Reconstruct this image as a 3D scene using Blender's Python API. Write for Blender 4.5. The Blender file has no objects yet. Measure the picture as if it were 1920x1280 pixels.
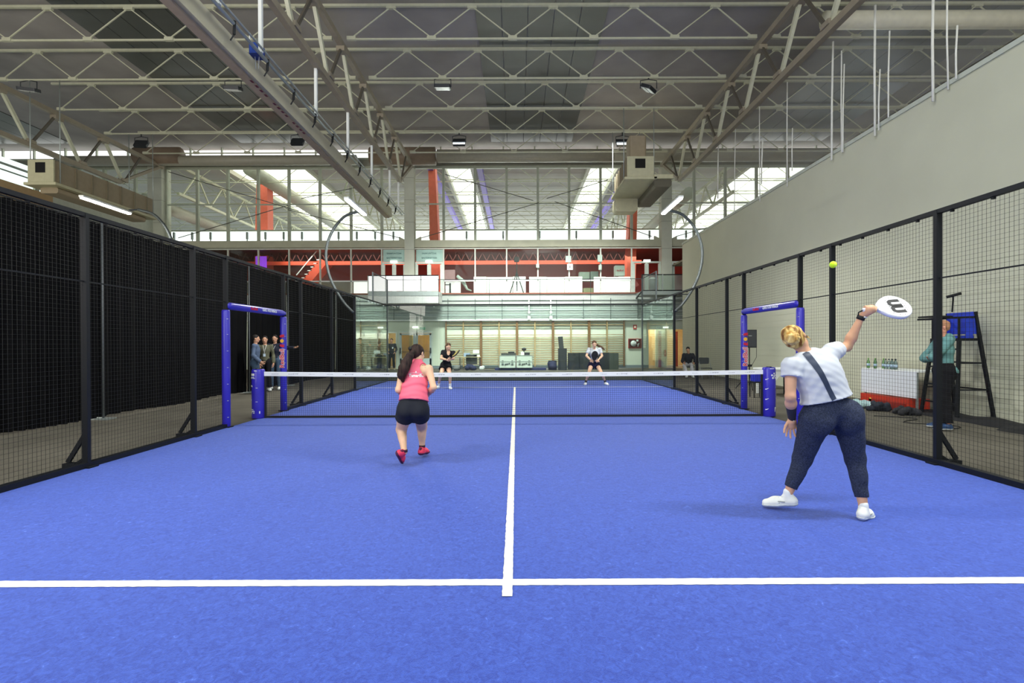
import bpy, math, random
import numpy as np
from mathutils import Vector, Matrix
from mathutils.bvhtree import BVHTree

S = bpy.context.scene
COL = S.collection
PI = math.pi
random.seed(7)

# ------------------------------------------------------------------ camera
F = 950.0
CAM = Vector((0.055, -10.0, 1.44))
ROLL = -0.0038
PITCH = -0.0053
cam_d = bpy.data.cameras.new('camera')
cam = bpy.data.objects.new('camera', cam_d)
COL.objects.link(cam)
cam_d.sensor_width = 36.0
cam_d.lens = F / 1920 * 36.0
cam_d.shift_x = -8 / 1920
cam_d.shift_y = 10 / 1920
cam_d.clip_start = 0.05
cam_d.clip_end = 200
cam.matrix_world = (Matrix.Translation(CAM) @ Matrix.Rotation(PI / 2 + PITCH, 4, 'X')
                    @ Matrix.Rotation(ROLL, 4, 'Z'))
S.camera = cam
_R = cam.matrix_world.to_3x3()
_RX, _RY, _RZ = _R @ Vector((1, 0, 0)), _R @ Vector((0, 1, 0)), _R @ Vector((0, 0, -1))


def at(px, py, d):
    """world point that lies d metres down the hall from the camera on the sight line of a photo pixel"""
    v = _RZ + _RX * ((px - 968) / F) + _RY * ((650 - py) / F)
    return CAM + v * (d / v.y)


# ------------------------------------------------------------------ world, lights, exposure
W = bpy.data.worlds.new('world')
S.world = W
W.use_nodes = True
W.node_tree.nodes['Background'].inputs[0].default_value = (0.86, 0.95, 1.0, 1)
W.node_tree.nodes['Background'].inputs[1].default_value = 0.75
S.view_settings.view_transform = 'Standard'
S.view_settings.look = 'None'
S.view_settings.exposure = 0.0
S.view_settings.gamma = 1.0
S.view_settings.use_curve_mapping = False


def area(name, loc, size, size_y, power, color=(1, 1, 1), look=None):
    L = bpy.data.lights.new(name, 'AREA')
    L.shape = 'RECTANGLE'
    L.size = size
    L.size_y = size_y
    L.energy = power
    L.color = color
    o = bpy.data.objects.new(name, L)
    COL.objects.link(o)
    o.location = loc
    d = (Vector(look) - Vector(loc)) if look is not None else Vector((0, 0, -1))
    o.rotation_euler = d.to_track_quat('-Z', 'Y').to_euler()
    return o


# added fill lamps high under the roof, outside the view
area('roof_fill', (0.0, -16, 12.6), 16, 7, 950, (0.95, 1.0, 0.97), (0, -1, 0))
area('roof_fill', (1.0, -3.0, 12.6), 4, 10, 750, (0.95, 1.0, 0.97), (0, -1, 0))
# unseen fill lamps added beyond and beside the court
area('far_hall_fill', (1.3, 50, 7.5), 40, 5, 7800, (1, 1, 0.97), (1.3, 30, 13.5))  # added, aims up to brighten the far ceiling
area('left_bay_fill', (-13.5, -12, 4.0), 12, 4, 1700, (1, .92, .82), (-13.5, 8, 12.5))  # added to lift the ceiling of the left bay
area('right_bay_fill', (15.5, -11, 7.0), 10, 3, 500, (1, .94, .84), (15.5, 8, 12.5))  # added for the ceiling beyond the right wall
area('gallery_fill', (-2.0, 22.0, 7.0), 26, 2.2, 620, (1, 0.97, 0.92), (-2.0, 24.0, 0))  # added fill inside the enclosed gallery
area('apron_fill', (1.0, 14.0, 11.0), 11, 1.6, 860, (0.97, 1.0, 0.95), (1.0, 20, 1.2)).data.spread = math.radians(62)  # added fill that brightens the back wall


# ------------------------------------------------------------------ materials
def lin(c):
    c = c / 255.0
    return c / 12.92 if c <= 0.04045 else ((c + 0.055) / 1.055) ** 2.4


MATS = {}


def mat(name, rgb, rough=0.6, metal=0.0, var=0.06, scale=6.0, bump=0.0, bscale=60.0, emit=0.0, spec=0.4, stretch=None, sheen=0.0):
    if name in MATS:
        return MATS[name]
    m = bpy.data.materials.new(name)
    m.use_nodes = True
    nt = m.node_tree
    b = nt.nodes['Principled BSDF']
    c = tuple(lin(v) for v in rgb)
    tc = nt.nodes.new('ShaderNodeTexCoord')
    mp = nt.nodes.new('ShaderNodeMapping')
    nt.links.new(tc.outputs['Object'], mp.inputs[0])
    if stretch:
        mp.inputs['Scale'].default_value = stretch
    n = nt.nodes.new('ShaderNodeTexNoise')
    n.inputs['Scale'].default_value = scale
    n.inputs['Detail'].default_value = 4
    nt.links.new(mp.outputs[0], n.inputs['Vector'])
    r = nt.nodes.new('ShaderNodeValToRGB')
    r.color_ramp.elements[0].position = 0.3
    r.color_ramp.elements[1].position = 0.7
    r.color_ramp.elements[0].color = tuple(v * (1 - var) for v in c) + (1,)
    r.color_ramp.elements[1].color = tuple(min(1, v * (1 + var)) for v in c) + (1,)
    nt.links.new(n.outputs['Fac'], r.inputs[0])
    nt.links.new(r.outputs[0], b.inputs['Base Color'])
    b.inputs['Roughness'].default_value = rough
    b.inputs['Metallic'].default_value = metal
    b.inputs['Specular IOR Level'].default_value = spec
    if sheen:
        b.inputs['Sheen Weight'].default_value = sheen
    if bump:
        n2 = nt.nodes.new('ShaderNodeTexNoise')
        n2.inputs['Scale'].default_value = bscale
        n2.inputs['Detail'].default_value = 3
        nt.links.new(mp.outputs[0], n2.inputs['Vector'])
        bp = nt.nodes.new('ShaderNodeBump')
        bp.inputs['Strength'].default_value = bump
        bp.inputs['Distance'].default_value = 0.01
        nt.links.new(n2.outputs['Fac'], bp.inputs['Height'])
        nt.links.new(bp.outputs[0], b.inputs['Normal'])
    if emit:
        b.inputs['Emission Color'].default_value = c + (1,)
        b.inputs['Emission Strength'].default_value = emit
    MATS[name] = m
    return m


def glass(name, tint=(225, 240, 232), refl=0.06, haze=0.0):
    """clear pane: lets light through, mirrors at grazing angles, optional film of dust"""
    if name in MATS:
        return MATS[name]
    m = bpy.data.materials.new(name)
    m.use_nodes = True
    nt = m.node_tree
    nt.nodes.remove(nt.nodes['Principled BSDF'])
    out = nt.nodes['Material Output']
    tr = nt.nodes.new('ShaderNodeBsdfTransparent')
    tr.inputs[0].default_value = tuple(lin(v) for v in tint) + (1,)
    gl = nt.nodes.new('ShaderNodeBsdfGlossy')
    gl.inputs['Roughness'].default_value = 0.01
    fr = nt.nodes.new('ShaderNodeFresnel')
    fr.inputs[0].default_value = 1.45
    mu = nt.nodes.new('ShaderNodeMath')
    mu.operation = 'MULTIPLY'
    mu.inputs[1].default_value = refl / 0.04
    mu.use_clamp = True
    nt.links.new(fr.outputs[0], mu.inputs[0])
    mx = nt.nodes.new('ShaderNodeMixShader')
    nt.links.new(mu.outputs[0], mx.inputs[0])
    nt.links.new(tr.outputs[0], mx.inputs[1])
    nt.links.new(gl.outputs[0], mx.inputs[2])
    last = mx
    if haze:
        df = nt.nodes.new('ShaderNodeBsdfDiffuse')
        df.inputs[0].default_value = (0.75, 0.82, 0.78, 1)
        n = nt.nodes.new('ShaderNodeTexNoise')
        n.inputs['Scale'].default_value = 1.5
        m2 = nt.nodes.new('ShaderNodeMath')
        m2.operation = 'MULTIPLY'
        m2.inputs[1].default_value = haze * 2
        nt.links.new(n.outputs['Fac'], m2.inputs[0])
        mx2 = nt.nodes.new('ShaderNodeMixShader')
        nt.links.new(m2.outputs[0], mx2.inputs[0])
        nt.links.new(mx.outputs[0], mx2.inputs[1])
        nt.links.new(df.outputs[0], mx2.inputs[2])
        last = mx2
    nt.links.new(last.outputs[0], out.inputs[0])
    MATS[name] = m
    return m


# ------------------------------------------------------------------ mesh helper
class MB:
    def __init__(s):
        s.v, s.f, s.sm = [], [], []

    def add(s, vs, fs, smooth=False):
        o = len(s.v)
        s.v += [tuple(v) for v in vs]
        s.f += [tuple(i + o for i in f) for f in fs]
        s.sm += [smooth] * len(fs)
        return s

    def box(s, a, b):
        x0, y0, z0 = (min(a[i], b[i]) for i in range(3))
        x1, y1, z1 = (max(a[i], b[i]) for i in range(3))
        vs = [(x, y, z) for z in (z0, z1) for y in (y0, y1) for x in (x0, x1)]
        return s.add(vs, [(0, 2, 3, 1), (4, 5, 7, 6), (0, 1, 5, 4), (2, 6, 7, 3), (0, 4, 6, 2), (1, 3, 7, 5)])

    def cbox(s, c, sx, sy, sz):
        return s.box((c[0] - sx / 2, c[1] - sy / 2, c[2] - sz / 2), (c[0] + sx / 2, c[1] + sy / 2, c[2] + sz / 2))

    def rbox(s, a, b, r=0.02, axis=2):
        """box whose four edges along `axis` are rounded"""
        ax = [i for i in range(3) if i != axis]
        lo = [min(a[i], b[i]) for i in range(3)]
        hi = [max(a[i], b[i]) for i in range(3)]
        pts = []
        for cx, cy, t0 in ((hi[ax[0]] - r, hi[ax[1]] - r, 0), (lo[ax[0]] + r, hi[ax[1]] - r, 90), (lo[ax[0]] + r, lo[ax[1]] + r, 180), (hi[ax[0]] - r, lo[ax[1]] + r, 270)):
            for k in range(5):
                t = math.radians(t0 + k * 22.5)
                pts.append((cx + r * math.cos(t), cy + r * math.sin(t)))
        vs = []
        for h in (lo[axis], hi[axis]):
            for p in pts:
                q = [0, 0, 0]
                q[ax[0]], q[ax[1]], q[axis] = p[0], p[1], h
                vs.append(q)
        n = len(pts)
        fs = [(i, (i + 1) % n, (i + 1) % n + n, i + n) for i in range(n)] + [tuple(range(n))[::-1], tuple(range(n, 2 * n))]
        return s.add(vs, fs)

    def bar(s, p, q, w, h=None, up=(0, 0, 1), caps=True):
        h = w if h is None else h
        p, q = Vector(p), Vector(q)
        t = (q - p).normalized()
        u = Vector(up)
        if abs(t.dot(u)) > 0.98:
            u = Vector((0, 1, 0))
        a = t.cross(u).normalized()
        b = a.cross(t).normalized()
        vs = []
        for c in (p, q):
            for sa, sb in ((-1, -1), (1, -1), (1, 1), (-1, 1)):
                vs.append(c + a * (sa * w / 2) + b * (sb * h / 2))
        fs = [(0, 1, 5, 4), (1, 2, 6, 5), (2, 3, 7, 6), (3, 0, 4, 7)]
        if caps:
            fs += [(3, 2, 1, 0), (4, 5, 6, 7)]
        return s.add(vs, fs)

    def tube(s, pts, r, n=8, caps=True, r2=None):
        pts = [Vector(p) for p in pts]
        k = len(pts)
        rs = r if isinstance(r, (list, tuple)) else [r + ((r2 if r2 is not None else r) - r) * i / max(1, k - 1) for i in range(k)]
        vs, a = [], None
        for i, p in enumerate(pts):
            t = (pts[min(i + 1, k - 1)] - pts[max(i - 1, 0)]).normalized()
            if a is None:
                a = t.cross(Vector((0, 0, 1)) if abs(t.z) < 0.9 else Vector((0, 1, 0))).normalized()
            else:
                a = (a - t * a.dot(t)).normalized()
            b = t.cross(a)
            for j in range(n):
                g = 2 * PI * j / n
                vs.append(p + (a * math.cos(g) + b * math.sin(g)) * rs[i])
        fs = [(i * n + j, i * n + (j + 1) % n, (i + 1) * n + (j + 1) % n, (i + 1) * n + j) for i in range(k - 1) for j in range(n)]
        if caps:
            fs += [tuple(range(n))[::-1], tuple(range((k - 1) * n, k * n))]
        return s.add(vs, fs, True)

    def lathe(s, c, prof, n=20):
        vs = [(c[0] + r * math.cos(2 * PI * j / n), c[1] + r * math.sin(2 * PI * j / n), c[2] + z) for r, z in prof for j in range(n)]
        k = len(prof)
        fs = [(i * n + j, i * n + (j + 1) % n, (i + 1) * n + (j + 1) % n, (i + 1) * n + j) for i in range(k - 1) for j in range(n)]
        fs += [tuple(range(n))[::-1], tuple(range((k - 1) * n, k * n))]
        return s.add(vs, fs, True)

    def ball(s, c, r, n=12):
        rr = r if isinstance(r, (tuple, list)) else (r, r, r)
        vs, fs = [], []
        for i in range(n + 1):
            t = PI * i / n
            for j in range(2 * n):
                g = PI * j / n
                vs.append((c[0] + rr[0] * math.sin(t) * math.cos(g), c[1] + rr[1] * math.sin(t) * math.sin(g), c[2] + rr[2] * math.cos(t)))
        for i in range(n):
            for j in range(2 * n):
                fs.append((i * 2 * n + j, (i + 1) * 2 * n + j, (i + 1) * 2 * n + (j + 1) % (2 * n), i * 2 * n + (j + 1) % (2 * n)))
        return s.add(vs, fs, True)

    def prism(s, pts, off):
        """flat polygon (3-D points) pushed along vector off"""
        n = len(pts)
        off = Vector(off)
        vs = [Vector(p) for p in pts] + [Vector(p) + off for p in pts]
        return s.add(vs, [tuple(range(n))[::-1], tuple(range(n, 2 * n))] + [(i, (i + 1) % n, (i + 1) % n + n, i + n) for i in range(n)])

    def obj(s, name, m, parent=None, label=None):
        me = bpy.data.meshes.new(name)
        vs = s.v
        if parent is not None and parent.type == 'EMPTY' and parent.parent is None:
            L = parent.location
            vs = [(x - L.x, y - L.y, z - L.z) for x, y, z in s.v]
        elif parent is not None and parent.parent is not None and parent.parent.type == 'EMPTY':
            L = parent.parent.location
            vs = [(x - L.x, y - L.y, z - L.z) for x, y, z in s.v]
        me.from_pydata(vs, [], s.f)
        me.polygons.foreach_set('use_smooth', s.sm)
        me.validate()
        me.materials.append(m)
        o = bpy.data.objects.new(name, me)
        COL.objects.link(o)
        if parent is not None:
            o.parent = parent
        if label:
            o['label'] = label
        return o


def tag(o, label, cat, group=None, kind=None):
    o['label'] = label
    o['category'] = cat
    if group:
        o['group'] = group
    if kind:
        o['kind'] = kind
    return o


def thing(name, label, cat, loc=(0, 0, 0), group=None):
    o = bpy.data.objects.new(name, None)
    o.empty_display_size = 0.1
    COL.objects.link(o)
    o.location = loc
    tag(o, label, cat, group)
    return o


def struct(o, label=None):
    o['kind'] = 'structure'
    if label:
        o['label'] = label
    return o


def copy_thing(root, delta, label, group=None):
    """delta: offset added to the original's location"""
    r = root.copy()
    COL.objects.link(r)
    r.location = root.location + Vector(delta)
    r['label'] = label
    if group:
        r['group'] = group
    for ch in root.children:
        c = ch.copy()
        COL.objects.link(c)
        c.parent = r
        for g in ch.children:
            d = g.copy()
            COL.objects.link(d)
            d.parent = c
    return r


def text_mb(txt, size, origin, xdir, ydir, depth=0.004, center=True, bold=0.0):
    """letters as solid geometry: returns MB; xdir reading direction, ydir up of the letters"""
    cu = bpy.data.curves.new('t', 'FONT')
    cu.body = txt
    cu.size = 1.0
    cu.extrude = 0.5
    cu.offset = bold
    cu.resolution_u = 3
    if center:
        cu.align_x = 'CENTER'
        cu.align_y = 'CENTER'
    o = bpy.data.objects.new('t', cu)
    me = o.to_mesh()
    x, y = Vector(xdir).normalized(), Vector(ydir).normalized()
    n = x.cross(y)
    mb = MB()
    mb.add([Vector(origin) + x * (v.co.x * size) + y * (v.co.y * size) + n * (v.co.z * depth * 2) for v in me.vertices],
           [tuple(p.vertices) for p in me.polygons])
    o.to_mesh_clear()
    bpy.data.objects.remove(o)
    bpy.data.curves.remove(cu)
    return mb


# ------------------------------------------------------------------ palette
CREAM = mat('cream_steel', (196, 196, 172), 0.55, bump=0.1)
BROWNSTEEL = mat('brown_grey_steel', (150, 140, 122), 0.55)
DARKSTEEL = mat('dark_painted_steel', (38, 42, 48), 0.45, spec=0.5)
BLACKSTEEL = mat('black_painted_steel', (18, 21, 26), 0.5, spec=.3)
WIRE = mat('black_wire', (24, 26, 24), 0.5)
ALU = mat('pale_aluminium', (205, 215, 205), 0.4, metal=0.3)
MULL = mat('grey_green_mullion', (176, 182, 164), 0.5)
BEIGE = mat('beige_beam_paint', (186, 186, 164), 0.7, var=0.08, scale=2)
PALEWALL = mat('pale_mint_wall', (214, 222, 202), 0.8, var=0.03, scale=2)
BLUEPAD = mat('blue_vinyl_padding', (52, 44, 178), 0.32, var=0.1, scale=3, bump=0.25, bscale=9, spec=0.6)
WHITE = mat('white_paint', (235, 238, 235), 0.6, var=0.02)
GREYMETAL = mat('grey_galvanised', (170, 178, 176), 0.4, metal=0.5)
BLACK = mat('matt_black_plastic', (24, 25, 27), 0.6)
DAYLIGHT = mat('daylit_translucent_panel', (255, 253, 246), 0.6, emit=2.2, var=0.03, scale=3)
LAMPGLOW = mat('lit_lamp_tube', (255, 255, 240), 0.4, emit=30, var=0)
SKIN = mat('skin_light', (216, 166, 132), 0.55, var=0.06, scale=12)
SKIN2 = mat('skin_pale', (224, 182, 148), 0.55, var=0.06, scale=12)
SKIN3 = mat('skin_tan', (206, 156, 126), 0.55, var=0.06, scale=12)
# ================================================================== FLOORS
def floor_carpet():
    m = mat('dark_hall_carpet', (102, 98, 88), 0.95, var=0.14, scale=1.2, bump=0.3, bscale=90, spec=0.1)
    o = MB().box((-30, -14, -0.12), (24, 20.0, -0.015)).obj('floor', m)
    struct(o)


def turf_material():
    m = bpy.data.materials.new('blue_artificial_turf')
    m.use_nodes = True
    nt = m.node_tree
    b = nt.nodes['Principled BSDF']
    tc = nt.nodes.new('ShaderNodeTexCoord')
    # curled fibres: warped high-frequency noise
    n0 = nt.nodes.new('ShaderNodeTexNoise'); n0.inputs['Scale'].default_value = 26; n0.inputs['Detail'].default_value = 5; n0.inputs['Distortion'].default_value = 1.6
    n1 = nt.nodes.new('ShaderNodeTexNoise'); n1.inputs['Scale'].default_value = 190; n1.inputs['Detail'].default_value = 3; n1.inputs['Distortion'].default_value = 0.8
    n2 = nt.nodes.new('ShaderNodeTexNoise'); n2.inputs['Scale'].default_value = 1.3; n2.inputs['Detail'].default_value = 3
    for n in (n0, n1, n2):
        nt.links.new(tc.outputs['Object'], n.inputs['Vector'])
    r0 = nt.nodes.new('ShaderNodeValToRGB')
    e = r0.color_ramp.elements
    e[0].position = 0.33; e[1].position = 0.68
    e[0].color = (lin(38), lin(64), lin(164), 1); e[1].color = (lin(60), lin(92), lin(198), 1)
    e2 = e.new(0.76); e2.color = (lin(100), lin(132), lin(222), 1)
    nt.links.new(n0.outputs['Fac'], r0.inputs[0])
    r1 = nt.nodes.new('ShaderNodeValToRGB')
    r1.color_ramp.elements[0].position = 0.35; r1.color_ramp.elements[1].position = 0.7
    r1.color_ramp.elements[0].color = (0.86, 0.86, 0.88, 1); r1.color_ramp.elements[1].color = (1.1, 1.1, 1.08, 1)
    nt.links.new(n1.outputs['Fac'], r1.inputs[0])
    r2 = nt.nodes.new('ShaderNodeValToRGB')
    r2.color_ramp.elements[0].color = (0.92, 0.92, 0.94, 1); r2.color_ramp.elements[1].color = (1.06, 1.06, 1.04, 1)
    nt.links.new(n2.outputs['Fac'], r2.inputs[0])
    m1 = nt.nodes.new('ShaderNodeMix'); m1.data_type = 'RGBA'; m1.blend_type = 'MULTIPLY'; m1.inputs[0].default_value = 1
    m2 = nt.nodes.new('ShaderNodeMix'); m2.data_type = 'RGBA'; m2.blend_type = 'MULTIPLY'; m2.inputs[0].default_value = 1
    nt.links.new(r0.outputs[0], m1.inputs[6]); nt.links.new(r1.outputs[0], m1.inputs[7])
    nt.links.new(m1.outputs[2], m2.inputs[6]); nt.links.new(r2.outputs[0], m2.inputs[7])
    nt.links.new(m2.outputs[2], b.inputs['Base Color'])
    b.inputs['Roughness'].default_value = 0.75
    b.inputs['Specular IOR Level'].default_value = 0.25
    b.inputs['Sheen Weight'].default_value = 0.35
    b.inputs['Sheen Roughness'].default_value = 0.5
    b.inputs['Sheen Tint'].default_value = (0.55, 0.65, 1, 1)
    bp = nt.nodes.new('ShaderNodeBump'); bp.inputs['Strength'].default_value = 0.6; bp.inputs['Distance'].default_value = 0.008
    nt.links.new(n1.outputs['Fac'], bp.inputs['Height']); nt.links.new(bp.outputs[0], b.inputs['Normal'])
    return m


def court():
    t = MB().box((-5.0, -10.4, -0.014), (5.0, 10, 0.0)).obj('artificial_turf', turf_material())
    tag(t, 'bright blue artificial turf of the court with white lines', 'turf')
    lm = mat('white_turf_line', (240, 240, 226), 0.8, var=0.04, scale=60, bump=0.5, bscale=180)

    def line(x0, y0, x1, y1, name, zz=.003):
        mb = MB()
        # slightly ragged fibre edge
        n = int(max(x1 - x0, y1 - y0) / 0.03)
        horiz = (x1 - x0) > (y1 - y0)
        rnd = random.Random(3)
        vs = []
        for i in range(n + 1):
            u = i / n
            a, c = rnd.uniform(-.0022, .0022), rnd.uniform(-.0022, .0022)
            if horiz:
                x = x0 + (x1 - x0) * u
                vs += [(x, y0 + a, zz), (x, y1 + c, zz)]
            else:
                y = y0 + (y1 - y0) * u
                vs += [(x1 + a, y, zz), (x0 + c, y, zz)]
        mb.add(vs, [(2 * i, 2 * i + 2, 2 * i + 3, 2 * i + 1) for i in range(n)])
        mb.obj(name, lm, t)
    line(-5, -6.985, 5, -6.905, 'service_line')
    line(-4.95, 6.87, 4.95, 6.94, 'service_line')
    line(-.032, -7.12, .028, -.02, 'centre_line', .005)
    line(-.032, .02, .028, 6.86, 'centre_line', .005)


# ================================================================== FENCES
def grid(mb, axis, c, u0, u1, z0, z1, step=0.05, w=0.0021):
    """welded wire: axis 0 -> plane x=c (u is y); axis 1 -> plane y=c (u is x)"""
    n = max(1, round((u1 - u0) / step))
    for i in range(n + 1):
        u = u0 + (u1 - u0) * i / n
        if axis == 0:
            mb.bar((c, u, z0), (c, u, z1), w, caps=False)
        else:
            mb.bar((u, c, z0), (u, c, z1), w, caps=False)
    n = max(1, round((z1 - z0) / step))
    for i in range(n + 1):
        z = z0 + (z1 - z0) * i / n
        if axis == 0:
            mb.bar((c + w, u0, z), (c + w, u1, z), w, caps=False)
        else:
            mb.bar((u0, c + w, z), (u1, c + w, z), w, caps=False)


def side_fence(s, label):
    x = 5.045 * s
    t = thing('court_fence', label, 'fence', (x, 0, 0))
    ys = [-6, -4, -2, -1.1, 1.1, 2, 4, 6]
    for y in ys:
        mb = MB().cbox((x, y, 1.5), .07, .05, 3.0)
        mb.box((x - .09, y - .07, 0), (x + .09, y + .07, .014))
        mb.obj('post', BLACKSTEEL, t)
    for y in (-4, -2, 2, 4):
        b = MB().bar((x + s * .02, y, .38), (x + s * .22, y, .06), .03, .045)
        b.bar((x + s * .08, y, .03), (x + s * .25, y, .03), .1, .045)
        b.bar((x, y, .12), (x + s * .12, y, .045), .02, .03)
        b.obj('foot_brace', BLACKSTEEL, t)
    MB().bar((x, -6, 2.985), (x, 6, 2.985), .06, .05).obj('top_rail', BLACKSTEEL, t)
    for a, b in ((-6, -1.1), (1.1, 6)):
        MB().bar((x, a, .03), (x, b, .03), .09, .062).obj('base_rail', BLACKSTEEL, t)
    MB().bar((x, -6, 2.2), (x, 6, 2.2), .012, .016).obj('middle_rail', BLACKSTEEL, t)
    for a, b in zip(ys[:-1], ys[1:]):
        mb = MB()
        door = (a == -1.1)
        grid(mb, 0, x + s * .02, a, b, 2.2 if door else .06, 2.96)
        mb.obj('mesh_panel', WIRE, t)
    for i in range(24):
        MB().cbox((x, -5.7 + i * .5, 2.95), .03, .03, .03).obj('rail_clip', BLACKSTEEL, t)


def door_padding(s, label):
    """padded tubes on the two door posts and across the lintel, with the sponsor's lettering"""
    x = 5.045 * s
    t = thing('padded_door_frame', label, 'door padding', (x, 0, 0))
    for y in (-1.1, 1.1):
        rad = .068
        mb = MB().lathe((x, y, 0), [(rad * .8, .0), (rad, .02), (rad, .9), (rad * 1.03, 1.2), (rad, 2.03), (rad * .85, 2.06)], 20)
        p = mb.obj('post_pad', BLUEPAD, t)
        st = MB()
        for z in (.18, .47, .76, 1.05, 1.34, 1.63, 1.9):
            st.cbox((x - s * .055, y - .045, z), .02, .014, .008)
        st.obj('strap', ALU, p)
    mb = MB().tube([(x, -1.1, 2.13), (x, -1.0, 2.135), (x, 0, 2.135), (x, 1.0, 2.135), (x, 1.13, 2.13)], [.05, .066, .066, .066, .05], 16)
    bar = mb.obj('lintel_pad', BLUEPAD, t)
    # far post faces the camera: RedBull reading upwards, emblem above
    yf = 1.1 - .0705
    tx = text_mb('RedBull', .135, (x - s * .0, yf, 1.15), (0, 0, 1), (-1, 0, 0), .003, bold=.02)
    o1 = text_mb('RedBull', .135, (x - s * .0, yf + .002, 1.15), (0, 0, 1), (-1, 0, 0), .003, bold=.06)
    o1.obj('lettering_edge', WHITE, bar if False else t, 'white outline of the red lettering')
    RED = mat('sponsor_red', (205, 32, 58), 0.5)
    tx.obj('lettering', RED, t, 'red upright lettering')
    YEL = mat('sponsor_yellow', (248, 190, 60), 0.5)
    sun = MB()
    k = 20
    zc = 1.53
    sun.prism([(x + .040 * math.cos(2 * PI * i / k), yf, zc + .040 * math.sin(2 * PI * i / k)) for i in range(k)], (0, -.004, 0))
    sun.obj('emblem_disc', YEL, t)
    for sg in (1, -1):
        # a charging bull in profile, turned on its side with the sleeve
        prof = [(-.05, .015), (-.035, .03), (-.02, .036), (.0, .045), (.02, .04), (.035, .05), (.05, .035), (.042, .015), (.055, -.005), (.04, -.012),
                (.03, .004), (.012, .0), (.014, -.022), (0, -.01), (-.018, .002), (-.03, -.02), (-.036, .0)]
        b = MB().prism([(x + v * 1.05, yf - .003, zc + sg * (.052 + (u + .03) * 1.15)) for v, u in [(q[0], q[1]) for q in [(p[0], p[1]) for p in prof]]], (0, -.004, 0))
        b.obj('emblem_bull', RED, t)
    # small lettering along the lintel, on the side seen from the court
    xx = x - s * .067
    xd = (0, s * -1, 0) if s > 0 else (0, 1, 0)
    text_mb('RedBull', .08, (xx, -.25 if s < 0 else .42, 2.135), xd, (0, 0, 1), .003, bold=.015).obj('lettering', RED, t)
    text_mb('GIVES YOU WINGS', .07, (xx, .36 if s < 0 else -.17, 2.135), xd, (0, 0, 1), .003, bold=.01).obj('lettering', WHITE, t)


def net():
    t = thing('court_net', 'black meshed court net with white printed top tape', 'net', (0, 0, 0))
    zt = lambda x: .915 - .035 * (1 - (x / 4.9) ** 2)
    tape = MB()
    n = 40
    vs = []
    for i in range(n + 1):
        x = -4.92 + 9.84 * i / n
        for y in (-.012, .012):
            for z in (zt(x), zt(x) - .085):
                vs.append((x, y, z))
    fs = []
    for i in range(n):
        a, b = 4 * i, 4 * i + 4
        fs += [(a, b, b + 2, a + 2), (a + 1, a + 3, b + 3, b + 1), (a, a + 1, b + 1, b), (a + 2, b + 2, b + 3, a + 3)]
    tape.add(vs, fs)
    tp = tape.obj('top_tape', mat('white_net_tape', (240, 242, 240), .6, var=.02), t)
    # faded printed marks along the tape
    mk = MB()
    rnd = random.Random(5)
    x = -4.7
    k = 0
    while x < 4.75:
        z = zt(x) - .042
        w = (.14, .2, .12, .12, .22)[k % 5]
        y = -.0135
        for j in range(5):
            u = x + w * (j / 5 - .5)
            h = rnd.choice((.006, .009, .012))
            mk.box((u, y, z - h / 2), (u + w / 7, y + .001, z + h / 2))
        if k % 5 in (1, 4):
            mk.box((x - w * .1, y, z + .008), (x + w * .5, y + .001, z + .013))
        x += .36
        k += 1
    mk.obj('printed_mark', mat('faded_grey_print', (178, 180, 184), .7), tp)
    mesh = MB()
    n = 236
    for i in range(n + 1):
        x = -4.9 + 9.8 * i / n
        mesh.bar((x, 0, .03), (x, 0, zt(x) - .08), .0026, caps=False)
    for j in range(19):
        u = j / 19
        pts = [-4.9 + 9.8 * i / 10 for i in range(11)]
        for a, b in zip(pts[:-1], pts[1:]):
            mesh.bar((a, .003, .03 + (zt(a) - .11) * u), (b, .003, .03 + (zt(b) - .11) * u), .0026, caps=False)
    mesh.obj('net_mesh', mat('net_cord', (30, 34, 48), .7), t)
    MB().box((-4.9, -.008, .004), (4.9, .008, .045)).obj('bottom_band', BLACK, t)
    for s in (-1, 1):
        MB().box((s * 4.9 - .02, -.01, 0), (s * 4.9 + .02, .01, .86)).obj('side_band', BLACK, t)


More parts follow.
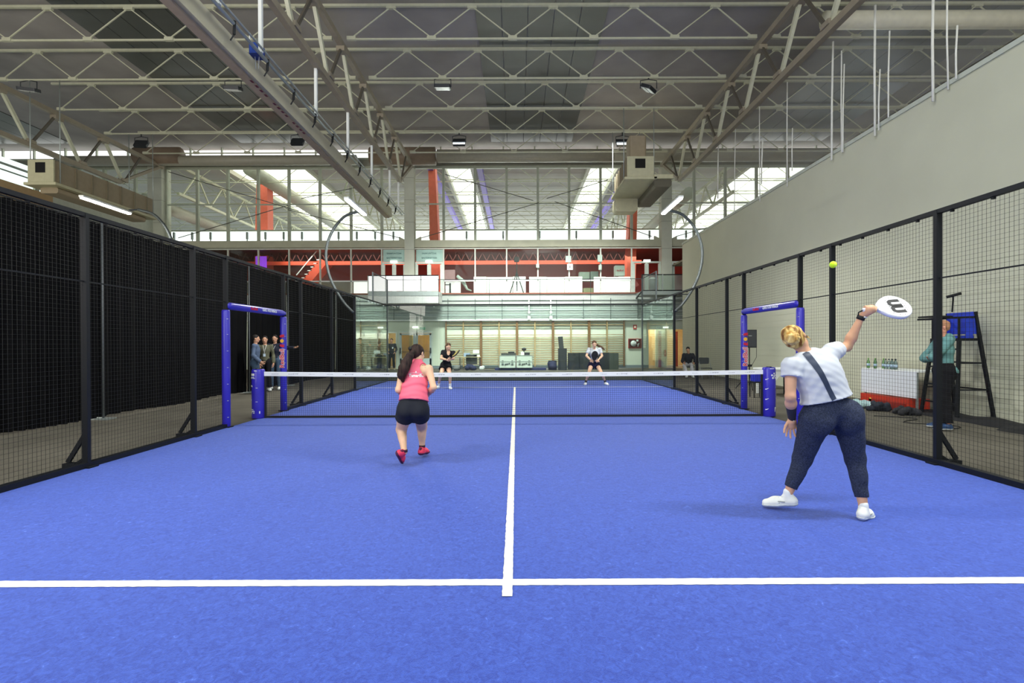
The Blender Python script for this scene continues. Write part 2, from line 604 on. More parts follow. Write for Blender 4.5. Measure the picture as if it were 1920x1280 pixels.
def net_post(s, label):
    x = 5.04 * s
    t = thing('net_post', label, 'net post', (x, 0, 0))
    r = .122
    MB().lathe((x, 0, 0), [(r * .92, 0), (r, .02), (r * .99, .3), (r * 1.01, .6), (r, .93), (r * .9, .965)], 28).obj('padding', BLUEPAD, t)
    MB().lathe((x, 0, .95), [(.05, 0), (.05, .03)], 16).obj('post_cap', DARKSTEEL, t)
    mk = MB()

    def on(ang, z):
        return Vector((x + (r + .002) * math.sin(ang), -(r + .002) * math.cos(ang), z))

    def patch(a0, a1, z0, z1):
        k = max(1, int(abs(a1 - a0) / .15))
        for i in range(k):
            u0, u1 = a0 + (a1 - a0) * i / k, a0 + (a1 - a0) * (i + 1) / k
            p = [on(u0, z0), on(u1, z0), on(u1, z1), on(u0, z1)]
            mk.add(p, [(0, 1, 2, 3)])

    def bent_text(txt, size, a, z, rot=False):
        m2 = text_mb(txt, size, (0, 0, 0), (1, 0, 0), (0, 1, 0), .001, bold=.02)
        vs = [on(a + v[0] / r, z + v[1]) + Vector((math.sin(a + v[0] / r), -math.cos(a + v[0] / r), 0)) * (v[2] + .001) for v in m2.v]
        mk.add(vs, m2.f)
    if s < 0:
        patch(-1.4, -.12, .84, .885)
        bent_text('PADEL', .05, -.62, .80)
        bent_text('TOUR', .045, -1.0, .635)
        bent_text('P2', .075, -.42, .13)
        patch(-1.2, -.35, .175, .188)
        bent_text('m', .06, -1.1, .37)
        patch(-1.2, -.9, .93, .94); patch(-.2, .25, .93, .945)
        for z in (.6, .33):
            patch(.05, .35, z, z + .006)
        patch(.55, .7, .1, .15)
    else:
        for k in range(5):
            a = 2 * PI * k / 5 + PI / 2
            cx, cz = .38 + .048 * math.cos(a) / r, .8 + .048 * math.sin(a)
            mk.add([on(cx + .019 * math.cos(g) / r, cz + .019 * math.sin(g)) for g in [2 * PI * i / 10 for i in range(10)]], [tuple(range(10))])
            mk.add([on(.38 + (.008 * math.cos(a + d)) / r, .8 + .008 * math.sin(a + d)) for d in (-1.5, 1.5)] + [on(cx, cz)], [(0, 1, 2)])
        bent_text('S', .075, 1.25, .42); bent_text('c', .07, 1.3, .36)
        patch(.5, 1.25, .165, .19); patch(.5, .62, .1, .165)
        ring = [on(.95 + .045 * math.cos(g) / r, .115 + .05 * math.sin(g)) for g in [PI * i / 10 for i in range(11)]]
        mk.add(ring, [tuple(range(11))])
        for z in (.72, .53, .33, .13):
            pts = [on(-1.0 + .5 * i / 6, z + .03 * (1 - math.cos(i / 6 * 1.5))) for i in range(7)]
            q = [on(-1.0 + .5 * i / 6, z + .02 + .012 * (1 - i / 6) + .03 * (1 - math.cos(i / 6 * 1.5)) - .012) for i in range(7)]
            for i in range(6):
                mk.add([pts[i], pts[i + 1], q[i + 1], q[i]], [(0, 1, 2, 3)])
        patch(-.3, .35, .935, .948)
    mk.obj('printed_mark', WHITE, t)


FRAMEGREY = mat('frame_grey', (70, 78, 78), .5)


def end_walls():
    g = glass('court_glass', (242, 249, 246), refl=.022, haze=.012)
    gs = glass('court_side_glass', (240, 248, 244), refl=.022, haze=.015)
    t = thing('glass_back_wall', 'clear glass end wall of the court with wire mesh on top', 'glass wall', (0, 10, 0))
    for i in range(5):
        x0 = -5 + 2 * i
        MB().box((x0 + .006, 10.0, .02), (x0 + 1.994, 10.012, 2.97)).obj('glass_pane', g, t)
    MB().bar((-5.02, 10.0, 3.0), (5.02, 10.0, 3.0), .05, .05).obj('middle_rail', BLACKSTEEL, t)
    MB().bar((-5.02, 10.0, 4.0), (5.02, 10.0, 4.0), .018, .018).obj('top_rail', FRAMEGREY, t)
    MB().bar((-5.02, 10.02, .012), (5.02, 10.02, .012), .06, .022).obj('base_rail', BLACKSTEEL, t)
    for i in range(6):
        x = -5 + 2 * i
        if 0 < i < 5:
            MB().bar((x, 10.02, 3.0), (x, 10.02, 4.0), .015).obj('mesh_post', FRAMEGREY, t)
        mb = MB()
        if i < 5:
            grid(mb, 1, 10.0, x, x + 2, 3.02, 3.99)
            mb.obj('mesh_panel', mat('pale_wire', (92, 100, 94), .5), t)
    for x in (-5.03, 5.03):
        MB().bar((x, 10.0, 0), (x, 10.0, 4.0), .05).obj('corner_post', FRAMEGREY, t)
    cl = MB()
    for i in range(14):
        cl.tube([(-4.6 + i * .71, 9.98, 2.93), (-4.6 + i * .71, 9.95, 2.93)], .02, 8)
    cl.obj('clamp', ALU, t)
    for s, lab in ((-1, 'glass side return at the far left corner of the court'), (1, 'glass side return at the far right corner of the court')):
        x = 5.03 * s
        t = thing('glass_side_wall', lab, 'glass wall', (x, 8, 0))
        for i in range(2):
            MB().box((x - .006, 6.08 + i * 1.96, .02), (x + .006, 8.03 + i * 1.94, 2.97)).obj('glass_pane', gs, t)
        MB().bar((x, 6.03, 2.99), (x, 9.96, 2.99), .04, .04).obj('top_rail', BLACKSTEEL, t)
        MB().bar((x, 8, 3), (x, 8, 4.02), .045).obj('mesh_post', FRAMEGREY, t)
        MB().bar((x, 8, 4.0), (x, 9.97, 4.0), .02, .02).obj('mesh_rail', FRAMEGREY, t)
        mb = MB()
        grid(mb, 0, x, 8.02, 9.96, 3.03, 3.98)
        mb.obj('mesh_panel', mat('pale_wire', (92, 100, 94), .5), t)
        MB().bar((x, 6.08, .012), (x, 9.96, .012), .05, .022).obj('base_rail', BLACKSTEEL, t)
        cl = MB()
        for y in (6.4, 7.4, 7.8, 8.2, 8.6, 9.4):
            cl.tube([(x - .03, y, 2.93), (x + .03, y, 2.93)], .02, 8)
        cl.obj('clamp', ALU, t)


def light_mast(s, y0, xoff, label):
    """curved mast rising from the fence post, carrying a lamp tube over the court"""
    bx = xoff + s * 5.045
    t = thing('light_mast', label, 'light mast', (bx, y0, 0), 'curved light masts')
    P = [(bx, 2.45), (bx + s * .35, 2.85), (bx + s * .72, 3.55), (bx + s * .84, 4.3), (bx + s * .66, 4.95), (bx + s * .25, 5.45), (bx - s * .25, 5.62)]
    pts = []
    for i in range(len(P) - 1):      # catmull-rom
        p0, p1, p2, p3 = P[max(i - 1, 0)], P[i], P[i + 1], P[min(i + 2, len(P) - 1)]
        for k in range(5):
            u = k / 5
            pts.append(tuple(.5 * (2 * p1[j] + (p2[j] - p0[j]) * u + (2 * p0[j] - 5 * p1[j] + 4 * p2[j] - p3[j]) * u * u + (3 * p1[j] - p0[j] - 3 * p2[j] + p3[j]) * u ** 3) for j in (0, 1)))
    pts.append(P[-1])
    mb = MB().tube([(x, y0, z) for x, z in pts], .042, 10)
    mb.obj('curved_pole', mat('mast_grey', (64, 70, 70), .5), t)
    if xoff:
        MB().bar((bx, y0, -.015), (bx, y0, 2.6), .08).obj('post', BLACKSTEEL, t)
    MB().bar((bx + s * .05, y0, 2.98), (bx + s * .42, y0, 2.98), .03).bar((bx + s * .03, y0, 2.5), (bx + s * .4, y0, 2.95), .02).obj('bracket', BLACKSTEEL, t)
    lx = bx - s * .42
    MB().bar((bx - s * .25, y0, 5.62), (lx, y0 - .15, 5.56), .04).obj('lamp_arm', DARKSTEEL, t)
    hs = MB().bar((lx, y0 - 1.85, 5.5), (lx, y0 - .1, 5.5), .13, .05)
    h = hs.obj('lamp_housing', WHITE, t)
    MB().bar((lx, y0 - 1.82, 5.455), (lx, y0 - .13, 5.455), .10, .035).obj('lamp_tube', LAMPGLOW, h)
    area('court_lamp', (lx, y0 - .98, 5.42), .12, 1.6, 235 if y0 < 0 else 310, (1, 1, .96), (lx - s * 1.2, y0 - .98, 0))
    return t


def court_build():
    floor_carpet()
    court()
    side_fence(-1, 'black wire mesh fence along the left side of the court')
    side_fence(1, 'black wire mesh fence along the right side of the court')
    door_padding(-1, 'blue padded door frame with red lettering in the left fence')
    door_padding(1, 'blue padded door frame with red lettering in the right fence')
    net()
    net_post(-1, 'blue padded net post at the left end of the net')
    net_post(1, 'blue padded net post with white flower mark at the right end of the net')
    end_walls()
    light_mast(-1, 5.86, 0, 'curved grey mast with lit tube above the left fence')
    light_mast(1, 5.86, 0, 'curved grey mast with lit tube above the right fence')
    light_mast(-1, -5.3, 0, 'curved grey mast beside the near left fence, out of the frame')
    light_mast(1, -5.3, 0, 'curved grey mast beside the near right fence, out of the frame')
    light_mast(1, 5.6, -16.35, 'curved mast with lit tube over the neighbouring court at left')
# ================================================================== HALL SHELL
X0, BAY = -5.9, 14.4          # roof bays start at x = X0 + k*BAY
ZC = 13.1                     # underside of the roof deck
PUR = [14.7, 17.25, 19.8, 22.3, 24.85, 27.4]   # purlin trusses, distance from the camera


def roof():
    deck = mat('grey_roof_deck', (164, 160, 156), 0.85, var=0.12, scale=.6, bump=.2, bscale=3, spec=.1)
    MB().box((-35, -14, ZC), (37, 20.4, ZC + .15)).obj('ceiling', deck)['kind'] = 'structure'
    sk = mat('dark_glossy_roof_panel', (74, 77, 74), 0.3, var=.2, scale=.8, bump=.35, bscale=1.6, spec=.8, stretch=(.35, 1, 1))
    for k in (-1, 0, 1, -2):
        x0 = X0 + BAY * k + 4.55
        t = thing('translucent_roof_strip', {-2: 'dark glossy roof strip in the bay at far left', -1: 'dark glossy strip of roof panels above the left bay',
                  0: 'dark glossy strip of roof panels above the court', 1: 'dark glossy strip of roof panels beyond the right wall'}[k],
                  'roof strip', (x0, 0, ZC), 'glossy roof strips')
        for j in range(5):
            MB().box((x0 + j * .93 + .012, -12, ZC - .035), (x0 + (j + 1) * .93 - .012, 19.2, ZC - .002)).obj('roof_panel', sk, t)


def purlin_truss(parts=True):
    """one bay of lattice purlin, at x 0..BAY, y 0, heights absolute"""
    t = thing('purlin_truss', 'cream lattice purlin', 'roof truss', (0, 0, 0), 'lattice purlins under the roof')
    zt, zb = 12.94, 11.8
    tops = [1.75 + 2.75 * i for i in range(5)]
    bots = [.4, 3.12, 5.87, 8.62, 11.37, 14.0]
    tc = MB().bar((0, 0, zt), (BAY, 0, zt), .085)
    bc = MB().bar((.3, 0, zb), (BAY - .3, 0, zb), .055)
    tc.obj('top_chord', CREAM, t)
    bc.obj('bottom_chord', CREAM, t)
    for x in tops:
        MB().box((x - .16, -.05, zt - .12), (x + .16, .05, zt - .04)).obj('gusset_plate', CREAM, t)
    for x in bots:
        MB().box((x - .15, -.05, zb - .03), (x + .15, .05, zb + .09)).obj('gusset_plate', CREAM, t)
    for i, x in enumerate(tops):
        for b in (bots[i], bots[i + 1]):
            MB().bar((x, 0, zt - .05), (b, 0, zb + .04), .034).obj('diagonal_rod', CREAM, t)
    return t


def roof_trusses():
    bayname = {-2: 'far left bay', -1: 'left bay', 0: 'bay above the court', 1: 'bay beyond the right wall'}
    nth = ['nearest', 'second nearest', 'third nearest', 'fourth nearest', 'fifth nearest', 'sixth nearest, by the glazed wall']
    src = purlin_truss()
    first = True
    for k in (-1, 0, 1):
        for i, d in enumerate(PUR):
            pos = Vector((X0 + BAY * k, d - 10, 0))
            lab = f'cream lattice purlin across the {bayname[k]}, {nth[i]}'
            if first:
                src.location = pos
                src['label'] = lab
                first = False
            else:
                copy_thing(src, pos - src.location, lab)


def main_truss(k, label):
    x = X0 + BAY * k
    t = thing('main_truss', label, 'roof truss', (x, 0, 0), 'brown main trusses along the hall')
    zt, zb = 11.72, 9.85
    MB().bar((x, -12, zt), (x, 19.3, zt), .17, .2).obj('top_chord', BROWNSTEEL, t)
    MB().bar((x, -12, zb), (x, 16.1, zb), .17, .2).obj('bottom_chord', BROWNSTEEL, t)
    tops = [-12.75 + 2.53 * i for i in range(13)]
    for i, y in enumerate(tops[:-1]):
        yb = y + 1.25
        if y > -9:
            MB().bar((x, y, zt), (x, yb, zb), .10, .13).obj('web_bar', CREAM, t, 'cream web bar')
            MB().bar((x, yb, zb), (x, y + 2.53, zt), .07, .09).obj('web_bar', mat('shaded_web_steel', (92, 86, 76), .6), t, 'web bar darkened as in shade')  # shaded side put into the colour of every second bar
    for y in tops[1:-1]:
        if y < -2:
            continue
        MB().box((x - .14, y - .2, zt - .26), (x + .14, y + .2, zt - .1)).obj('node_plate', BROWNSTEEL, t)
        if y + 1.25 < 16.5:
            MB().box((x - .13, y + 1.25 - .18, zb + .08), (x + .13, y + 1.25 + .18, zb + .22)).obj('node_plate', BROWNSTEEL, t)
    MB().bar((x, 16.1, zb), (x, 19.0, zt - .1), .12, .14).obj('end_strut', BROWNSTEEL, t)


def floodlight(px, py, d, label, tilt=0.35, yaw=0.0):
    p = at(px, py, d)
    t = thing('floodlight', label, 'floodlight', p, 'floodlights under the purlins')
    R = Matrix.Rotation(yaw, 3, 'Z') @ Matrix.Rotation(tilt, 3, 'X')

    def tr(mb):
        mb.v = [tuple(p + R @ Vector(v)) for v in mb.v]
        return mb
    tr(MB().rbox((-.3, -.22, -.06), (.3, .22, .06), .04)).obj('housing', DARKSTEEL, t)
    for y in (-.11, .11):
        tr(MB().box((-.26, y - .09, -.075), (.26, y + .09, -.058))).obj('lens', mat('floodlight_lens', (176, 178, 172), .25), t)
    br = MB().tube([(p.x - .32, p.y, p.z), (p.x - .32, p.y, p.z + .3), (p.x, p.y, p.z + .36), (p.x + .32, p.y, p.z + .3), (p.x + .32, p.y, p.z)], .018, 6)
    br.tube([(p.x, p.y, p.z + .36), (p.x, p.y, 11.79)], .03, 6)
    br.obj('bracket', DARKSTEEL, t)


def column(px, d, w, label, z1=12.3, z0=4.42):
    p = at(px, 640, d)
    t = thing('concrete_column', label, 'column', (p.x, p.y, z0), 'columns in the glazed wall')
    c = mat('pale_concrete', (200, 203, 188), .8, var=.05, scale=2)
    MB().box((p.x - w / 2, p.y - w / 2, z0), (p.x + w / 2, p.y + w / 2, z1)).obj('shaft', c, t)
    j = MB()
    for z in (5.4, 7.0, 8.6, 9.9, 11.2):
        j.box((p.x - w / 2 - .004, p.y - w / 2 - .004, z), (p.x + w / 2 + .004, p.y + w / 2 + .004, z + .02))
    j.obj('joint_lines', mat('concrete_joint', (150, 150, 138), .8), t)
    for s in (-1, 1):
        MB().prism([(p.x + s * w / 2, p.y - .1, 7.55), (p.x + s * (w / 2 + .36), p.y - .1, 7.55), (p.x + s * (w / 2 + .36), p.y - .1, 7.8), (p.x + s * w / 2, p.y - .1, 7.62)], (0, .2, 0)).obj('cable_anchor', BEIGE, t)


YF = 20.0                      # plane of the glazed wall
MUL = [371, 428, 485, 542.5, 600.5, 658.5, 716, 832, 891, 950, 1008.5, 1067, 1126, 1184, 1301, 1359.5, 1418, 1476.5, 1535]


GALW = mat('pale_gallery_frame', (206, 212, 200), .5)


def glazed_wall():
    d = 30.0
    gz = glass('facade_glass', (242, 247, 243), refl=.014, haze=.012)
    xs = [at(p, 400, d).x for p in MUL]
    # left part beyond the frame of the curtain
    xl = [xs[0] - 1.83 * i for i in range(1, 12)][::-1]
    allx = xl + xs + [xs[-1] + 1.85, xs[-1] + 3.7]
    # upper screen
    t = MB().box((allx[0], YF - .05, 9.7), (allx[-1], YF + .03, 9.77)).obj('window_1', MULL)
    struct(t)
    for x in allx:
        o = MB().box((x - .07, YF - .09, 7.55), (x + .07, YF + .07, 11.97)).obj('mullion', MULL, t)
    MB().box((allx[0], YF - .08, 11.82), (allx[-1], YF + .08, 11.96)).obj('head_rail', MULL, t)
    ed = allx + []
    for a, b in zip(allx[:-1], allx[1:]):
        if a < xs[0] - 13:
            continue
        MB().box((a + .07, YF, 7.6), (b - .07, YF + .012, 11.85)).obj('glass_pane', gz, t)
    # beam between the two storeys
    b = MB().box((-26, YF - .12, 7.17), (21, YF + .25, 7.58)).obj('trim_1', BEIGE)
    struct(b)
    # gallery screen
    t = MB().box((allx[0], YF - .05, 5.16), (at(690, 500, d).x, YF + .03, 5.23)).obj('window_2', WHITE)
    struct(t)
    x1, x2 = at(832, 500, d).x, at(1184, 500, d).x
    MB().box((x1, YF - .05, 5.16), (x2, YF + .03, 5.23)).obj('transom', WHITE, t)
    MB().box((-26, YF - .06, 7.07), (21, YF + .06, 7.14)).obj('head_rail', GALW, t)
    for p in (371, 428, 485, 542.5, 600.5, 658.5, 716, 832, 891, 950, 1008.5, 1067, 1126, 1184):
        x = at(p, 500, d).x
        MB().box((x - .04, YF - .05, 4.44), (x + .04, YF + .05, 7.1)).obj('mullion', GALW, t)
    for p0, p1 in ((371, 428), (428, 485), (485, 542.5), (542.5, 600.5), (600.5, 658.5), (658.5, 716), (832, 891), (891, 950), (950, 1008.5), (1008.5, 1067), (1067, 1126), (1126, 1184)):
        MB().box((at(p0, 500, d).x + .06, YF, 4.46), (at(p1, 500, d).x - .06, YF + .012, 7.05)).obj('glass_pane', gz, t)
    return allx


def gallery_doors():
    d = 30.0
    n = 1
    for p0, p1, lab in ((717, 762, 'L'), (779, 831, 'R'), (1185, 1239, 'r'), (1259, 1310, 'x')):
        a, b = at(p0, 500, d).x, at(p1, 500, d).x
        n += 1
        t = MB().box((a, YF - .06, 6.2), (b, YF + .05, 6.3)).obj('door_%d' % n, ALU)
        struct(t)
        m = (a + b) / 2
        for x in (a + .05, m, b - .05):
            MB().box((x - .05, YF - .06, 4.44), (x + .05, YF + .05, 6.2)).obj('frame', ALU, t)
        for x in (a + .13, m - .08, m + .08, b - .13):
            MB().box((x - .035, YF - .08, 4.44), (x + .035, YF, 6.15)).obj('leaf_stile', ALU, t)
        if lab in 'LR':
            MB().box((a + .05, YF - .02, 6.32), (b - .02, YF + .0, 7.05)).obj('header_panel', mat('teal_glass_panel', (172, 204, 194), .3, var=.1, scale=2), t)
            for i, (w, z) in enumerate((('SAIAKUNTZAK', 6.82), ('BASTERRETXEA', 6.55))):
                text_mb(w, .13, (m, YF - .03, z), (1, 0, 0), (0, 0, 1), .004).obj('lettering', mat('teal_ink', (70, 110, 110), .7), t)
        e = MB().rbox((m - .2, YF - .2, 6.27), (m + .2, YF - .08, 6.38), .04).obj('emergency_lamp', mat('lit_emergency_lamp', (255, 255, 250), .4, emit=2))
        tag(e, {'L': 'lit emergency lamp over the gallery door left of the column', 'R': 'lit emergency lamp over the gallery door right of the column',
                'r': 'lit emergency lamp over the gallery door near the right wall', 'x': 'lit emergency lamp over the last gallery door at right'}[lab], 'lamp')


def lower_wall():
    d = 30.0
    dk = mat('grey_green_skirting', (120, 132, 136), .6)
    doorx0, doorx1 = at(748, 650, d).x, at(811, 650, d).x
    w0, w1 = at(650, 650, d).x, at(744, 650, d).x
    # pieces of pale wall around openings: left glazing, double door, right corridor
    cx0, cx1 = at(1216, 650, d).x, 9.2
    t = MB().box((-26, YF, 0), (w0, YF + .2, 2.85)).obj('wall_back', PALEWALL)
    struct(t)
    MB().box((w0, YF, 2.2), (doorx1, YF + .2, 2.85)).obj('wall_piece', PALEWALL, t)
    MB().box((doorx1, YF, 0), (cx0, YF + .2, 2.85)).obj('wall_piece', PALEWALL, t)
    MB().box((cx0, YF, 2.28), (21, YF + .2, 2.85)).obj('wall_piece', PALEWALL, t)
    MB().box((w1, YF, 0), (doorx0, YF + .2, 2.2)).obj('wall_piece', PALEWALL, t)
    MB().box((at(1240, 650, d).x, YF + 1.2, 0), (at(1256, 650, d).x + .2, YF + 1.4, 2.85)).obj('wall_piece', PALEWALL, t)
    s = MB().box((doorx1, YF - .02, 0), (cx0, YF, .18)).obj('baseboard_back', dk)
    struct(s)
    # window at left
    t = MB().box((w0, YF + .02, 2.12), (w1, YF + .12, 2.2)).obj('window_3', ALU)
    struct(t)
    for x in (w0 + .04, (w0 + w1) / 2 + .35, w1 - .04):
        MB().box((x - .03, YF + .02, 0), (x + .03, YF + .12, 2.12)).obj('frame', ALU, t)
    MB().box((w0, YF + .05, 0), (w1 - .5, YF + .062, 2.12)).obj('glass_pane', glass('lobby_glass', (214, 222, 206), refl=.14, haze=.12), t)
    # double door
    t = MB().box((doorx0, YF - .03, 2.12), (doorx1, YF + .12, 2.22)).obj('door_1', ALU)
    struct(t)
    m = (doorx0 + doorx1) / 2
    for x in (doorx0 + .03, m, doorx1 - .03):
        MB().box((x - .035, YF - .03, 0), (x + .035, YF + .12, 2.12)).obj('frame', ALU, t)
    for a, b, g, hx in ((doorx0 + .07, m - .04, 'pane_left', doorx0 + .1), (m + .04, doorx1 - .07, 'pane_right', doorx1 - .1)):
        lf = MB()
        for xa, xb, za, zb in ((a, a + .1, .02, 2.1), (b - .1, b, .02, 2.1), (a, b, 2.0, 2.1), (a, b, .02, .55), (a, b, .55, .62)):
            lf.box((xa, YF - .05, za), (xb, YF, zb))
        L = lf.obj('door_leaf', mat('pale_blue_door', (196, 210, 210), .5), t)
        MB().box((a + .1, YF - .03, .62), (b - .1, YF - .02, 2.0)).obj('glass_pane', glass('door_glass', (226, 214, 180), refl=.05, haze=.05), L)
        MB().box((hx - .03, YF - .14, .92), (hx + .03, YF - .05, 1.25)).bar((a + .02, YF - .1, 1.02), (b - .02, YF - .1, 1.02), .02).obj('push_bar', BLACK, L)
    # exit sign over the right leaf
    p0, p1 = at(787, 613.5, d - .05), at(797, 617.5, d - .05)
    e = MB().box((p0.x, YF - .05, p1.z), (p1.x, YF - .01, p0.z)).obj('exit_sign', mat('exit_green', (40, 140, 96), .5, emit=.3))
    tag(e, 'small green exit sign above the double door', 'sign')
    text_mb('SALIDA', .085, ((p0.x + p1.x) / 2, YF - .053, (p0.z + p1.z) / 2), (1, 0, 0), (0, 0, 1), .002).obj('lettering', WHITE, e)
    LM = mat('lit_emergency_lamp', (255, 255, 250), .4, emit=2)
    for px, py, lab in ((778.5, 613.3, 'twin emergency lamp lit above the double door'), (713, 614, 'oblong emergency lamp lit above the lobby window'), (1248.5, 613.5, 'twin emergency lamp lit above the corridor at right')):
        p = at(px, py, 29.9)
        e = MB().rbox((p.x - .16, YF - .1, p.z - .045), (p.x + .16, YF - .01, p.z + .045), .04).obj('emergency_lamp', LM)
        tag(e, lab, 'lamp')
    # lobby behind the door and window
    lob = mat('ochre_lobby_wall', (206, 172, 118), .7)
    L = MB().box((-26, YF + 3.2, 0), (2, YF + 3.4, 3.2)).obj('wall_lobby', lob); struct(L)
    L = MB().box((at(770, 650, 32).x, YF + 1.6, 0), (at(775, 650, 32).x, YF + 3.2, 2.6)).obj('wall_lobby_1', mat('grey_lobby_wall', (168, 170, 156), .7)); struct(L)
    fl = MB().box((-26, YF, -.12), (21, YF + 3.6, -.015)).obj('floor_lobby', mat('lobby_floor', (120, 112, 92), .3)); struct(fl)
    ce = MB().box((-26, YF + .2, 2.9), (21, YF + 3.6, 3.1)).obj('ceiling_lobby', WHITE); struct(ce)
    area('lobby_lamp', (-5.5, YF + 1.6, 2.8), 5, .8, 140, (1, .92, .75), (-5.5, YF + 1.7, 0))
    area('corridor_lamp', (8.6, YF + 1.8, 2.8), 1.6, 1.6, 200, (1, .85, .6), (8.6, YF + 1.9, 0))
    p = at(793.5, 636, 30.0)
    s = MB().box((p.x - .07, YF + 3.17, p.z - .1), (p.x + .07, YF + 3.2, p.z + .12)).obj('door_plate', mat('dark_ochre_plate', (120, 80, 40), .6))
    tag(s, 'little dark plate with a pale mark on the ochre lobby wall', 'sign')
    MB().cbox((p.x, YF + 3.165, p.z + .01), .05, .01, .13).obj('plate_mark', WHITE, s)
    # corridor at right
    L = MB().box((cx1 - 2, YF + 3.2, 0), (21, YF + 3.4, 3.2)).obj('wall_corridor', lob); struct(L)
    o = MB().box((at(1263, 650, 32).x, YF + 1.9, 0), (at(1270, 650, 32).x, YF + 2.0, 2.2)).obj('door_6', mat('red_brown_door', (150, 62, 40), .5)); struct(o)
    o = MB().box((at(1234, 650, 31).x, YF + .9, 0), (at(1239, 650, 31).x, YF + 1.0, 2.2)).obj('door_7', mat('red_brown_door', (150, 62, 40), .5)); struct(o)


def wall_bars():
    """wooden wall bars, each unit two bays wide"""
    d = 29.9
    wood = mat('varnished_beech', (166, 142, 98), .45, var=.12, scale=3, stretch=(1, 1, 8))
    dark = mat('red_brown_upright', (118, 86, 50), .5, var=.12, scale=4)
    px = [835.5, 869, 902, 936, 969.5, 1003, 1037, 1070.5, 1104.5, 1138, 1171]
    names = ['leftmost wall bars, behind the player in black', 'wall bars behind the desk and monitor', 'wall bars behind the white flight cases', 'wall bars behind the tall dark mats', 'rightmost wall bars, ending at the fire hose']
    for u in range(5):
        xs = [at(px[2 * u + i], 650, d).x for i in range(3)]
        y = YF - .16
        t = thing('wall_bars', 'wooden ' + names[u], 'wall bars', (xs[0], y, 0), 'wooden wall bars on the back wall')
        for i, x in enumerate(xs):
            xx = x + (.035 if i == 0 else -.035 if i == 2 else 0)
            MB().box((xx - .035, y - .03, .12), (xx + .035, y + .14, 2.84)).obj('upright', dark if i != 1 else wood, t)
        for i in range(2):
            zs = [2.72, 2.56] + [1.98 - .132 * k for k in range(14)]
            for z in zs:
                MB().rbox((xs[i] + .03, y - .015, z - .021), (xs[i + 1] - .03, y + .025, z + .021), .012, axis=0).obj('rung', wood, t)


def stand_front():
    """pale cladding and railing between the gym wall and the gallery"""
    m = mat('pale_green_cladding', (184, 192, 184), .6, var=.05, scale=1.2, stretch=(.3, 1, 3))
    t = MB().box((-26, YF - .02, 2.85), (21, YF + .2, 4.44)).obj('wall_stand', m)
    struct(t)
    for z, h in ((3.12, .10), (3.42, .05), (3.72, .05), (4.02, .05)):
        MB().box((-26, YF - .06, z), (21, YF - .02, z + h)).obj('cladding_ridge', mat('cladding_ridge_green', (158, 170, 164), .6), t)
    MB().box((-26, YF - .1, 4.40), (21, YF + .02, 4.47)).obj('stand_edge', mat('red_brown_edge', (140, 84, 66), .6), t)
    MB().box((-26, YF - .28, 2.82), (21, YF - .02, 2.88)).obj('ledge', WHITE, t)
    r = thing('guard_rail', 'thin grey guard rail along the pale cladding above the wall bars', 'railing', (0, YF - .25, 2.88))
    g = mat('rail_grey', (84, 94, 92), .45, metal=.3)
    for z in (3.0, 3.3, 3.52, 3.95):
        MB().bar((-13, YF - .25, z), (10.5, YF - .25, z), .028).obj('rail', g, r)
    for p in (675, 738.5, 789, 840, 891, 941.5, 993, 1043.5, 1094, 1145, 1196, 1250):
        x = at(p, 580, 29.75).x
        MB().bar((x, YF - .25, 2.86), (x, YF - .25, 4.12), .035).obj('post', g, r)
    # conduit with two junction posts
    j = thing('white_conduit', 'white pipe frame fixed to the cladding above the flight cases', 'conduit', (at(1010, 590, 29.6).x, YF - .3, 3))
    for p in (992, 1033):
        x = at(p, 590, 29.6).x
        MB().tube([(x, YF - .32, 2.9), (x, YF - .32, 4.0)], .035, 8).obj('upright_pipe', WHITE, j)
        MB().cbox((x, YF - .33, 2.98), .16, .08, .2).cbox((x, YF - .33, 3.3), .12, .07, .12).obj('junction_box', WHITE, j)
    MB().tube([(at(942, 563, 29.6).x, YF - .3, 4.05), (at(1108, 563, 29.6).x, YF - .3, 4.05)], .03, 8).obj('cross_pipe', WHITE, j)


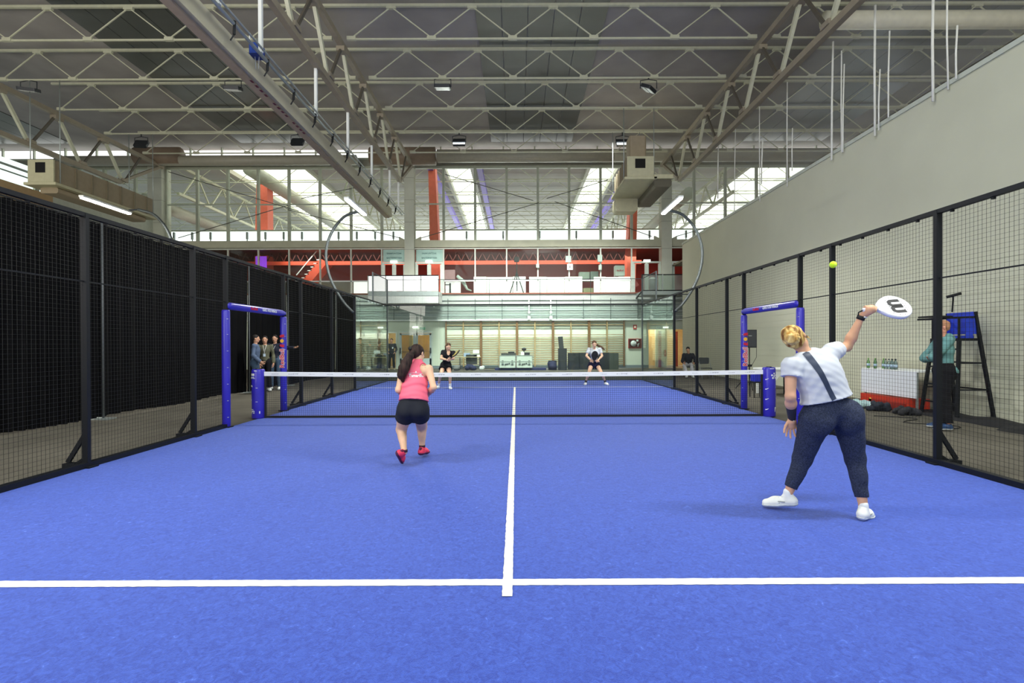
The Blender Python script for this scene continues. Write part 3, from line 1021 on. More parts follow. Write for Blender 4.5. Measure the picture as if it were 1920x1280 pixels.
def balcony():
    """landing that juts out in front of the gallery doors"""
    a, b = at(690, 540, 28.3), at(822, 540, 28.3)
    y0 = 18.3
    t = thing('balcony', 'pale balcony with frosted glass railing below the gallery doors', 'balcony', ((a.x + b.x) / 2, y0, 3))
    zf = at(750, 546, 28.3).z
    MB().box((a.x, y0, zf - .66), (b.x, 19.7, zf)).obj('platform', mat('balcony_white', (222, 230, 224), .6), t)
    MB().box((a.x, y0 - .02, zf - .25), (b.x, y0, zf)).obj('edge_band', mat('balcony_grey_edge', (176, 190, 186), .6), t)
    top = at(750, 517, 28.3).z
    n = 4
    w = (b.x - a.x) / n
    for i in range(n):
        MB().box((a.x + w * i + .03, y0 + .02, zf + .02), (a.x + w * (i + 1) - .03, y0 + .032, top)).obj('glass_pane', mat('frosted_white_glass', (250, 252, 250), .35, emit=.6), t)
    for i in range(n + 1):
        MB().bar((a.x + w * i, y0 + .03, zf), (a.x + w * i, y0 + .03, top + .02), .04).obj('post', GREYMETAL, t)
    MB().bar((a.x, y0 + .03, top + .02), (b.x, y0 + .03, top + .02), .05).obj('handrail', BLACKSTEEL, t)
    # right balcony
    a, b = at(1204, 515, 28.3), at(1281, 515, 28.3)
    zf = at(1240, 545, 28.3).z
    t = thing('balcony', 'dark railed balcony with clear glass by the right wall', 'balcony', ((a.x + b.x) / 2, y0, 3))
    MB().box((a.x, y0, zf - .22), (b.x + .5, 19.7, zf)).obj('platform', mat('balcony_grey', (150, 160, 156), .6), t)
    w = (b.x - a.x) / 2
    for i in range(2):
        MB().box((a.x + w * i + .03, y0 + .02, zf + .02), (a.x + w * (i + 1) - .03, y0 + .032, top)).obj('glass_pane', glass('rail_glass', (225, 235, 228), refl=.12, haze=.15), t)
    for i in range(3):
        MB().bar((a.x + w * i, y0 + .03, zf), (a.x + w * i, y0 + .03, top + .02), .06).obj('post', BLACKSTEEL if i != 1 else GREYMETAL, t)
    MB().bar((a.x, y0 + .03, top + .02), (b.x + .3, y0 + .03, top + .02), .05).obj('handrail', BLACKSTEEL, t)
    MB().bar((a.x, y0 + .03, zf + .02), (b.x + .3, y0 + .03, zf + .02), .06).obj('bottom_rail', BLACKSTEEL, t)
    MB().bar((a.x, y0, zf), (a.x, 19.7, zf - .3), .07).obj('stringer', BLACKSTEEL, t)


def gallery_room():
    """red-brown gallery behind the screen"""
    mr = mat('maroon_wall', (158, 46, 32), .7, var=.12, scale=.7)
    rd = mat('orange_red_steel', (232, 88, 58), .5)
    o = MB().box((-26, 27.8, 4.4), (21, 28.0, 7.6)).obj('wall_gallery', mr); struct(o)
    MB().box((-26, 27.7, 5.2), (-9.6, 27.78, 6.2)).obj('light_panel', mat('grey_gallery_panel', (170, 166, 152), .7), o)
    o = MB().box((-26, YF, 4.2), (21, 28.0, 4.42)).obj('floor_gallery', mat('gallery_floor', (120, 90, 80), .6)); struct(o)
    o = MB().box((-26, YF + .3, 7.45), (21, 28.0, 7.6)).obj('ceiling_gallery', mat('gallery_soffit', (120, 62, 52), .7)); struct(o)
    t = thing('lattice_beam', 'orange red lattice beam under the gallery soffit', 'beam', (0, 23, 6.7))
    MB().box((-26, 22.9, 6.62), (8.2, 23.1, 6.86)).obj('flange', rd, t)
    mb = MB()
    for i in range(60):
        x = -25.5 + i * .55
        mb.bar((x, 23, 6.86), (x + .275, 23, 7.4), .05).bar((x + .275, 23, 7.4), (x + .55, 23, 6.86), .05)
    mb.obj('lattice', mat('dark_red_steel', (96, 36, 28), .6), t)
    # stairs going up at left
    st = thing('gallery_stair', 'orange stair with pale treads behind the gallery glass at left', 'stair', (at(600, 520, 33).x, 23.2, 4.4))
    a, b = at(568, 545, 33), at(612, 492, 33)
    MB().bar(a, b, 1.1, .5, up=(0, 0, 1)).obj('stringer', rd, st)
    for i in range(8):
        u = i / 8
        MB().cbox((a.x + (b.x - a.x) * u - .1, 23, a.z + (b.z - a.z) * u + .32), .28, 1.1, .05).obj('tread', WHITE, st)
    MB().bar(a + Vector((-.2, -.5, .95)), b + Vector((-.2, -.5, .95)), .05).obj('handrail', WHITE, st)
    st2 = thing('gallery_stair', 'orange stair descending behind the glass at right of the gallery', 'stair', (at(1150, 540, 33).x, 23.2, 4.4))
    a, b = at(1128, 556, 31.5), at(1183, 520, 31.5)
    MB().bar(a, b, .25, .12).obj('handrail', BLACKSTEEL, st2)
    MB().bar(a + Vector((.3, 0, -.35)), b + Vector((.3, 0, -.35)), .8, .4).obj('stringer', mat('dull_red_steel', (170, 90, 84), .6), st2)
    # purple lit poster
    p = at(493, 492, 33)
    o = MB().box((p.x - .34, 22.72, p.z - .42), (p.x + .34, 22.82, p.z + .36)).obj('lit_poster', mat('violet_lightbox', (150, 70, 230), .5, emit=.8, var=.3, scale=1.5))
    tag(o, 'violet glowing light box hanging behind the gallery glass', 'light box')
    # white cloth boards along the gallery glass, daylight on them put in as glow
    wc = mat('glowing_white_board', (252, 252, 250), .7, emit=.95)
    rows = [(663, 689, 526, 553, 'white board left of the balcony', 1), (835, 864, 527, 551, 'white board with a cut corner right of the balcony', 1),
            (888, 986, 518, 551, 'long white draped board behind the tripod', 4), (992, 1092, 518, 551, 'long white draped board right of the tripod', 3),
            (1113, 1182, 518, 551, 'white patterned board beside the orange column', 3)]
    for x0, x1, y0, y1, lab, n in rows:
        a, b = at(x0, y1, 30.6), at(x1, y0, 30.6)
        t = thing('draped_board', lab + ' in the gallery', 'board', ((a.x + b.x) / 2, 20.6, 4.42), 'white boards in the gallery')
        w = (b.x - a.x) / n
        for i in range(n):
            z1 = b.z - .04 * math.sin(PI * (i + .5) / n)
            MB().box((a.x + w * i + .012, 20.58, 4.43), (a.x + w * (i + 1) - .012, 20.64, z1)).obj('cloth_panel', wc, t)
    a, b = at(1084, 526, 31.0), at(1124, 524, 31.0)
    gt = thing('gallery_table', 'pale table carrying grey cases between the white gallery boards', 'table', ((a.x + b.x) / 2, 21.1, 4.42))
    MB().box((a.x, 20.75, b.z - .08), (b.x, 21.4, b.z - .04)).obj('tabletop', mat('gallery_table_top', (180, 186, 172), .6), gt)
    for xx in (a.x + .05, b.x - .05):
        for yy in (20.8, 21.35):
            MB().bar((xx, yy, 4.42), (xx, yy, b.z - .08), .05).obj('leg', GREYMETAL, gt)
    # tripod
    p = at(969, 553, 30.35)
    t = thing('camera_tripod', 'black tripod standing before the white gallery boards', 'tripod', (p.x, 20.35, 4.43))
    top = Vector((p.x, 20.35, 5.75))
    for dx, dy in ((-.42, -.1), (.42, -.1), (.02, .3)):
        MB().bar(top, (p.x + dx, 20.35 + dy, 4.44), .05).obj('leg', BLACK, t)
    MB().tube([(p.x, 20.35, 5.0), (p.x, 20.35, 6.4)], .03).obj('centre_post', BLACK, t)
    MB().cbox((p.x, 20.35, 6.5), .3, .25, .28).obj('camera_head', BLACK, t)
    p = at(844, 553, 30.3)
    t = thing('camera_stand', 'small dark stand right of the balcony railing', 'stand', (p.x, 20.3, 4.43))
    MB().tube([(p.x, 20.3, 4.43), (p.x, 20.3, 5.1)], .05).obj('post', DARKSTEEL, t)
    MB().bar((p.x - .3, 20.3, 5.0), (p.x + .05, 20.3, 5.0), .05).obj('arm', DARKSTEEL, t)
    # pink box and white arm
    a, b = at(834, 524, 30.3), at(853, 506, 30.3)
    o = MB().box((a.x, 20.2, a.z), (b.x, 20.5, b.z)).obj('pink_panel', mat('dusty_pink', (196, 150, 156), .7))
    tag(o, 'dusty pink panel fixed beside the gallery door', 'panel')
    pts = [at(857, 517, 30.2), at(868, 527, 30.2), at(876, 542, 30.2), at(884, 545, 30.2)]
    o = MB().tube(pts, [.09, .12, .06, .04], 8).obj('folded_parasol', mat('pale_grey_cloth', (205, 214, 208), .7))
    tag(o, 'pale folded parasol leaning right of the pink panel', 'parasol')
    # office things
    GB = mat('pale_green_box', (178, 196, 184), .5)
    for x0, x1, y0, y1, nm, lab, cat, m in (
            (1153, 1171, 498, 517, 'mini_fridge', 'pale upright fridge with sponsor mark behind the gallery glass', 'fridge', mat('fridge_pale', (196, 206, 198), .4)),
            (1060, 1071, 480, 492, 'wall_box', 'upper pale box on the gallery mullion, left one', 'box', GB),
            (1120, 1129, 478, 491, 'wall_box', 'tall pale box on the gallery mullion near the orange column', 'box', GB),
            (1122, 1128, 497, 506, 'wall_box', 'small pale box under the tall box near the orange column', 'box', GB),
            (1005, 1011, 495, 502, 'wall_box', 'small pale box on the middle gallery mullion', 'box', GB),
            (1063, 1074, 495, 506, 'notice', 'white notice with a dark symbol on the gallery glass', 'notice', WHITE),
            (1086, 1105, 510, 523, 'equipment_case', 'grey equipment case on the gallery table, left one', 'case', mat('case_grey', (150, 160, 150), .5)),
            (1107, 1122, 509, 525, 'equipment_case', 'grey rack case beside the white patterned board', 'case', mat('case_dark_grey', (120, 130, 124), .5)),
            (1094, 1112, 540, 551, 'olive_crate', 'olive crate on the gallery floor between boards', 'crate', mat('olive_crate', (150, 148, 112), .6)),
            (1219, 1230, 524, 543, 'rubbish_bin', 'dark grey bin with pale lid on the right balcony', 'bin', mat('bin_grey', (84, 96, 98), .5))):
        dd = 30.9 if nm not in ('wall_box', 'notice', 'rubbish_bin') else (29.9 if nm != 'rubbish_bin' else 29.2)
        a, b = at(x0, y1, dd), at(x1, y0, dd)
        mb = MB().rbox((a.x, dd - 10 - .1, a.z), (b.x, dd - 10 + (.02 if dd < 30 else .4), b.z), .03)
        if nm == 'rubbish_bin':
            mb = MB().lathe(((a.x + b.x) / 2, 19.2, a.z), [(.2, 0), (.25, b.z - a.z)], 16)
        o = mb.obj(nm, m)
        tag(o, lab, cat)
        if nm == 'mini_fridge':
            text_mb('RedBull', .13, ((a.x + b.x) / 2, 20.78, (a.z + b.z) / 2), (1, 0, 0), (0, 0, 1), .006).obj('lettering', mat('sponsor_red', (205, 32, 58), .5), o)
        if nm == 'notice':
            MB().cbox(((a.x + b.x) / 2, 19.79, (a.z + b.z) / 2), .04, .01, .16).obj('notice_mark', BLACK, o)
        if nm == 'rubbish_bin':
            MB().lathe(((a.x + b.x) / 2, 19.2, b.z), [(.26, 0), (.2, .1), (.05, .14)], 16).obj('lid', WHITE, o)


def far_hall():
    """the next hall, seen through the upper screen: roof, roof lights, lattices, leaning columns"""
    deck = mat('far_roof_deck', (176, 172, 166), .85, var=.06, scale=.6)
    o = MB()
    strips = [(-19.0, -13.6), (-4.65, -2.8), (4.85, 6.85), (15.3, 20.0)]
    edges = [-40] + [v for s in strips for v in s] + [42]
    for i in range(0, len(edges), 2):
        o.box((edges[i], YF + .6, ZC), (edges[i + 1], 62, ZC + .15))
    o = o.obj('ceiling_far', deck)
    struct(o)
    names = ['widest daylit roof strip of the far hall, at left', 'narrow daylit roof strip left of centre in the far hall', 'narrow daylit roof strip right of centre in the far hall', 'wide daylit roof strip of the far hall, seen above the right wall']
    for (a, b), nm in zip(strips, names):
        t = thing('roof_light', nm, 'roof light', ((a + b) / 2, 40, ZC), 'daylit strips in the far roof')
        z = ZC + .9
        vs = [(a, YF + .6, ZC + .05), (b, YF + .6, z), (b, 62, z), (a, 62, ZC + .05)]
        MB().add(vs, [(0, 1, 2, 3)]).obj('translucent_panel', DAYLIGHT, t)
        MB().box((b, YF + .6, ZC), (b + .06, 62, z)).obj('upstand', WHITE, t)
        rb = MB()
        for i in range(17):
            y = YF + 1 + i * 2.4
            rb.bar((a, y, ZC + .0), (b, y + .6, z - .06), .02)
        rb.obj('glazing_bars', mat('glazing_bar', (196, 190, 170), .5), t)
        for xx in (a, b):
            mb = MB().bar((xx, YF + .6, ZC - .05), (xx, 62, ZC - .05), .22, .35)
            mb.obj('gutter_beam', mat('gutter_beige', (186, 184, 168), .6), t)
    # lattices across
    one = MB()
    x = -39.8
    zt, zb = 12.9, 11.85
    while x < 39:
        one.bar((x, 0, zb), (x + 1.37, 0, zt), .036, caps=False).bar((x + 1.37, 0, zt), (x + 2.75, 0, zb), .036, caps=False)
        x += 2.75
    one.bar((-39.8, 0, zt), (41, 0, zt), .06).bar((-39.8, 0, zb), (41, 0, zb), .05)
    src = None
    nth = ['first', 'second', 'third', 'fourth', 'fifth', 'sixth', 'seventh', 'eighth', 'ninth']
    for i in range(9):
        y = 22.5 + 2.85 * i
        if src is None:
            src = one.obj('lattice_purlin', CREAM)
            o = src
        else:
            o = src.copy(); COL.objects.link(o)
        o.location = (0, y, 0)
        tag(o, f'pale lattice purlin of the far hall, {nth[i]} behind the glazing', 'roof truss', 'lattice purlins of the far hall')
    # long lattice girders of the far hall
    for gx, lab in ((-10.5, 'left'), (-20.3, 'far left'), (8.4, 'right'), (13.2, 'far right')):
        mb = MB().bar((gx, 20.6, 12.3), (gx, 59.0, 12.3), .16).bar((gx, 20.6, 10.6), (gx, 59.0, 10.6), .16)
        y = 21
        while y < 56:
            mb.bar((gx, y, 10.6), (gx, y + 1.4, 12.3), .08, caps=False).bar((gx, y + 1.4, 12.3), (gx, y + 2.8, 10.6), .08, caps=False)
            y += 2.8
        tag(mb.obj('lattice_girder', CREAM), f'pale lattice girder running away in the far hall, {lab}', 'roof truss', 'girders of the far hall')
    # ducts
    pale = mat('pale_duct', (206, 204, 190), .45, metal=.2)
    for x, z, r, lab in ((-16.1, 12.15, .42, 'grey round duct below the widest roof light of the far hall'), (-22.5, 10.3, .38, 'beige round duct behind the left glazing'), (10.6, 10.6, .35, 'beige round duct behind the glazing near the orange column at right')):
        tag(MB().tube([(x, 20.8, z), (x, 59.8, z)], r, 14).obj('round_duct', pale), lab, 'duct')
    vio = mat('violet_banner_fabric', (128, 104, 206), .6)
    for x, z, lab in ((-5.2, 12.35, 'violet beam face left of the centre roof light'), (-2.2, 12.5, 'violet beam face right of the centre left roof light'), (7.4, 12.4, 'violet beam face by the right roof light')):
        tag(MB().bar((x, 20.8, z), (x, 58, z), .34, .32).obj('violet_beam', vio), lab, 'beam')
    wl = MB().box((-40, 60, 6), (42, 60.3, ZC)).obj('wall_far', mat('far_grey_wall', (176, 176, 166), .8)); struct(wl)
    wl = MB().box((-40.2, YF, 6), (-40, 60.3, ZC)).obj('wall_far_left', mat('far_grey_wall', (176, 176, 166), .8)); struct(wl)
    wl = MB().box((42, YF, 6), (42.2, 60.3, ZC)).obj('wall_far_right', mat('far_grey_wall', (176, 176, 166), .8)); struct(wl)
    # bright translucent balustrade strip
    t = thing('bright_parapet', 'bright white glazed parapet with dark posts above the beige beam', 'parapet', (0, 22.5, 7.6))
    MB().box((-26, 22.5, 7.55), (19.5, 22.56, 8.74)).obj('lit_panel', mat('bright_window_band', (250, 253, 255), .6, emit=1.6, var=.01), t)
    MB().box((-26, 22.44, 8.72), (19.5, 22.6, 8.8)).obj('cap_rail', MULL, t)
    for i in range(43):
        px = 326 + 34.3 * i * 1.0
        if px > 1480:
            break
        if i % 2 == 0 or i < 12:
            x = at(px, 440, 32.4).x
            MB().bar((x, 22.42, 7.6), (x, 22.42, 8.2), .05).bar((x, 22.42, 8.2), (x, 22.42, 8.66), .11).obj('post', mat('parapet_post', (150, 158, 158), .5), t)
    # leaning orange columns
    org = mat('orange_red_column', (240, 114, 88), .55)
    for (px0, py0, d0), (px1, py1, d1), w, lab in (((809, 306, 31.4), (818, 560, 31.4), .52, 'tall orange column just right of the left concrete column'),
                                                  ((1191, 306, 31.4), (1182, 560, 31.4), .50, 'tall orange column left of the right concrete column'),
                                                  ((491, 336, 34), (489, 560, 34), .9, 'orange column behind the glazing at left, with rounded top')):
        a, b = at(px0, py0, d0), at(px1, py1, d1)
        mb = MB()
        n = 4
        w0 = w * .8
        mb.prism([(a.x - w0 / 2, a.y, a.z), (a.x + w0 / 2, a.y, a.z), (b.x + w / 2 + .05, a.y, b.z), (b.x - w / 2 - .05, a.y, b.z)], (0, .8, 0))
        if px0 == 491:
            mb.tube([(a.x, a.y, a.z), (a.x, a.y + .8, a.z)], w0 / 2, 16)
        tag(mb.obj('orange_column', org), lab, 'column', 'orange columns behind the glazing')
    # stay cables crossing the screen
    cb = mat('stay_cable', (96, 96, 88), .5)
    for p, q, lab in (((316, 322), (560, 396), 'left bay, falling'), ((334, 446), (540, 385), 'left bay, rising'), ((540, 393), (750, 446), 'middle of the left bay'), ((565, 372), (700, 345), 'upper middle of the left bay'),
                      ((790, 446), (1010, 380), 'court bay, rising'), ((835, 327), (1000, 376), 'court bay, upper left'), ((1040, 378), (1222, 443), 'court bay, falling'), ((1025, 372), (1140, 337), 'court bay, upper right'), ((1268, 443), (1370, 414), 'right bay, rising')):
        tag(MB().tube([at(*p, 29.8), at(*q, 29.8)], .022, 6).obj('stay_cable', cb), 'thin stay cable across the glazing, ' + lab, 'cable', 'stay cables on the glazed wall')


def hall_details():
    duct = mat('warm_grey_duct', (172, 168, 152), .5, var=.05)
    brown = mat('brown_duct', (140, 122, 104), .55)
    t = thing('ring_duct', 'long round duct under the roof in front of the glazing', 'duct', (0, 18.9, 12.3))
    a, b = at(820, 297, 28.9), at(1150, 297, 28.9)
    MB().tube([(a.x, 18.9, 12.15), (b.x, 18.9, 12.15)], .36, 20).obj('round_pipe', duct, t)
    MB().tube([(-26, 18.9, 11.95), (-9.0, 18.9, 11.95)], .28, 16).obj('round_pipe', duct, t, 'left stretch of the duct')
    MB().tube([(-8.2, 18.9, 12.15), (a.x - .1, 18.9, 12.15)], .5, 20).obj('wide_sleeve', brown, t)
    MB().tube([(-21.5, 18.9, 12.2), (-19.0, 18.9, 12.2)], .5, 20).obj('wide_sleeve', brown, t)
    MB().tube([(b.x, 18.9, 12.15), (21, 18.9, 12.15)], .36, 20).obj('round_pipe', duct, t)
    # clerestory strip over the glazing
    o = MB().box((-35, YF + .1, 12.45), (21.5, YF + .16, 12.98)).obj('window_4', mat('bright_clerestory', (252, 255, 252), .6, emit=1.5, var=.01)); struct(o)
    fr = MB().box((-35, YF - .05, 12.35), (21.5, YF + .2, 12.47)).obj('frame', MULL, o)
    fr = MB()
    for i in range(30):
        fr.box((-34 + i * 1.85, YF - .02, 12.4), (-33.93 + i * 1.85, YF + .1, 13.1))
    fr.obj('glazing_bars', MULL, o)
    MB().box((-35, YF + .0, 11.96), (21.5, YF + .2, 12.35)).obj('solid_band', mat('band_grey', (150, 150, 136), .7), o)

    # air handling unit at right
    def ahu(p0, w, h, L, label, flip):
        x, y, z = p0
        cr = mat('ahu_cream', (196, 192, 160), .5)
        br = mat('ahu_side', (160, 146, 122), .5, var=.05)
        t = thing('air_handling_unit', label, 'air unit', (x, y, z))
        MB().box((x, y, z), (x + w, y + .06, z + h)).obj('front_panel', cr, t)
        MB().box((x + .02, y + .06, z), (x + w - .02, y + L, z + h)).obj('casing', br, t)
        MB().box((x + w * .3, y - .01, z + h * .42), (x + w * .68, y + .0, z + h * .88)).obj('air_opening', mat('black_opening', (18, 18, 18), .8), t)
        rib = MB()
        for i in range(7):
            yy = y + .2 + i * (L - .3) / 6.5
            rib.box((x - .02, yy, z), (x + w + .02, yy + .05, z + h))
        rib.obj('panel_joints', mat('ahu_joint', (132, 122, 100), .5), t)
        MB().box((x - .12, y - .05, z - .12), (x + w + .12, y + L + .1, z - .02)).obj('carrying_frame', cr, t)
        for xx in (x - .08, x + w + .08):
            for yy in ((12.3, 14.85) if y > 11 else (9.8, 14.85)):
                MB().tube([(xx, yy, z - .1), (xx, yy, 11.79)], .02, 6).obj('hanger_rod', GREYMETAL, t)
        return t
    p = at(1176, 331, 22)
    t = ahu((p.x, 12.0, p.z), 1.16, .88, 3.0, 'cream air handling unit hanging left of the right truss', False)
    MB().rbox((p.x + .05, 14.9, p.z - .75), (p.x + 1.15, 15.6, p.z - .02), .16, axis=1).obj('outlet_duct', mat('ahu_cream', (196, 192, 160), .5), t)
    MB().box((p.x + 1.16, 11.95, p.z - .1), (p.x + 1.98, 12.1, p.z + .08)).obj('end_plate', mat('ahu_cream', (196, 192, 160), .5), t)
    MB().rbox((p.x + 1.2, 12.1, p.z - .42), (p.x + 1.95, 15.4, p.z - .05), .1, axis=1).obj('side_duct', mat('ahu_dark_duct', (96, 92, 78), .5), t)
    MB().rbox((p.x + .25, 12.6, p.z + .85), (p.x + 1.0, 13.4, 10.7), .1).obj('riser_duct', mat('ahu_side', (160, 146, 122), .5), t)
    p = at(52, 341, 19.6)
    t = ahu((p.x, 9.6, p.z), 1.0, .86, 5.4, 'cream and brown air handling unit hanging in the left bay', True)
    MB().rbox((p.x + .2, 9.9, p.z - .35), (p.x + .9, 14.6, p.z - .12), .08, axis=1).obj('side_duct', mat('ahu_side', (160, 146, 122), .5), t)

    # dividing-curtain track: box beam with printed strip, pipe with clips, hangers
    t = thing('divider_beam', 'long cream box beam hanging along the left truss', 'beam', (-6.3, 0, 8))
    MB().box((-6.46, -9.0, 7.86), (-6.2, 15.6, 8.28)).obj('box_beam', mat('beam_cream', (196, 190, 164), .6, var=.03), t)
    MB().box((-6.50, -9.0, 7.80), (-6.3, 15.5, 7.86)).obj('bottom_strip', mat('beam_brown', (160, 146, 130), .6), t)
    mk = MB()
    for i in range(14):
        if i not in (4, 9):
            mk.box((-6.33, 2.2 + i * .23, 7.795), (-6.27, 2.32 + i * .23, 7.799))
    mk.obj('printed_mark', mat('plum_print', (90, 30, 60), .6), t)
    t = thing('curtain_track', 'thin grey track pipe with black clips beside the cream beam', 'track', (-5.95, 0, 8.3))
    MB().tube([(-5.95, -9, 8.3), (-5.95, 16.8, 8.3)], .04, 8).obj('track_pipe', GREYMETAL, t)
    MB().tube([(-5.82, -9, 8.32), (-5.82, 16.8, 8.32)], .025, 8).obj('track_pipe', GREYMETAL, t)
    for i in range(12):
        y = -.6 + i * 1.45
        MB().bar((-5.93, y, 8.36), (-5.97, y + .05, 8.1), .05, .07).bar((-5.97, y + .05, 8.1), (-6.02, y, 7.95), .03).obj('clip', BLACK, t)
    for y in (.3, 2.0, 5.3, 8.2, 11.2, 14.2, 16):
        MB().box((-5.99, y - .04, 8.34), (-5.91, y + .04, 9.85)).obj('hanger', WHITE, t)
    p = at(482, 96, 12.2)
    t = thing('chain_hoist', 'small blue hoist hanging on the track pipe', 'hoist', p)
    MB().rbox((p.x - .13, p.y - .16, p.z - .13), (p.x + .13, p.y + .16, p.z + .12), .05).obj('motor_body', mat('hoist_blue', (34, 66, 150), .4, var=.2, scale=14), t)
    MB().tube([(p.x, p.y, p.z + .1), (p.x, p.y, p.z + .3)], .025).obj('hook', GREYMETAL, t)
    for dx in (-.05, .05):
        MB().tube([(p.x + dx, p.y, p.z - .12), (p.x + dx * .6, p.y, p.z - .42)], .008, 5).obj('chain', WHITE, t)
    MB().tube([(p.x - .16, p.y - .02, p.z + .42), (p.x - .16, p.y - .02, p.z - .5)], .022, 6).obj('guide_tube', WHITE, t)

    # floodlights
    for a in ((830, 163, 19.8, 'dark floodlight on the third purlin left of centre', .2, 0), (1216, 166, 19.8, 'tilted floodlight hanging from the purlin right of centre', .5, .9), (861, 267, 24.85, 'twin lens floodlight near the glazing left of centre', 1.0, 0),
              (1167, 268, 24.85, 'twin lens floodlight beside the right air unit', 1.0, 0), (437, 166, 19.8, 'floodlight beyond the cream beam in the left bay', .3, .1), (265, 270, 24.85, 'floodlight near the glazing in the left bay', 1.0, .1),
              (558, 266, 24.85, 'floodlight between the cream beam and the left glazing', 1.0, 0), (54, 168, 19.8, 'floodlight at the far left of the roof', .3, .3)):
        floodlight(*a)

    # short round duct beyond the netting
    o = MB().tube([(10.2, 6.6, 12.1), (23, 6.6, 12.1)], .27, 20, caps=False)
    o = MB().tube([at(1545, 38, 16.5), at(1545, 38, 16.5) + Vector((12.2, 0, 0))], .27, 20, caps=True).obj('round_duct', mat('pale_round_duct', (236, 232, 206), .5))
    tag(o, 'pale round duct running to the right behind the netting', 'duct')


def right_wall():
    m = mat('painted_block_wall', (204, 205, 184), .75, var=.04, scale=.7, bump=.15, bscale=8)
    nt = m.node_tree
    o = MB().box((9.05, -13, -.02), (9.3, 17.4, 6.8)).obj('wall_right', m)
    struct(o)
    # courses of block joints on the lower part
    j = MB()
    for i in range(15):
        z = .2 * (i + 1)
        j.box((9.045, -6, z), (9.0505, 17.4, z + .006))
    j.obj('block_joints', mat('block_joint', (194, 195, 174), .8), o)
    MB().box((9.02, -13, 6.76), (9.34, 17.42, 6.86)).obj('wall_capping', mat('pale_capping', (196, 202, 190), .6), o)
    # far wall of the bay beyond
    o = MB().box((22.95, -13, 0), (23.1, YF, ZC)).obj('wall_far_bay', mat('brown_bay_wall', (142, 134, 118), .8)); struct(o)
    o = MB().box((9.3, -13, 6.0), (22.6, YF, 6.1)).obj('floor_upper', mat('brown_bay_wall', (142, 134, 118), .8)); struct(o)
    # netting and ropes between wall and truss
    nt = MB()
    x = 8.98
    nt.add([(x, -9, 6.86), (x, 17.3, 6.86), (8.6, 17.3, 9.8), (8.6, -9, 9.8)], [(0, 1, 2, 3)])
    film = bpy.data.materials.new('fine_white_netting'); film.use_nodes = True
    t_ = film.node_tree; t_.nodes.remove(t_.nodes['Principled BSDF'])
    a = t_.nodes.new('ShaderNodeBsdfTransparent'); b = t_.nodes.new('ShaderNodeBsdfDiffuse'); b.inputs[0].default_value = (.8, .82, .76, 1)
    c = t_.nodes.new('ShaderNodeMixShader'); n = t_.nodes.new('ShaderNodeTexNoise'); n.inputs['Scale'].default_value = 1.2
    mm = t_.nodes.new('ShaderNodeMath'); mm.operation = 'MULTIPLY'; mm.inputs[1].default_value = .26
    t_.links.new(n.outputs['Fac'], mm.inputs[0]); t_.links.new(mm.outputs[0], c.inputs[0]); t_.links.new(a.outputs[0], c.inputs[1]); t_.links.new(b.outputs[0], c.inputs[2])
    t_.links.new(c.outputs[0], t_.nodes['Material Output'].inputs[0])
    net = nt.obj('safety_netting', film)
    tag(net, 'fine pale safety netting between the right wall and the roof truss', 'netting')
    rp = mat('white_rope', (240, 240, 232), .7)
    for i, (px, y0, y1) in enumerate(((1347, 265, 372), (1379, 236, 398), (1424, 200, 378), (1430, 262, 345), (1476, 154, 350), (1486, 240, 320), (1562, 78, 300), (1578, 95, 286), (1583, 120, 285), (1641, 10, 255), (1650, 130, 244), (1668, 58, 220), (1750, -30, 190), (1776, -30, 168), (1795, 48, 148))):
        d = 8.93 * F / (px - 968)
        a, b = at(px, y0, d), at(px + random.uniform(-3, 3), y1, d)
        tag(MB().tube([a, (a + b) / 2 + Vector((0, .02, 0)), b], .018 if i % 3 else .028, 6).obj('netting_rope', rp), 'white rope hanging in the safety netting above the right wall', 'rope', 'white ropes of the netting')


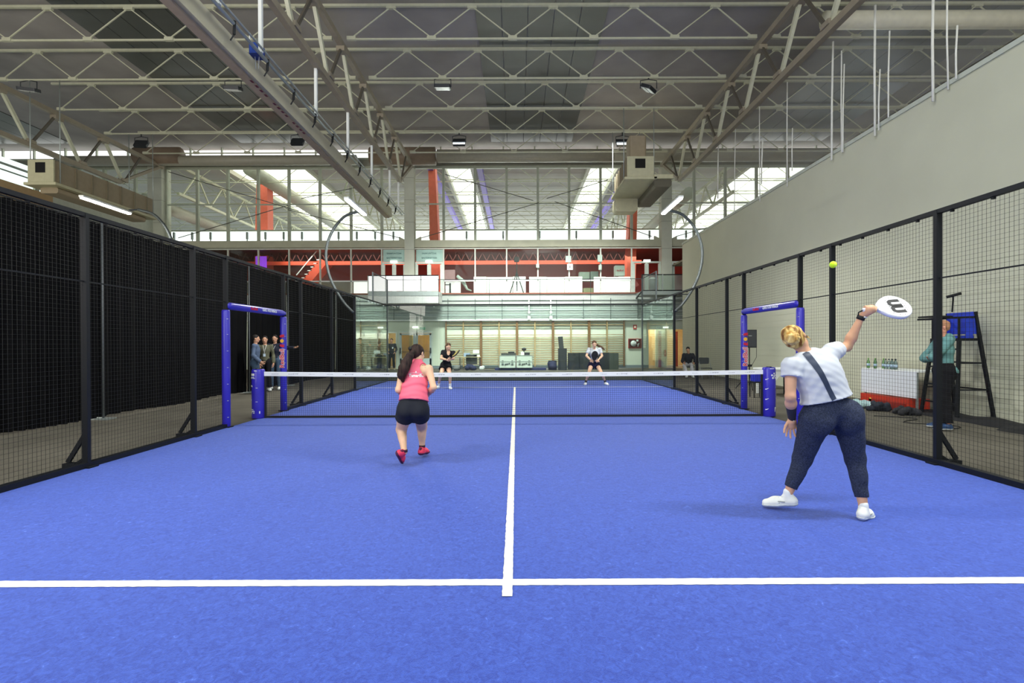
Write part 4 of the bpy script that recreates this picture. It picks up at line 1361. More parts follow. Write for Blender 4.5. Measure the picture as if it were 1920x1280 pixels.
def left_side():
    blk = mat('black_curtain_cloth', (9, 9, 11), .8, var=.2, scale=3, spec=.12)
    ys = [-8.5, .05, 5.55, 8.2, 13.1, 16.0]
    names = ['nearest black curtain beyond the left fence, widest, with narrow pleats', 'black curtain ending behind the padded door frame', 'black curtain behind the three men', 'black curtain beyond the door frame', 'last black curtain at the far end of the left side']
    for i in range(5):
        a, b = ys[i], ys[i + 1] - (.018, .02, .02, .015, 0)[i]
        t = thing('black_curtain', names[i], 'curtain', (-8.2, (a + b) / 2, 0), 'black curtains left of the court')
        n = int((b - a) / .028)
        rnd = random.Random(i)
        amp = [.06 if i == 0 else .04] * 1
        ph = 0
        vs = []
        for k in range(n + 1):
            y = a + (b - a) * k / n
            ph += (2 * PI * .028 / (.2 if i == 0 else .34)) * rnd.uniform(.7, 1.3)
            dx = math.sin(ph)
            for z, s in ((.03 + .02 * math.sin(y * 2), 1.0), (1.6, .9), (3.0, .8), (3.84, .6)):
                vs.append((-8.2 + dx * amp[0] * s + .03 * math.sin(y * .9 + z * .6), y, z))
        fs = [(4 * k + j, 4 * k + 4 + j, 4 * k + 5 + j, 4 * k + 1 + j) for k in range(n) for j in range(3)]
        MB().add(vs, fs, True).obj('cloth', blk, t)
        MB().bar((-8.2, a, 3.86), (-8.2, b, 3.86), .03).obj('top_hem', BLACK, t)
    for y, lab in ((.02, 'near'), (5.52, 'behind the door frame'), (8.18, 'beside the three men'), (13.08, 'farther')):
        t = MB().tube([(-8.12, y, 0), (-8.12, y, 3.9)], .018, 8).obj('curtain_pole', mat('pole_grey', (96, 100, 102), .4))
        MB().box((-8.35, y - .12, -.014), (-7.95, y + .12, .01)).obj('foot_plate', GREYMETAL, t)
        tag(t, f'thin grey curtain pole between black curtains, {lab}', 'pole', 'curtain poles')
    # left wall: parapet band, pale glazing
    o = MB().box((-21.4, -13, 6.2), (-21.1, 13.2, 8.3)).obj('wall_left', mat('tan_parapet', (196, 168, 128), .7)); struct(o)
    MB().box((-21.42, -13, 6.35), (-21.08, 13.2, 6.6)).obj('orange_edge', mat('orange_brown_edge', (190, 130, 84), .6), o)
    MB().box((-21.4, 13.2, 3.0), (-21.1, YF, 8.9)).obj('pale_wall_part', mat('pale_side_wall', (206, 212, 200), .7), o)
    MB().box((-21.4, -13, 0), (-21.2, 13.2, 6.2)).obj('lower_wall_part', mat('pale_side_wall', (206, 212, 200), .7), o)
    o = MB().box((-21.3, -13, 8.3), (-21.25, 12.8, 9.3)).obj('window_5', mat('pale_lit_glazing', (214, 232, 226), .4, emit=1.3)); struct(o)
    for i in range(7):
        MB().box((-21.35, -8 + i * 3.4, 8.3), (-21.15, -7.8 + i * 3.4, 9.3)).obj('mullion', MULL, o)
    o = MB().box((-35, -13, 0), (-34.8, YF, ZC)).obj('wall_far_left_bay', mat('brown_bay_wall', (142, 134, 118), .8)); struct(o)
    t = thing('pipe_run', 'pair of thin grey pipes along the left bay wall', 'pipe', (-20.6, 5, 8.6))
    MB().tube([(-20.6, -5, 8.8), (-20.6, 16, 8.8)], .05).obj('pipe', GREYMETAL, t)
    MB().tube([(-20.6, -5, 8.55), (-20.6, 16, 8.55)], .03).obj('pipe', GREYMETAL, t)
    for y in (1.5, 6.0, 9.6):
        MB().tube([(-20.6, y, 8.55), (-20.6, y, 8.2)], .06).obj('drop_pipe', DARKSTEEL, t)


def build_hall():
    roof()
    roof_trusses()
    main_truss(0, 'brown lattice main truss left of the court, with cream web bars')
    main_truss(1, 'brown lattice main truss above the right wall, with cream web bars')
    main_truss(-1, 'brown lattice main truss in the far left of the hall')
    column(301, 30, .82, 'pale square column left of the glazing, beyond the curtain')
    column(770, 30, .56, 'pale square column below the left main truss')
    column(1248, 30, .60, 'pale square column near the right wall')
    glazed_wall()
    gallery_doors()
    lower_wall()
    wall_bars()
    stand_front()
    balcony()
    gallery_room()
    far_hall()
    hall_details()
    right_wall()
    left_side()
# ================================================================== FIGURES
# bodies and clothes are grown as one skin over shaped volumes (smooth union, then a surface net)
def V3(p):
    return np.array(p[:], dtype=np.float64)


def nrm(v):
    v = np.asarray(v, dtype=np.float64)
    return v / (np.linalg.norm(v) + 1e-12)


class P:
    """volume: tapered limb with oval section between a and b, or ellipsoid when a==b"""
    __slots__ = ('flat', 'a', 'b', 'ra', 'rb', 'side', 'fl', 'k', 'R', 'rad', 'c')

    def __init__(s, a, b=None, ra=.05, rb=None, side=None, fl=1.0, k=.03, axes=None, rad=None):
        s.k = k
        s.flat = False
        if rad is not None:           # oriented ellipsoid
            s.c, s.rad = V3(a), np.array(rad, dtype=np.float64)
            s.R = np.array([nrm(x) for x in axes]) if axes is not None else np.eye(3)
            s.a = None
            return
        s.a, s.b = V3(a), V3(b)
        s.ra, s.rb = ra, ra if rb is None else rb
        s.side = None if side is None else nrm(side)
        s.fl = fl
        s.rad = None

    def bounds(s, inf):
        if s.rad is not None:
            m = s.rad.max() + inf
            return s.c - m, s.c + m
        m = max(s.ra, s.rb) * max(1, s.fl) + inf
        return np.minimum(s.a, s.b) - m, np.maximum(s.a, s.b) + m

    def ev(s, X, Y, Z, inf):
        if s.rad is not None:
            dx, dy, dz = X - s.c[0], Y - s.c[1], Z - s.c[2]
            q = [dx * r[0] + dy * r[1] + dz * r[2] for r in s.R]
            rr = s.rad + inf
            k0 = np.sqrt(sum((q[i] / rr[i]) ** 2 for i in range(3)))
            k1 = np.sqrt(sum((q[i] / rr[i] ** 2) ** 2 for i in range(3))) + 1e-9
            return k0 * (k0 - 1) / k1
        ab = s.b - s.a
        L2 = ab.dot(ab) + 1e-12
        dx, dy, dz = X - s.a[0], Y - s.a[1], Z - s.a[2]
        h = np.clip((dx * ab[0] + dy * ab[1] + dz * ab[2]) / L2, 0, 1)
        dx, dy, dz = dx - ab[0] * h, dy - ab[1] * h, dz - ab[2] * h
        r = s.ra + (s.rb - s.ra) * h + inf
        if s.flat:
            L = math.sqrt(L2)
            u = ab / L
            tt = (X - s.a[0]) * u[0] + (Y - s.a[1]) * u[1] + (Z - s.a[2]) * u[2]
            d2 = (X - s.a[0]) ** 2 + (Y - s.a[1]) ** 2 + (Z - s.a[2]) ** 2
            rad = np.sqrt(np.maximum(d2 - np.maximum(tt, 0) ** 2, 0))
            return np.maximum(rad - r, tt - L)
        if s.side is None:
            return np.sqrt(dx * dx + dy * dy + dz * dz) - r
        w = dx * s.side[0] + dy * s.side[1] + dz * s.side[2]
        d2 = dx * dx + dy * dy + dz * dz - w * w
        return (np.sqrt(np.maximum(d2, 0) + (w / s.fl) ** 2) - r)


def surface(prims, res, inf=0.0, clips=(), noise=None, cuts=()):
    """clips: (point, normal) keep the side the normal points away from; returns verts, quads"""
    lo = np.min([p.bounds(inf)[0] for p in prims], axis=0) - 3 * res
    hi = np.max([p.bounds(inf)[1] for p in prims], axis=0) + 3 * res
    n = np.ceil((hi - lo) / res).astype(int) + 1
    ax = [lo[i] + res * np.arange(n[i]) for i in range(3)]
    V = np.full(n, 1.0, dtype=np.float32)
    for p in prims:
        a, b = p.bounds(inf + p.k + 2 * res)
        i0 = np.maximum(0, np.floor((a - lo) / res).astype(int))
        i1 = np.minimum(n, np.ceil((b - lo) / res).astype(int) + 1)
        sl = tuple(slice(i0[i], i1[i]) for i in range(3))
        X = ax[0][sl[0]][:, None, None]; Y = ax[1][sl[1]][None, :, None]; Z = ax[2][sl[2]][None, None, :]
        d = p.ev(X, Y, Z, inf).astype(np.float32)
        o = V[sl]
        h = np.maximum(p.k - np.abs(o - d), 0) / p.k
        V[sl] = np.minimum(o, d) - h * h * p.k * .25
    X = ax[0][:, None, None]; Y = ax[1][None, :, None]; Z = ax[2][None, None, :]
    if noise is not None:
        V += noise(X, Y, Z).astype(np.float32)
    for c, nn in clips:
        c, nn = V3(c), nrm(nn)
        V = np.maximum(V, ((X - c[0]) * nn[0] + (Y - c[1]) * nn[1] + (Z - c[2]) * nn[2]).astype(np.float32))
    for p in cuts:
        V = np.maximum(V, -p.ev(X, Y, Z, 0).astype(np.float32))
    ins = V < 0
    # surface net
    nx, ny, nz = n
    cnt = np.zeros((nx - 1, ny - 1, nz - 1), np.float32)
    acc = np.zeros((nx - 1, ny - 1, nz - 1, 3), np.float32)
    corner = [(i, j, k) for i in (0, 1) for j in (0, 1) for k in (0, 1)]

    def sub(A, c):
        return A[c[0]:nx - 1 + c[0], c[1]:ny - 1 + c[1], c[2]:nz - 1 + c[2]]
    s0 = sum(sub(ins, c).astype(np.int8) for c in corner)
    act = (s0 > 0) & (s0 < 8)
    idx = np.argwhere(act)
    if len(idx) == 0:
        return [], []
    vid = -np.ones(act.shape, np.int64)
    vid[act] = np.arange(len(idx))
    pos = np.zeros((len(idx), 3)); c_ = np.zeros(len(idx))
    cv = {c: V[idx[:, 0] + c[0], idx[:, 1] + c[1], idx[:, 2] + c[2]].astype(np.float64) for c in corner}
    for c in corner:
        for a in range(3):
            if c[a] == 0:
                e = list(c); e[a] = 1; e = tuple(e)
                v0, v1 = cv[c], cv[e]
                m = (v0 < 0) != (v1 < 0)
                t = np.where(m, v0 / np.where(m, v0 - v1, 1), 0)
                q = np.array(c, float)[None, :].repeat(len(idx), 0)
                q[:, a] += t
                pos[m] += q[m]; c_[m] += 1
    pos /= c_[:, None]
    verts = lo + (idx + pos) * res
    faces = []
    for a in range(3):
        b, c = (a + 1) % 3, (a + 2) % 3
        sa = [slice(None)] * 3; sb = [slice(None)] * 3
        sa[a] = slice(0, n[a] - 1); sb[a] = slice(1, n[a])
        A, B = ins[tuple(sa)], ins[tuple(sb)]
        for flip, M in ((False, A & ~B), (True, ~A & B)):
            e = np.argwhere(M)
            e = e[(e[:, b] > 0) & (e[:, c] > 0) & (e[:, b] < n[b] - 1) & (e[:, c] < n[c] - 1)]
            if not len(e):
                continue
            def g(db, dc):
                q = e.copy(); q[:, b] -= db; q[:, c] -= dc
                return vid[q[:, 0], q[:, 1], q[:, 2]]
            f = np.stack([g(1, 1), g(0, 1), g(0, 0), g(1, 0)], 1)
            if flip:
                f = f[:, ::-1]
            faces.append(f)
    return verts, np.concatenate(faces)


def skin_obj(name, m, parent, chunks, label=None):
    mb = MB()
    for v, f in chunks:
        if len(v):
            o = len(mb.v)
            mb.v += [tuple(x) for x in v]
            mb.f += [tuple(int(i) + o for i in q) for q in f]
            mb.sm += [True] * len(f)
    return mb.obj(name, m, parent, label)


def hand_prims(w, d, side, nor, curl=.35, spread=.12, thumb=1, s=1.0, fist=False):
    """w wrist, d pointing direction, side towards the thumb, nor palm normal (palm faces +nor)"""
    w, d, side, nor = V3(w), nrm(d), nrm(side), nrm(nor)
    pr = [P(w + d * .045 * s, rad=(.040 * s, .017 * s, .050 * s), axes=(side, nor, d), k=.012)]
    pr.append(P(w - d * .02, w + d * .02, .026 * s, .027 * s, side=side, fl=1.15, k=.02))
    for i, (off, L, r) in enumerate(((.030, .074, .0092), (.010, .083, .0096), (-.011, .077, .0092), (-.030, .060, .0080))):
        p = w + d * (.082 - .006 * abs(i - 1)) * s + side * off * s
        dd = nrm(d + side * spread * (1.2 - .8 * i))
        c = curl * (1 + .08 * i)
        ang = 0
        for j, fr in enumerate((.45, .31, .24)):
            ang += c * (1.0 if j else .7)
            q = p + (dd * math.cos(ang) + nor * math.sin(ang)) * L * fr * s
            pr.append(P(p, q, r * s * (1 - .1 * j), r * s * (.92 - .1 * j), k=.004))
            p = q
    p = w + d * .025 * s + side * .032 * s
    for j, (L, r) in enumerate(((.040, .0125), (.032, .0105), (.026, .009))):
        a = .25 + (.5 if not fist else 0) + j * .2
        t = nrm(side * (math.cos(a) if not fist else .5) + d * (math.sin(a) + .2) + nor * (.35 + (.5 * j if fist else .1 * j)))
        q = p + t * L * s
        pr.append(P(p, q, r * s, r * s * .9, k=.006))
        p = q
    return pr


def head_prims(c, up, face, s=1.0):
    c, up = V3(c), nrm(up)
    fc = nrm(V3(face) - up * np.dot(V3(face), up))
    sd = np.cross(fc, up)
    ax = (sd, fc, up)

    def q(x, y, z):
        return c + (sd * x + fc * y + up * z) * s
    pr = [P(q(0, -.012, .028), rad=np.array((.074, .094, .088)) * s, axes=ax, k=.03),
          P(q(0, .022, -.035), rad=np.array((.058, .066, .070)) * s, axes=ax, k=.03),
          P(q(0, .058, -.082), rad=np.array((.027, .025, .022)) * s, axes=ax, k=.03),
          P(q(-.036, .01, -.062), rad=np.array((.02, .04, .03)) * s, axes=ax, k=.03),
          P(q(.036, .01, -.062), rad=np.array((.02, .04, .03)) * s, axes=ax, k=.03),
          P(q(0, .072, .028), rad=np.array((.046, .016, .012)) * s, axes=ax, k=.02),
          P(q(0, .080, .012), q(0, .104, -.024), .009 * s, .013 * s, k=.012),
          P(q(0, .086, -.028), rad=np.array((.019, .011, .009)) * s, axes=ax, k=.01),
          P(q(0, .080, -.052), rad=np.array((.024, .010, .009)) * s, axes=ax, k=.01),
          P(q(.036, .066, -.012), rad=np.array((.018, .014, .016)) * s, axes=ax, k=.02),
          P(q(-.036, .066, -.012), rad=np.array((.018, .014, .016)) * s, axes=ax, k=.02)]
    for g in (-1, 1):
        pr.append(P(q(.076 * g, -.012, -.005), rad=np.array((.010, .018, .030)) * s, axes=ax, k=.008))
    return pr, (c, sd, fc, up, s)


def face_parts(fr, t, eyes=(60, 45, 35)):
    c, sd, fc, up, s = fr

    def q(x, y, z):
        return c + (sd * x + fc * y + up * z) * s
    for g in (-1, 1):
        e = MB().ball(q(.030 * g, .072, .006), .0115 * s, 6).obj('eye', mat('eye_white', (232, 228, 222), .3, var=0), t)
        MB().ball(q(.030 * g, .0795, .006), .0058 * s, 5).obj('iris', mat('iris_dark', eyes, .3, var=0), e)
        MB().bar(q(.015 * g, .083, .026), q(.046 * g, .074, .026), .006 * s, .005 * s).obj('eyebrow', mat('eyebrow_brown', (82, 58, 42), .8), t)
    MB().ball(q(0, .084, -.052), (.020 * s, .010 * s, .0065 * s), 6).obj('mouth', mat('lip_rose', (188, 112, 102), .5), t)


def shoe_prims(ank, toe, up=(0, 0, 1), s=1.0, heel=None):
    a, t = V3(ank), V3(toe)
    d = nrm(t - a)
    up = nrm(V3(up) - d * np.dot(V3(up), d))
    sd = np.cross(d, up)
    L = np.linalg.norm(t - a)
    b = a - up * .055 * s
    return [P(a - up * .012, a - up * .05 * s - d * .008, .034 * s, .036 * s, side=d, fl=1.2, k=.015),
            P(b - d * .030 * s, b + d * L * .55, .036 * s, .037 * s, side=sd, fl=1.0, k=.02),
            P(b + d * L * .5 - up * .006, b + d * (L - .02 * s) - up * .014, .036 * s, .028 * s, side=sd, fl=1.3, k=.025)]


def body(J, s=1.0, build=1.0, fem=0.0, leg=1.0):
    """joint dictionary -> named groups of volumes"""
    g = {}
    pel, che, nek = V3(J['pel']), V3(J['che']), V3(J['nek'])
    sh = nrm(V3(J['sR']) - V3(J['sL']))
    hp = nrm(V3(J['hR']) - V3(J['hL']))
    up = nrm(nek - pel)
    fr = nrm(np.cross(up, sh))          # forward (L/R are the figure's own left and right)
    frp = nrm(np.cross(nrm(che - pel), hp))
    wst = pel * .5 + che * .5 - up * .01
    hw = np.linalg.norm(V3(J['hR']) - V3(J['hL']))
    sw = np.linalg.norm(V3(J['sR']) - V3(J['sL']))
    B = build
    g['torso'] = [
        P(pel + hp * 0 - frp * .01, rad=(hw * .5 + .075 * B * s, .105 * B * s, .11 * s), axes=(hp, frp, nrm(np.cross(hp, frp))), k=.06),
        P(wst, rad=((.118 - .012 * fem) * B * s, .092 * B * s, .13 * s), axes=(nrm(sh + hp), fr, up), k=.07),
        P(che, rad=(min(.155, sw * .42) * B * s, .11 * B * s, .16 * s), axes=(sh, fr, up), k=.06),
        P(V3(J['sL']) * .85 + V3(J['sR']) * .15 - up * .015, V3(J['sR']) * .85 + V3(J['sL']) * .15 - up * .02, .052 * B * s, k=.05),
        P(nek - up * .055 - sh * .05, nek - up * .055 + sh * .05, .042 * s, k=.05)]
    if fem:
        for q in (-1, 1):
            g['torso'].append(P(che + fr * .085 * s + sh * q * .065 * s - up * .0, rad=np.array((.055, .045, .055)) * s, axes=(sh, fr, up), k=.04))
    for q, h in ((-1, 'hL'), (1, 'hR')):
        g['torso'].append(P(V3(J[h]) * .8 + pel * .2 - frp * .055 * B * s - up * .03, rad=np.array((.080, .070, .085)) * s * B, axes=(hp, frp, up), k=.045))
    hd = V3(J['hed'])
    g['neck'] = [P(nek - up * .03, nek * .35 + hd * .65, .055 * s * (1 - .12 * fem), .05 * s * (1 - .12 * fem), k=.03)]
    for q in 'LR':
        S_, E, Wr = V3(J['s' + q]), V3(J['e' + q]), V3(J['w' + q])
        g['uarm' + q] = [P(S_, rad=np.array((.048, .048, .054)) * s * B, k=.035), P(S_, E, .047 * s * B, .037 * s * B, k=.03)]
        m = E * .7 + Wr * .3
        g['farm' + q] = [P(E, m, .036 * s * B, .040 * s * B, k=.02), P(m, Wr, .040 * s * B, .024 * s, k=.02)]
        H, K, A = V3(J['h' + q]), V3(J['k' + q]), V3(J['a' + q])
        g['thigh' + q] = [P(H, K, .090 * s * B * leg, .054 * s * B * leg, k=.05)]
        bk = nrm(np.cross(A - K, hp))
        if np.dot(bk, -frp) < 0:
            bk = -bk
        ak = nrm(A - K)
        g['calf' + q] = [P(K, A, .052 * s * B * leg, .033 * s, k=.03), P(K * .70 + A * .30 + bk * .014 * s, rad=np.array((.045, .045, .10)) * s * B, axes=(np.cross(bk, ak), bk, ak), k=.03)]
        # bare foot volume hidden in the shoe keeps the body whole
        T = V3(J['t' + q])
        fd = nrm(T - A); fu = nrm(np.array(J.get('u' + q, (0, 0, 1.0))) - fd * np.dot(J.get('u' + q, (0, 0, 1.0)), fd))
        g['foot' + q] = [P(A, A - fu * .045 * s, .030 * s, .026 * s, k=.02), P(A - fu * .058 * s, A - fu * .066 * s + (T - A) * .75, .022 * s, .017 * s, k=.02)]
    g['_fr'] = {'up': up, 'fr': fr, 'sh': sh, 'hp': hp, 'frp': frp, 'wst': wst}
    return g


def folds(seed, amp=.004, f=28, axis=(0, 0, 1)):
    r = random.Random(seed)
    ws = [(r.uniform(.6, 1.3) * f, nrm((r.uniform(-.5, .5) + axis[0], r.uniform(-.3, .3) + axis[1], r.uniform(-.2, .2) + axis[2])), r.uniform(0, 6)) for _ in range(4)]

    def fn(X, Y, Z):
        t = 0
        for w, d, p in ws:
            u = w * (X * d[0] + Y * d[1] + Z * d[2]) + p
            t = t + np.sin(u + 1.3 * np.sin(u * .37 + X * 9 + Z * 5))
        return amp * .5 * t
    return fn


def person(name, label, J, dress, s=1.0, build=1.0, fem=0.0, res=.012, skin=None, hands=None, face=True, hair=None, group=None, headup=None, s_head=1.0, leg=1.0):
    skin = skin or SKIN
    g = body(J, s, build, fem, leg)
    base = (Vector(J['aL']) + Vector(J['aR'])) / 2
    t = thing(name, label, 'person', (base.x, base.y, 0), group)
    G = g['_fr']
    hp_, fr = head_prims(J['hed'], headup if headup is not None else (V3(J['hed']) - V3(J['nek'])), J['face'], s_head)
    core = sum((g[k] for k in g if k != '_fr'), [])
    chunks = [surface(core, res), surface(hp_ + g['neck'], min(res, .006))]
    for q in 'LR':
        if hands and q in hands:
            chunks.append(surface(hands[q], .0035 if res < .01 else .005))
    skin_obj('body', skin, t, chunks)
    if face:
        face_parts(fr, t)
    if hair:
        hair(t, fr, J)
    for d in dress:
        pr = []
        for grp in d['parts']:
            if isinstance(grp, P):
                pr.append(grp)
            elif isinstance(grp, tuple):            # (group, fraction of length)
                for p in g[grp[0]]:
                    if p.rad is not None:
                        pr.append(p)
                    else:
                        q = P(p.a, p.b, p.ra, p.rb, p.side, p.fl, p.k)
                        q.b = p.a + (p.b - p.a) * grp[1]
                        q.rb = p.ra + (p.rb - p.ra) * grp[1] + (grp[2] if len(grp) > 2 else 0)
                        q.flat = True
                        pr.append(q)
            else:
                pr += g[grp]
        clips = []
        for c, n in d.get('clips', ()):
            clips.append((c, n))
        ob = skin_obj(d['name'], d['mat'], t, [surface(pr, d.get('res', res), d.get('inf', .008), clips, d.get('folds'), d.get('cuts', ()))], d.get('label'))
        d['obj'] = ob
    return t, g, fr


def shoes(t, J, m, sole, res=.007, s=1.0, ups=((0, 0, 1), (0, 0, 1)), sock=None, label=None):
    for q, u in zip('LR', ups):
        pr = shoe_prims(J['a' + q], J['t' + q], u, s)
        a, tt = V3(J['a' + q]), V3(J['t' + q])
        d = nrm(tt - a)
        un = nrm(V3(u) - d * np.dot(V3(u), d))
        # the foot line runs ankle -> toe; the sole plane lies under it
        o = skin_obj('shoe', m, t, [surface(pr, res, .004, [(a - un * .092 * s, -un)])], label)
        so = skin_obj('sole', sole, o, [surface(pr[1:], res, .010, [(a - un * .074 * s, un), (a - un * .098 * s, -un)])])
        if sock:
            k = V3(J['k' + q])
            skin_obj('sock', sock, t, [surface([P(a + (k - a) * .02, a + (k - a) * .2, .038 * s, .04 * s)], res, .004)])


# ------------------------------------------------------------------ hair
def mk_hair_mat(name, dark, light, scale=14):
    m = mat(name, dark, .5, var=.1)
    nt = m.node_tree
    w = nt.nodes.new('ShaderNodeTexNoise'); w.inputs['Scale'].default_value = scale; w.inputs['Detail'].default_value = 6; w.inputs['Distortion'].default_value = .6
    tc = nt.nodes.new('ShaderNodeTexCoord'); mp = nt.nodes.new('ShaderNodeMapping'); mp.inputs['Scale'].default_value = (3.5, 1.5, .6)
    nt.links.new(tc.outputs['Object'], mp.inputs[0]); nt.links.new(mp.outputs[0], w.inputs['Vector'])
    nt.nodes['Principled BSDF'].inputs['Specular IOR Level'].default_value = .2
    nt.nodes['Principled BSDF'].inputs['Roughness'].default_value = .6
    r = nt.nodes.new('ShaderNodeValToRGB')
    r.color_ramp.elements[0].position = .38; r.color_ramp.elements[1].position = .66
    r.color_ramp.elements[0].color = tuple(lin(v) for v in dark) + (1,)
    r.color_ramp.elements[1].color = tuple(lin(v) for v in light) + (1,)
    nt.links.new(w.outputs['Fac'], r.inputs[0])
    nt.links.new(r.outputs[0], nt.nodes['Principled BSDF'].inputs['Base Color'])
    return m


def short_hair(m, beard=False, cap=False):
    def f(t, fr, J):
        c, sd, fc, up, s = fr
        q = lambda x, y, z: c + (sd * x + fc * y + up * z) * s
        ax = (sd, fc, up)
        pr = [P(q(0, -.022, .045), rad=np.array((.080, .094, .082)) * s, axes=ax, k=.02), P(q(0, -.055, -.005), rad=np.array((.068, .05, .06)) * s, axes=ax, k=.03)]
        clips = [(q(0, .050, .02), fc * .8 - up * .6)]
        skin_obj('hair', m, t, [surface(pr, .006, 0, clips)])
        if beard:
            pr = [P(q(0, .045, -.075), rad=np.array((.05, .048, .04)) * s, axes=ax, k=.02)]
            skin_obj('beard', m, t, [surface(pr, .006, 0, [(q(0, 0, -.062), up)])])
    return f


def stand_joints(x, y, yaw, h=1.75, lean=0.0, arms='down', feet=.13):
    """plain standing pose; yaw 0 faces +y (away from camera), PI faces the camera"""
    k = h / 1.75
    f = np.array((-math.sin(yaw), math.cos(yaw), 0)); r = np.array((math.cos(yaw), math.sin(yaw), 0)); u = np.array((0, 0, 1.0))
    o = np.array((x, y, 0.0))
    q = lambda a, b, c: o + (r * a + f * b + u * c) * k
    J = {'pel': q(0, 0, .96), 'che': q(0, .01, 1.28), 'nek': q(0, 0, 1.47), 'hed': q(0, .02, 1.64), 'face': f,
         'sL': q(-.185, 0, 1.42), 'sR': q(.185, 0, 1.42), 'hL': q(-.09, 0, .93), 'hR': q(.09, 0, .93),
         'kL': q(-feet * .85, .02, .50), 'kR': q(feet * .85, .02, .50), 'aL': q(-feet, -.02, .10), 'aR': q(feet, -.02, .10),
         'tL': q(-feet - .03, .17, .10), 'tR': q(feet + .03, .17, .10)}
    if arms == 'down':
        J.update(eL=q(-.24, -.02, 1.13), eR=q(.24, -.02, 1.13), wL=q(-.25, .05, .88), wR=q(.25, .05, .88))
    elif arms == 'crossed':
        J.update(eL=q(-.24, .19, 1.16), eR=q(.24, .19, 1.14), wL=q(-.02, .13, 1.20), wR=q(.02, .17, 1.14))
    elif arms == 'pockets':
        J.update(eL=q(-.27, -.05, 1.15), eR=q(.27, -.05, 1.15), wL=q(-.19, .08, .98), wR=q(.19, .08, .98))
    return J, (f, r, u, k, q)


def simple_hands(J, fru, curl=.5, s=1.0):
    f, r = fru[0], fru[1]
    out = {}
    for q, sg in (('L', 1), ('R', -1)):
        d = nrm(V3(J['w' + q]) - V3(J['e' + q]))
        side = nrm(f - d * np.dot(f, d))
        if np.linalg.norm(np.cross(f, d)) < .4:
            side = np.array((0, 0, 1.0))
        nor = np.cross(d, side) * (1 if np.dot(np.cross(d, side), r * sg) > 0 else -1)
        out[q] = hand_prims(J['w' + q], d, side, nor, curl, s=s)
    return out


def clothes_std(J, g, top, bottom, hem=.0, topname='jacket', botname='trousers', infl=.014):
    pass
# ------------------------------------------------------------------ the players
def racket(name, label, grip, axis, normal, face_m, edge_m, L=.455, letters=None, s=1.0, dotc=None):
    """padel racket: handle end at `grip`, pointing along axis; face normal"""
    a, n = nrm(axis), nrm(normal)
    n = nrm(n - a * np.dot(a, n))
    w = np.cross(n, a)
    g = V3(grip)
    t = thing(name, label, 'racket', g)

    def pt(u, v, h=0):
        return Vector(g + a * u * s + w * v * s + n * h * s)
    # outline of the head: rounded teardrop from throat u=.15 to tip u=L
    out = []
    c, rx, ry = L - .145, .145, .128
    for i in range(40):
        th = 2 * PI * i / 40
        x, y = math.cos(th), math.sin(th)
        u = c + rx * x * (1 if x > 0 else 1.18)
        v = ry * y * (1 if x > 0 else (1 - .22 * (-x) ** 1.5))
        out.append((u, v))
    hd = MB()
    rings = [(.93, .0175), (.99, .012), (1.0, 0), (.99, -.012), (.93, -.0175)]
    vs = []
    for k, h in rings:
        for u, v in out:
            vs.append(pt(c + (u - c) * k, v * k, h))
    m = len(out)
    fs = [(i * m + j, i * m + (j + 1) % m, (i + 1) * m + (j + 1) % m, (i + 1) * m + j) for i in range(4) for j in range(m)]
    hd.add(vs, fs, True)
    ho = hd.obj('frame', edge_m, t)
    fc = MB()
    for h in (.0176, -.0176):
        fc.add([pt(c + (u - c) * .935, v * .935, h) for u, v in out], [tuple(range(m))])
    fo = fc.obj('face', face_m, t)
    th = MB()
    for sg in (-1, 1):
        th.bar(pt(.135, sg * .012), pt(.195, sg * .075), .03 * s, .028 * s, up=n)
    th.obj('throat', edge_m, t)
    MB().tube([pt(0, 0), pt(.02, 0), pt(.13, 0), pt(.15, 0)], [.018 * s, .0165 * s, .0165 * s, .015 * s], 12).obj('handle', edge_m, t)
    ho2 = MB()
    for i in range(-4, 5):
        for j in range(-4, 5):
            u, v = c + .01 + i * .024, j * .024
            if ((u - c) / rx) ** 2 + (v / ry) ** 2 < .62:
                if letters and abs(v) < .075 and abs(u - c - .005) < .055:
                    continue
                ho2.prism([pt(u + .004 * math.cos(q), v + .004 * math.sin(q), .0178) for q in [PI * k / 4 for k in range(8)]], n * .0006)
    ho2.obj('hole_row', BLACK, fo)
    if letters:
        tx = MB()
        for sv in (-.034, .034):          # two bowls side by side, open towards the tip
            out_, in_ = [], []
            for k in range(13):
                aa = PI + PI * k / 12
                out_.append((c - .012 + .046 * math.sin(aa), sv + .0425 * math.cos(aa)))
                in_.append((c - .008 + .016 * math.sin(aa), sv + .012 * math.cos(aa)))
            out_ = [(c + .066, sv - .0425)] + out_ + [(c + .060, sv + .0425)]
            in_ = [(c + .062, sv - .012)] + in_ + [(c + .062, sv + .012)]
            for k in range(len(out_) - 1):
                tx.prism([pt(out_[k][0], out_[k][1], .0182), pt(out_[k + 1][0], out_[k + 1][1], .0182), pt(in_[k + 1][0], in_[k + 1][1], .0182), pt(in_[k][0], in_[k][1], .0182)], n * .001)
        tx.obj('letter_mark', BLACK, fo, 'large black letter')
        dd = MB()
        for k in range(11):
            for sg in (-1, 1):
                v = -.07 + .014 * k
                dd.prism([pt(c + sg * .062 + .005, v - .004, .0182), pt(c + sg * .062 + .005, v + .004, .0182), pt(c + sg * .052 + .005, v, .0182)], n * .001)
        dd.obj('tooth_row', BLACK, fo)
    return t


